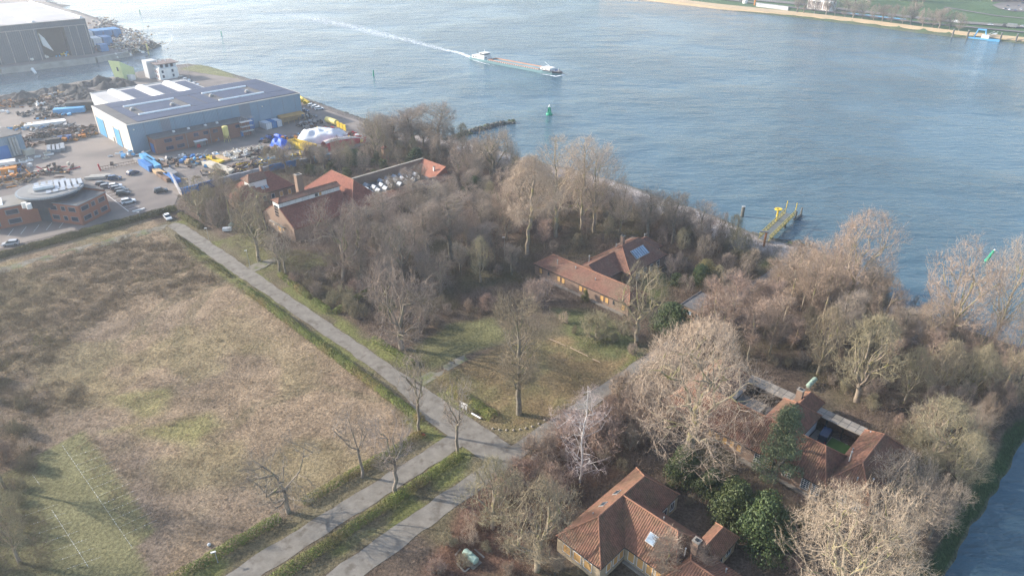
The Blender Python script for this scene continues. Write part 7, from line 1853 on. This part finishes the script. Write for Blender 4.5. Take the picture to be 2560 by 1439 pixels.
SH += fill([(560, 445), (905, 390), (1120, 430), (900, 450), (880, 470), (700, 430)], 22, ['bush', 'greenbush', 'busholive', 'laurel2'], (2.5, 4.5), (.9, 1.3), 3.0, 'olive brown shrub behind the brick roofs', 'shrubs behind the brick roofs', 'shrub')
SH += fill([(455, 500), (700, 470), (720, 600), (640, 610), (500, 560)], 18, ['bush', 'bushred', 'busholive'], (2.5, 4), (.9, 1.3), 3.0, 'shrub in the thicket before the hipped roof house', 'shrubs by the hipped roof house', 'shrub')
SH += fill([(-60, 920), (60, 1000), (90, 1250), (110, 1439), (-80, 1439)], 12, ['bushred', 'stray', 'busholive'], (2, 3.6), (.9, 1.3), 2.6, 'twiggy shrub on the left edge', 'shrubs on the left edge', 'shrub')
print('fill trees', N, 'shrubs', SH, 'all', len(TREES))

# ------------------------------------------------------------------ undergrowth, tufts, heather: uncountable ground cover
def scatter_clumps(name, px, step, hgt, wid, per, w0, material, wooded=True, dens=1.0, seed=5, uvpoly=None, mask=None, free_pad=.3, lo=.5):
    r = np.random.default_rng(seed)
    q = uvpoly if uvpoly is not None else pxw(px)
    x0, x1 = min(p[0] for p in q), max(p[0] for p in q); y0, y1 = min(p[1] for p in q), max(p[1] for p in q)
    n = int((x1 - x0) * (y1 - y0) / step ** 2 * dens)
    X = r.uniform(x0, x1, n); Y = r.uniform(y0, y1, n)
    k = pip(q, X, Y) & (fbm(X, Y, 6, seed + 3) > lo - .12 * r.random(n))
    U = (X + Y) / S2; V = (X - Y) / S2
    for a, b, c, d in HOUSES_UV: k &= ~((U > a - free_pad) & (U < b + free_pad) & (V > c - free_pad) & (V < d + free_pad))
    k &= ~(pip(U2(*ROAD_MAIN), X, Y)) & (np.abs(V + 65) > 2.1) & ((np.abs(V + 75) > 2.6) | (U > 62)) & (pdist(U2(*ROAD_MAIN), X, Y) > .5)
    if mask is not None: k &= mask(X, Y)
    k &= pdist(LAND, X, Y) > np.where(V < -26, 8.5, 4.5)
    X, Y = X[k], Y[k]; m = len(X)
    s = (.6 + .8 * r.random((m, 1))) 
    base = np.stack([X, Y, np.full(m, -.12)], 1)[:, None] + r.normal(size=(m, per, 3)) * np.array([wid * .35, wid * .35, 0])
    d = r.normal(size=(m, per, 3)) * .45; d[..., 2] = .75 + .4 * r.random((m, per))
    L = (hgt * (.45 + .8 * r.random((m, per))) * s)[..., None]
    mid = base + d * L * .5; d2 = d + r.normal(size=d.shape) * .5; tip = mid + d2 * L * .5
    a = np.concatenate([base, mid], 1).reshape(-1, 3); b = np.concatenate([mid, tip], 1).reshape(-1, 3)
    Vt, Ft = slivers(a, b, np.full(len(a), w0), r)
    me = raw_mesh(name, Vt, Ft, material); o = bpy.data.objects.new(name, me); link(o); tag(o, kind='stuff'); return o
und_b = mat('undergrowth_brown', (.27, .20, .155), (.16, .118, .09), .3, .95, c3=(.13, .115, .055), s3=.06, t3=.55)
und_r = mat('undergrowth_russet', (.25, .15, .10), (.16, .095, .068), .3, .95)
dry_g = mat('dry_grass', (.40, .30, .20), (.25, .185, .12), .12, .95, c3=(.27, .25, .10), s3=.05, t3=.60)
hth = mat('heather', (.235, .18, .115), (.15, .115, .07), .3, .95)
scatter_clumps('undergrowth', [(455, 500), (600, 445), (870, 385), (985, 335), (1180, 375), (1330, 418), (1573, 480), (1803, 560), (1905, 605), (2040, 645), (2220, 765), (2560, 920), (2545, 1080), (2365, 1439), (1840, 1439), (1500, 1180), (1500, 985), (1640, 900), (1560, 830), (1400, 770), (1180, 800), (1000, 870), (700, 690), (640, 610), (500, 545)],
               1.25, 2.3, 1.5, 26, .013, und_b, seed=9, lo=.42)
scatter_clumps('bramble', [(1540, 960), (1330, 1130), (1060, 1439), (1400, 1439), (1380, 1330), (1580, 1160), (1640, 1100)], .8, 1.3, 1.0, 26, .010, und_r, seed=19, lo=.35)
scatter_clumps('bramble', [(-80, 900), (70, 990), (100, 1200), (130, 1439), (-100, 1439)], 1.0, 1.6, 1.2, 26, .012, und_b, seed=29, lo=.3)
def hmask(X, Y):
    xs, ys, h = HEATH
    return h[np.clip(np.searchsorted(xs, X), 0, len(xs) - 1), np.clip(np.searchsorted(ys, Y), 0, len(ys) - 1)] > rng.random(len(X)) * .9
fp = U2((10.5, -224), (59.5, -224), (59.5, -83), (10.5, -83))
fpw = U2((-6, -224), (59.5, -224), (59.5, -83), (10.5, -83), (10.4, -128), (-6, -122))
scatter_clumps('dry_grass', None, .62, .42, .5, 11, .020, dry_g, uvpoly=fpw, seed=39, lo=.36)
scatter_clumps('heather', None, .75, .75, .8, 16, .022, hth, uvpoly=U2((-6, -224), (59.5, -224), (59.5, -120), (-6, -120)), seed=49, lo=.25, mask=hmask)
scatter_clumps('dry_grass', [(1085, 945), (1240, 870), (1330, 850), (1450, 840), (1560, 850), (1570, 900), (1500, 960), (1380, 1040), (1280, 1085), (1190, 1045), (1120, 990)], .6, .38, .5, 9, .015, dry_g, seed=59, lo=.36)

# ------------------------------------------------------------------ clipped hedges
def hedge(a, b, wd, h, leaf, label, seed, gaps=0.0, size=.085):
    r = np.random.default_rng(seed)
    a = np.array(a[:2]); b = np.array(b[:2]); L = np.hypot(*(b - a)); d = (b - a) / L; nn = np.array([-d[1], d[0]])
    n = int(L * (wd + 2 * h) * 62)
    t = r.random(n) * L
    prof = (.72 + .38 * vnoise(t, t * 0, 1.7, seed) + .15 * vnoise(t, t * 0 + 9, .6, seed + 1))
    ang = r.random(n) * math.pi
    rr = 1 - .3 * r.random(n) ** 2
    off = np.cos(ang) * wd / 2 * prof * rr * 1.0; zz = np.abs(np.sin(ang)) ** .55 * h * prof * rr
    zz = np.where(r.random(n) < .35, zz * r.random(n), zz)
    keep = vnoise(t, t * 0 + 3, 5, seed + 2) > gaps
    p = np.stack([a[0] + d[0] * t + nn[0] * off, a[1] + d[1] * t + nn[1] * off, zz], 1)[keep]
    n = len(p)
    nr = np.stack([nn[0] * off, nn[1] * off, zz * .6], 1)[keep] + r.normal(size=(n, 3)) * .5; nr /= np.linalg.norm(nr, axis=1, keepdims=True)
    x = np.cross(nr, r.normal(size=(n, 3))); x /= np.linalg.norm(x, axis=1, keepdims=True); y = np.cross(nr, x); s = (size * (.6 + .8 * r.random(n)))[:, None]
    V = np.stack([p - x * s, p + y * s * .8, p + x * s, p - y * s * .8], 1).reshape(-1, 3)
    o = bpy.data.objects.new('hedge', raw_mesh('hedge', V, np.arange(n * 4).reshape(-1, 4), leaf)); link(o)
    tag(o, label, 'hedge')
hedge(P(60.2, -205), P(59.9, -160), 1.2, .9, leaf_hbrown, 'thin brownish hedge along the upper half of the main road', 201, .30)
hedge(P(59.6, -158), P(59.2, -83.5), 1.9, 1.5, leaf_hedge, 'long green hedge between the open field and main road', 202, .06)
hedge(P(57.6, -80.6), P(32.6, -81.0), 1.5, 1.3, leaf_hedge, 'green hedge between field and lower road, right of the gap', 203, .04)
hedge(P(28.6, -80.8), P(9, -81.2), 1.7, 1.5, leaf_hedge, 'dense green hedge at the bottom edge left of the gap', 204)
hedge(P(58.5, -71.2), P(16, -70.8), 1.7, 1.4, leaf_hedge, 'long green hedge between the two parallel lower roads', 205, .03)
hedge(G(700, 688), G(832, 790), 1.9, 1.5, leaf_hedge, 'hedge on the right side of the main road below the thin trees', 206, .05)
hedge(G(836, 786), G(925, 728), 1.6, 1.4, leaf_hedge, 'hedge turning from the main road into the shrubs', 207, .1)
hedge(G(935, 850), G(1033, 912), 1.6, 1.2, leaf_hedge, 'short hedge at the foot of the pale trunked broad tree', 208, .05)
hedge(G(1128, 980), G(1234, 1046), 2.8, 1.7, leaf_hedge, 'short hedge behind the white notice board', 209)
hedge(G(-30, 652), G(440, 524), 2.6, 1.8, leaf_hbrown, 'long brown green hedge between office car park and grass track', 210, .02, .12)
hedge(G(452, 540), G(505, 572), 2.2, 1.6, leaf_hbrown, 'hedge stub at the upper end of the main road', 211, .02, .1)
# ------------------------------------------------------------------ haze: one closed box of even pale air
HZ = 0.00025
m = bpy.data.materials.new('haze_air'); m.use_nodes = True
n, l = m.node_tree.nodes, m.node_tree.links
n.remove(n['Principled BSDF'])
pv = n.new('ShaderNodeVolumePrincipled')
pv.inputs['Color'].default_value = (.80, .89, 1.0, 1); pv.inputs['Density'].default_value = HZ; pv.inputs['Anisotropy'].default_value = .45
l.new(pv.outputs[0], n['Material Output'].inputs['Volume'])
mb = MB(); mb.prism([(-1900, -350), (1800, -350), (1800, 2900), (-1900, 2900)], -9.0, 92)
hz = mb.build('haze', m, kind='stuff')
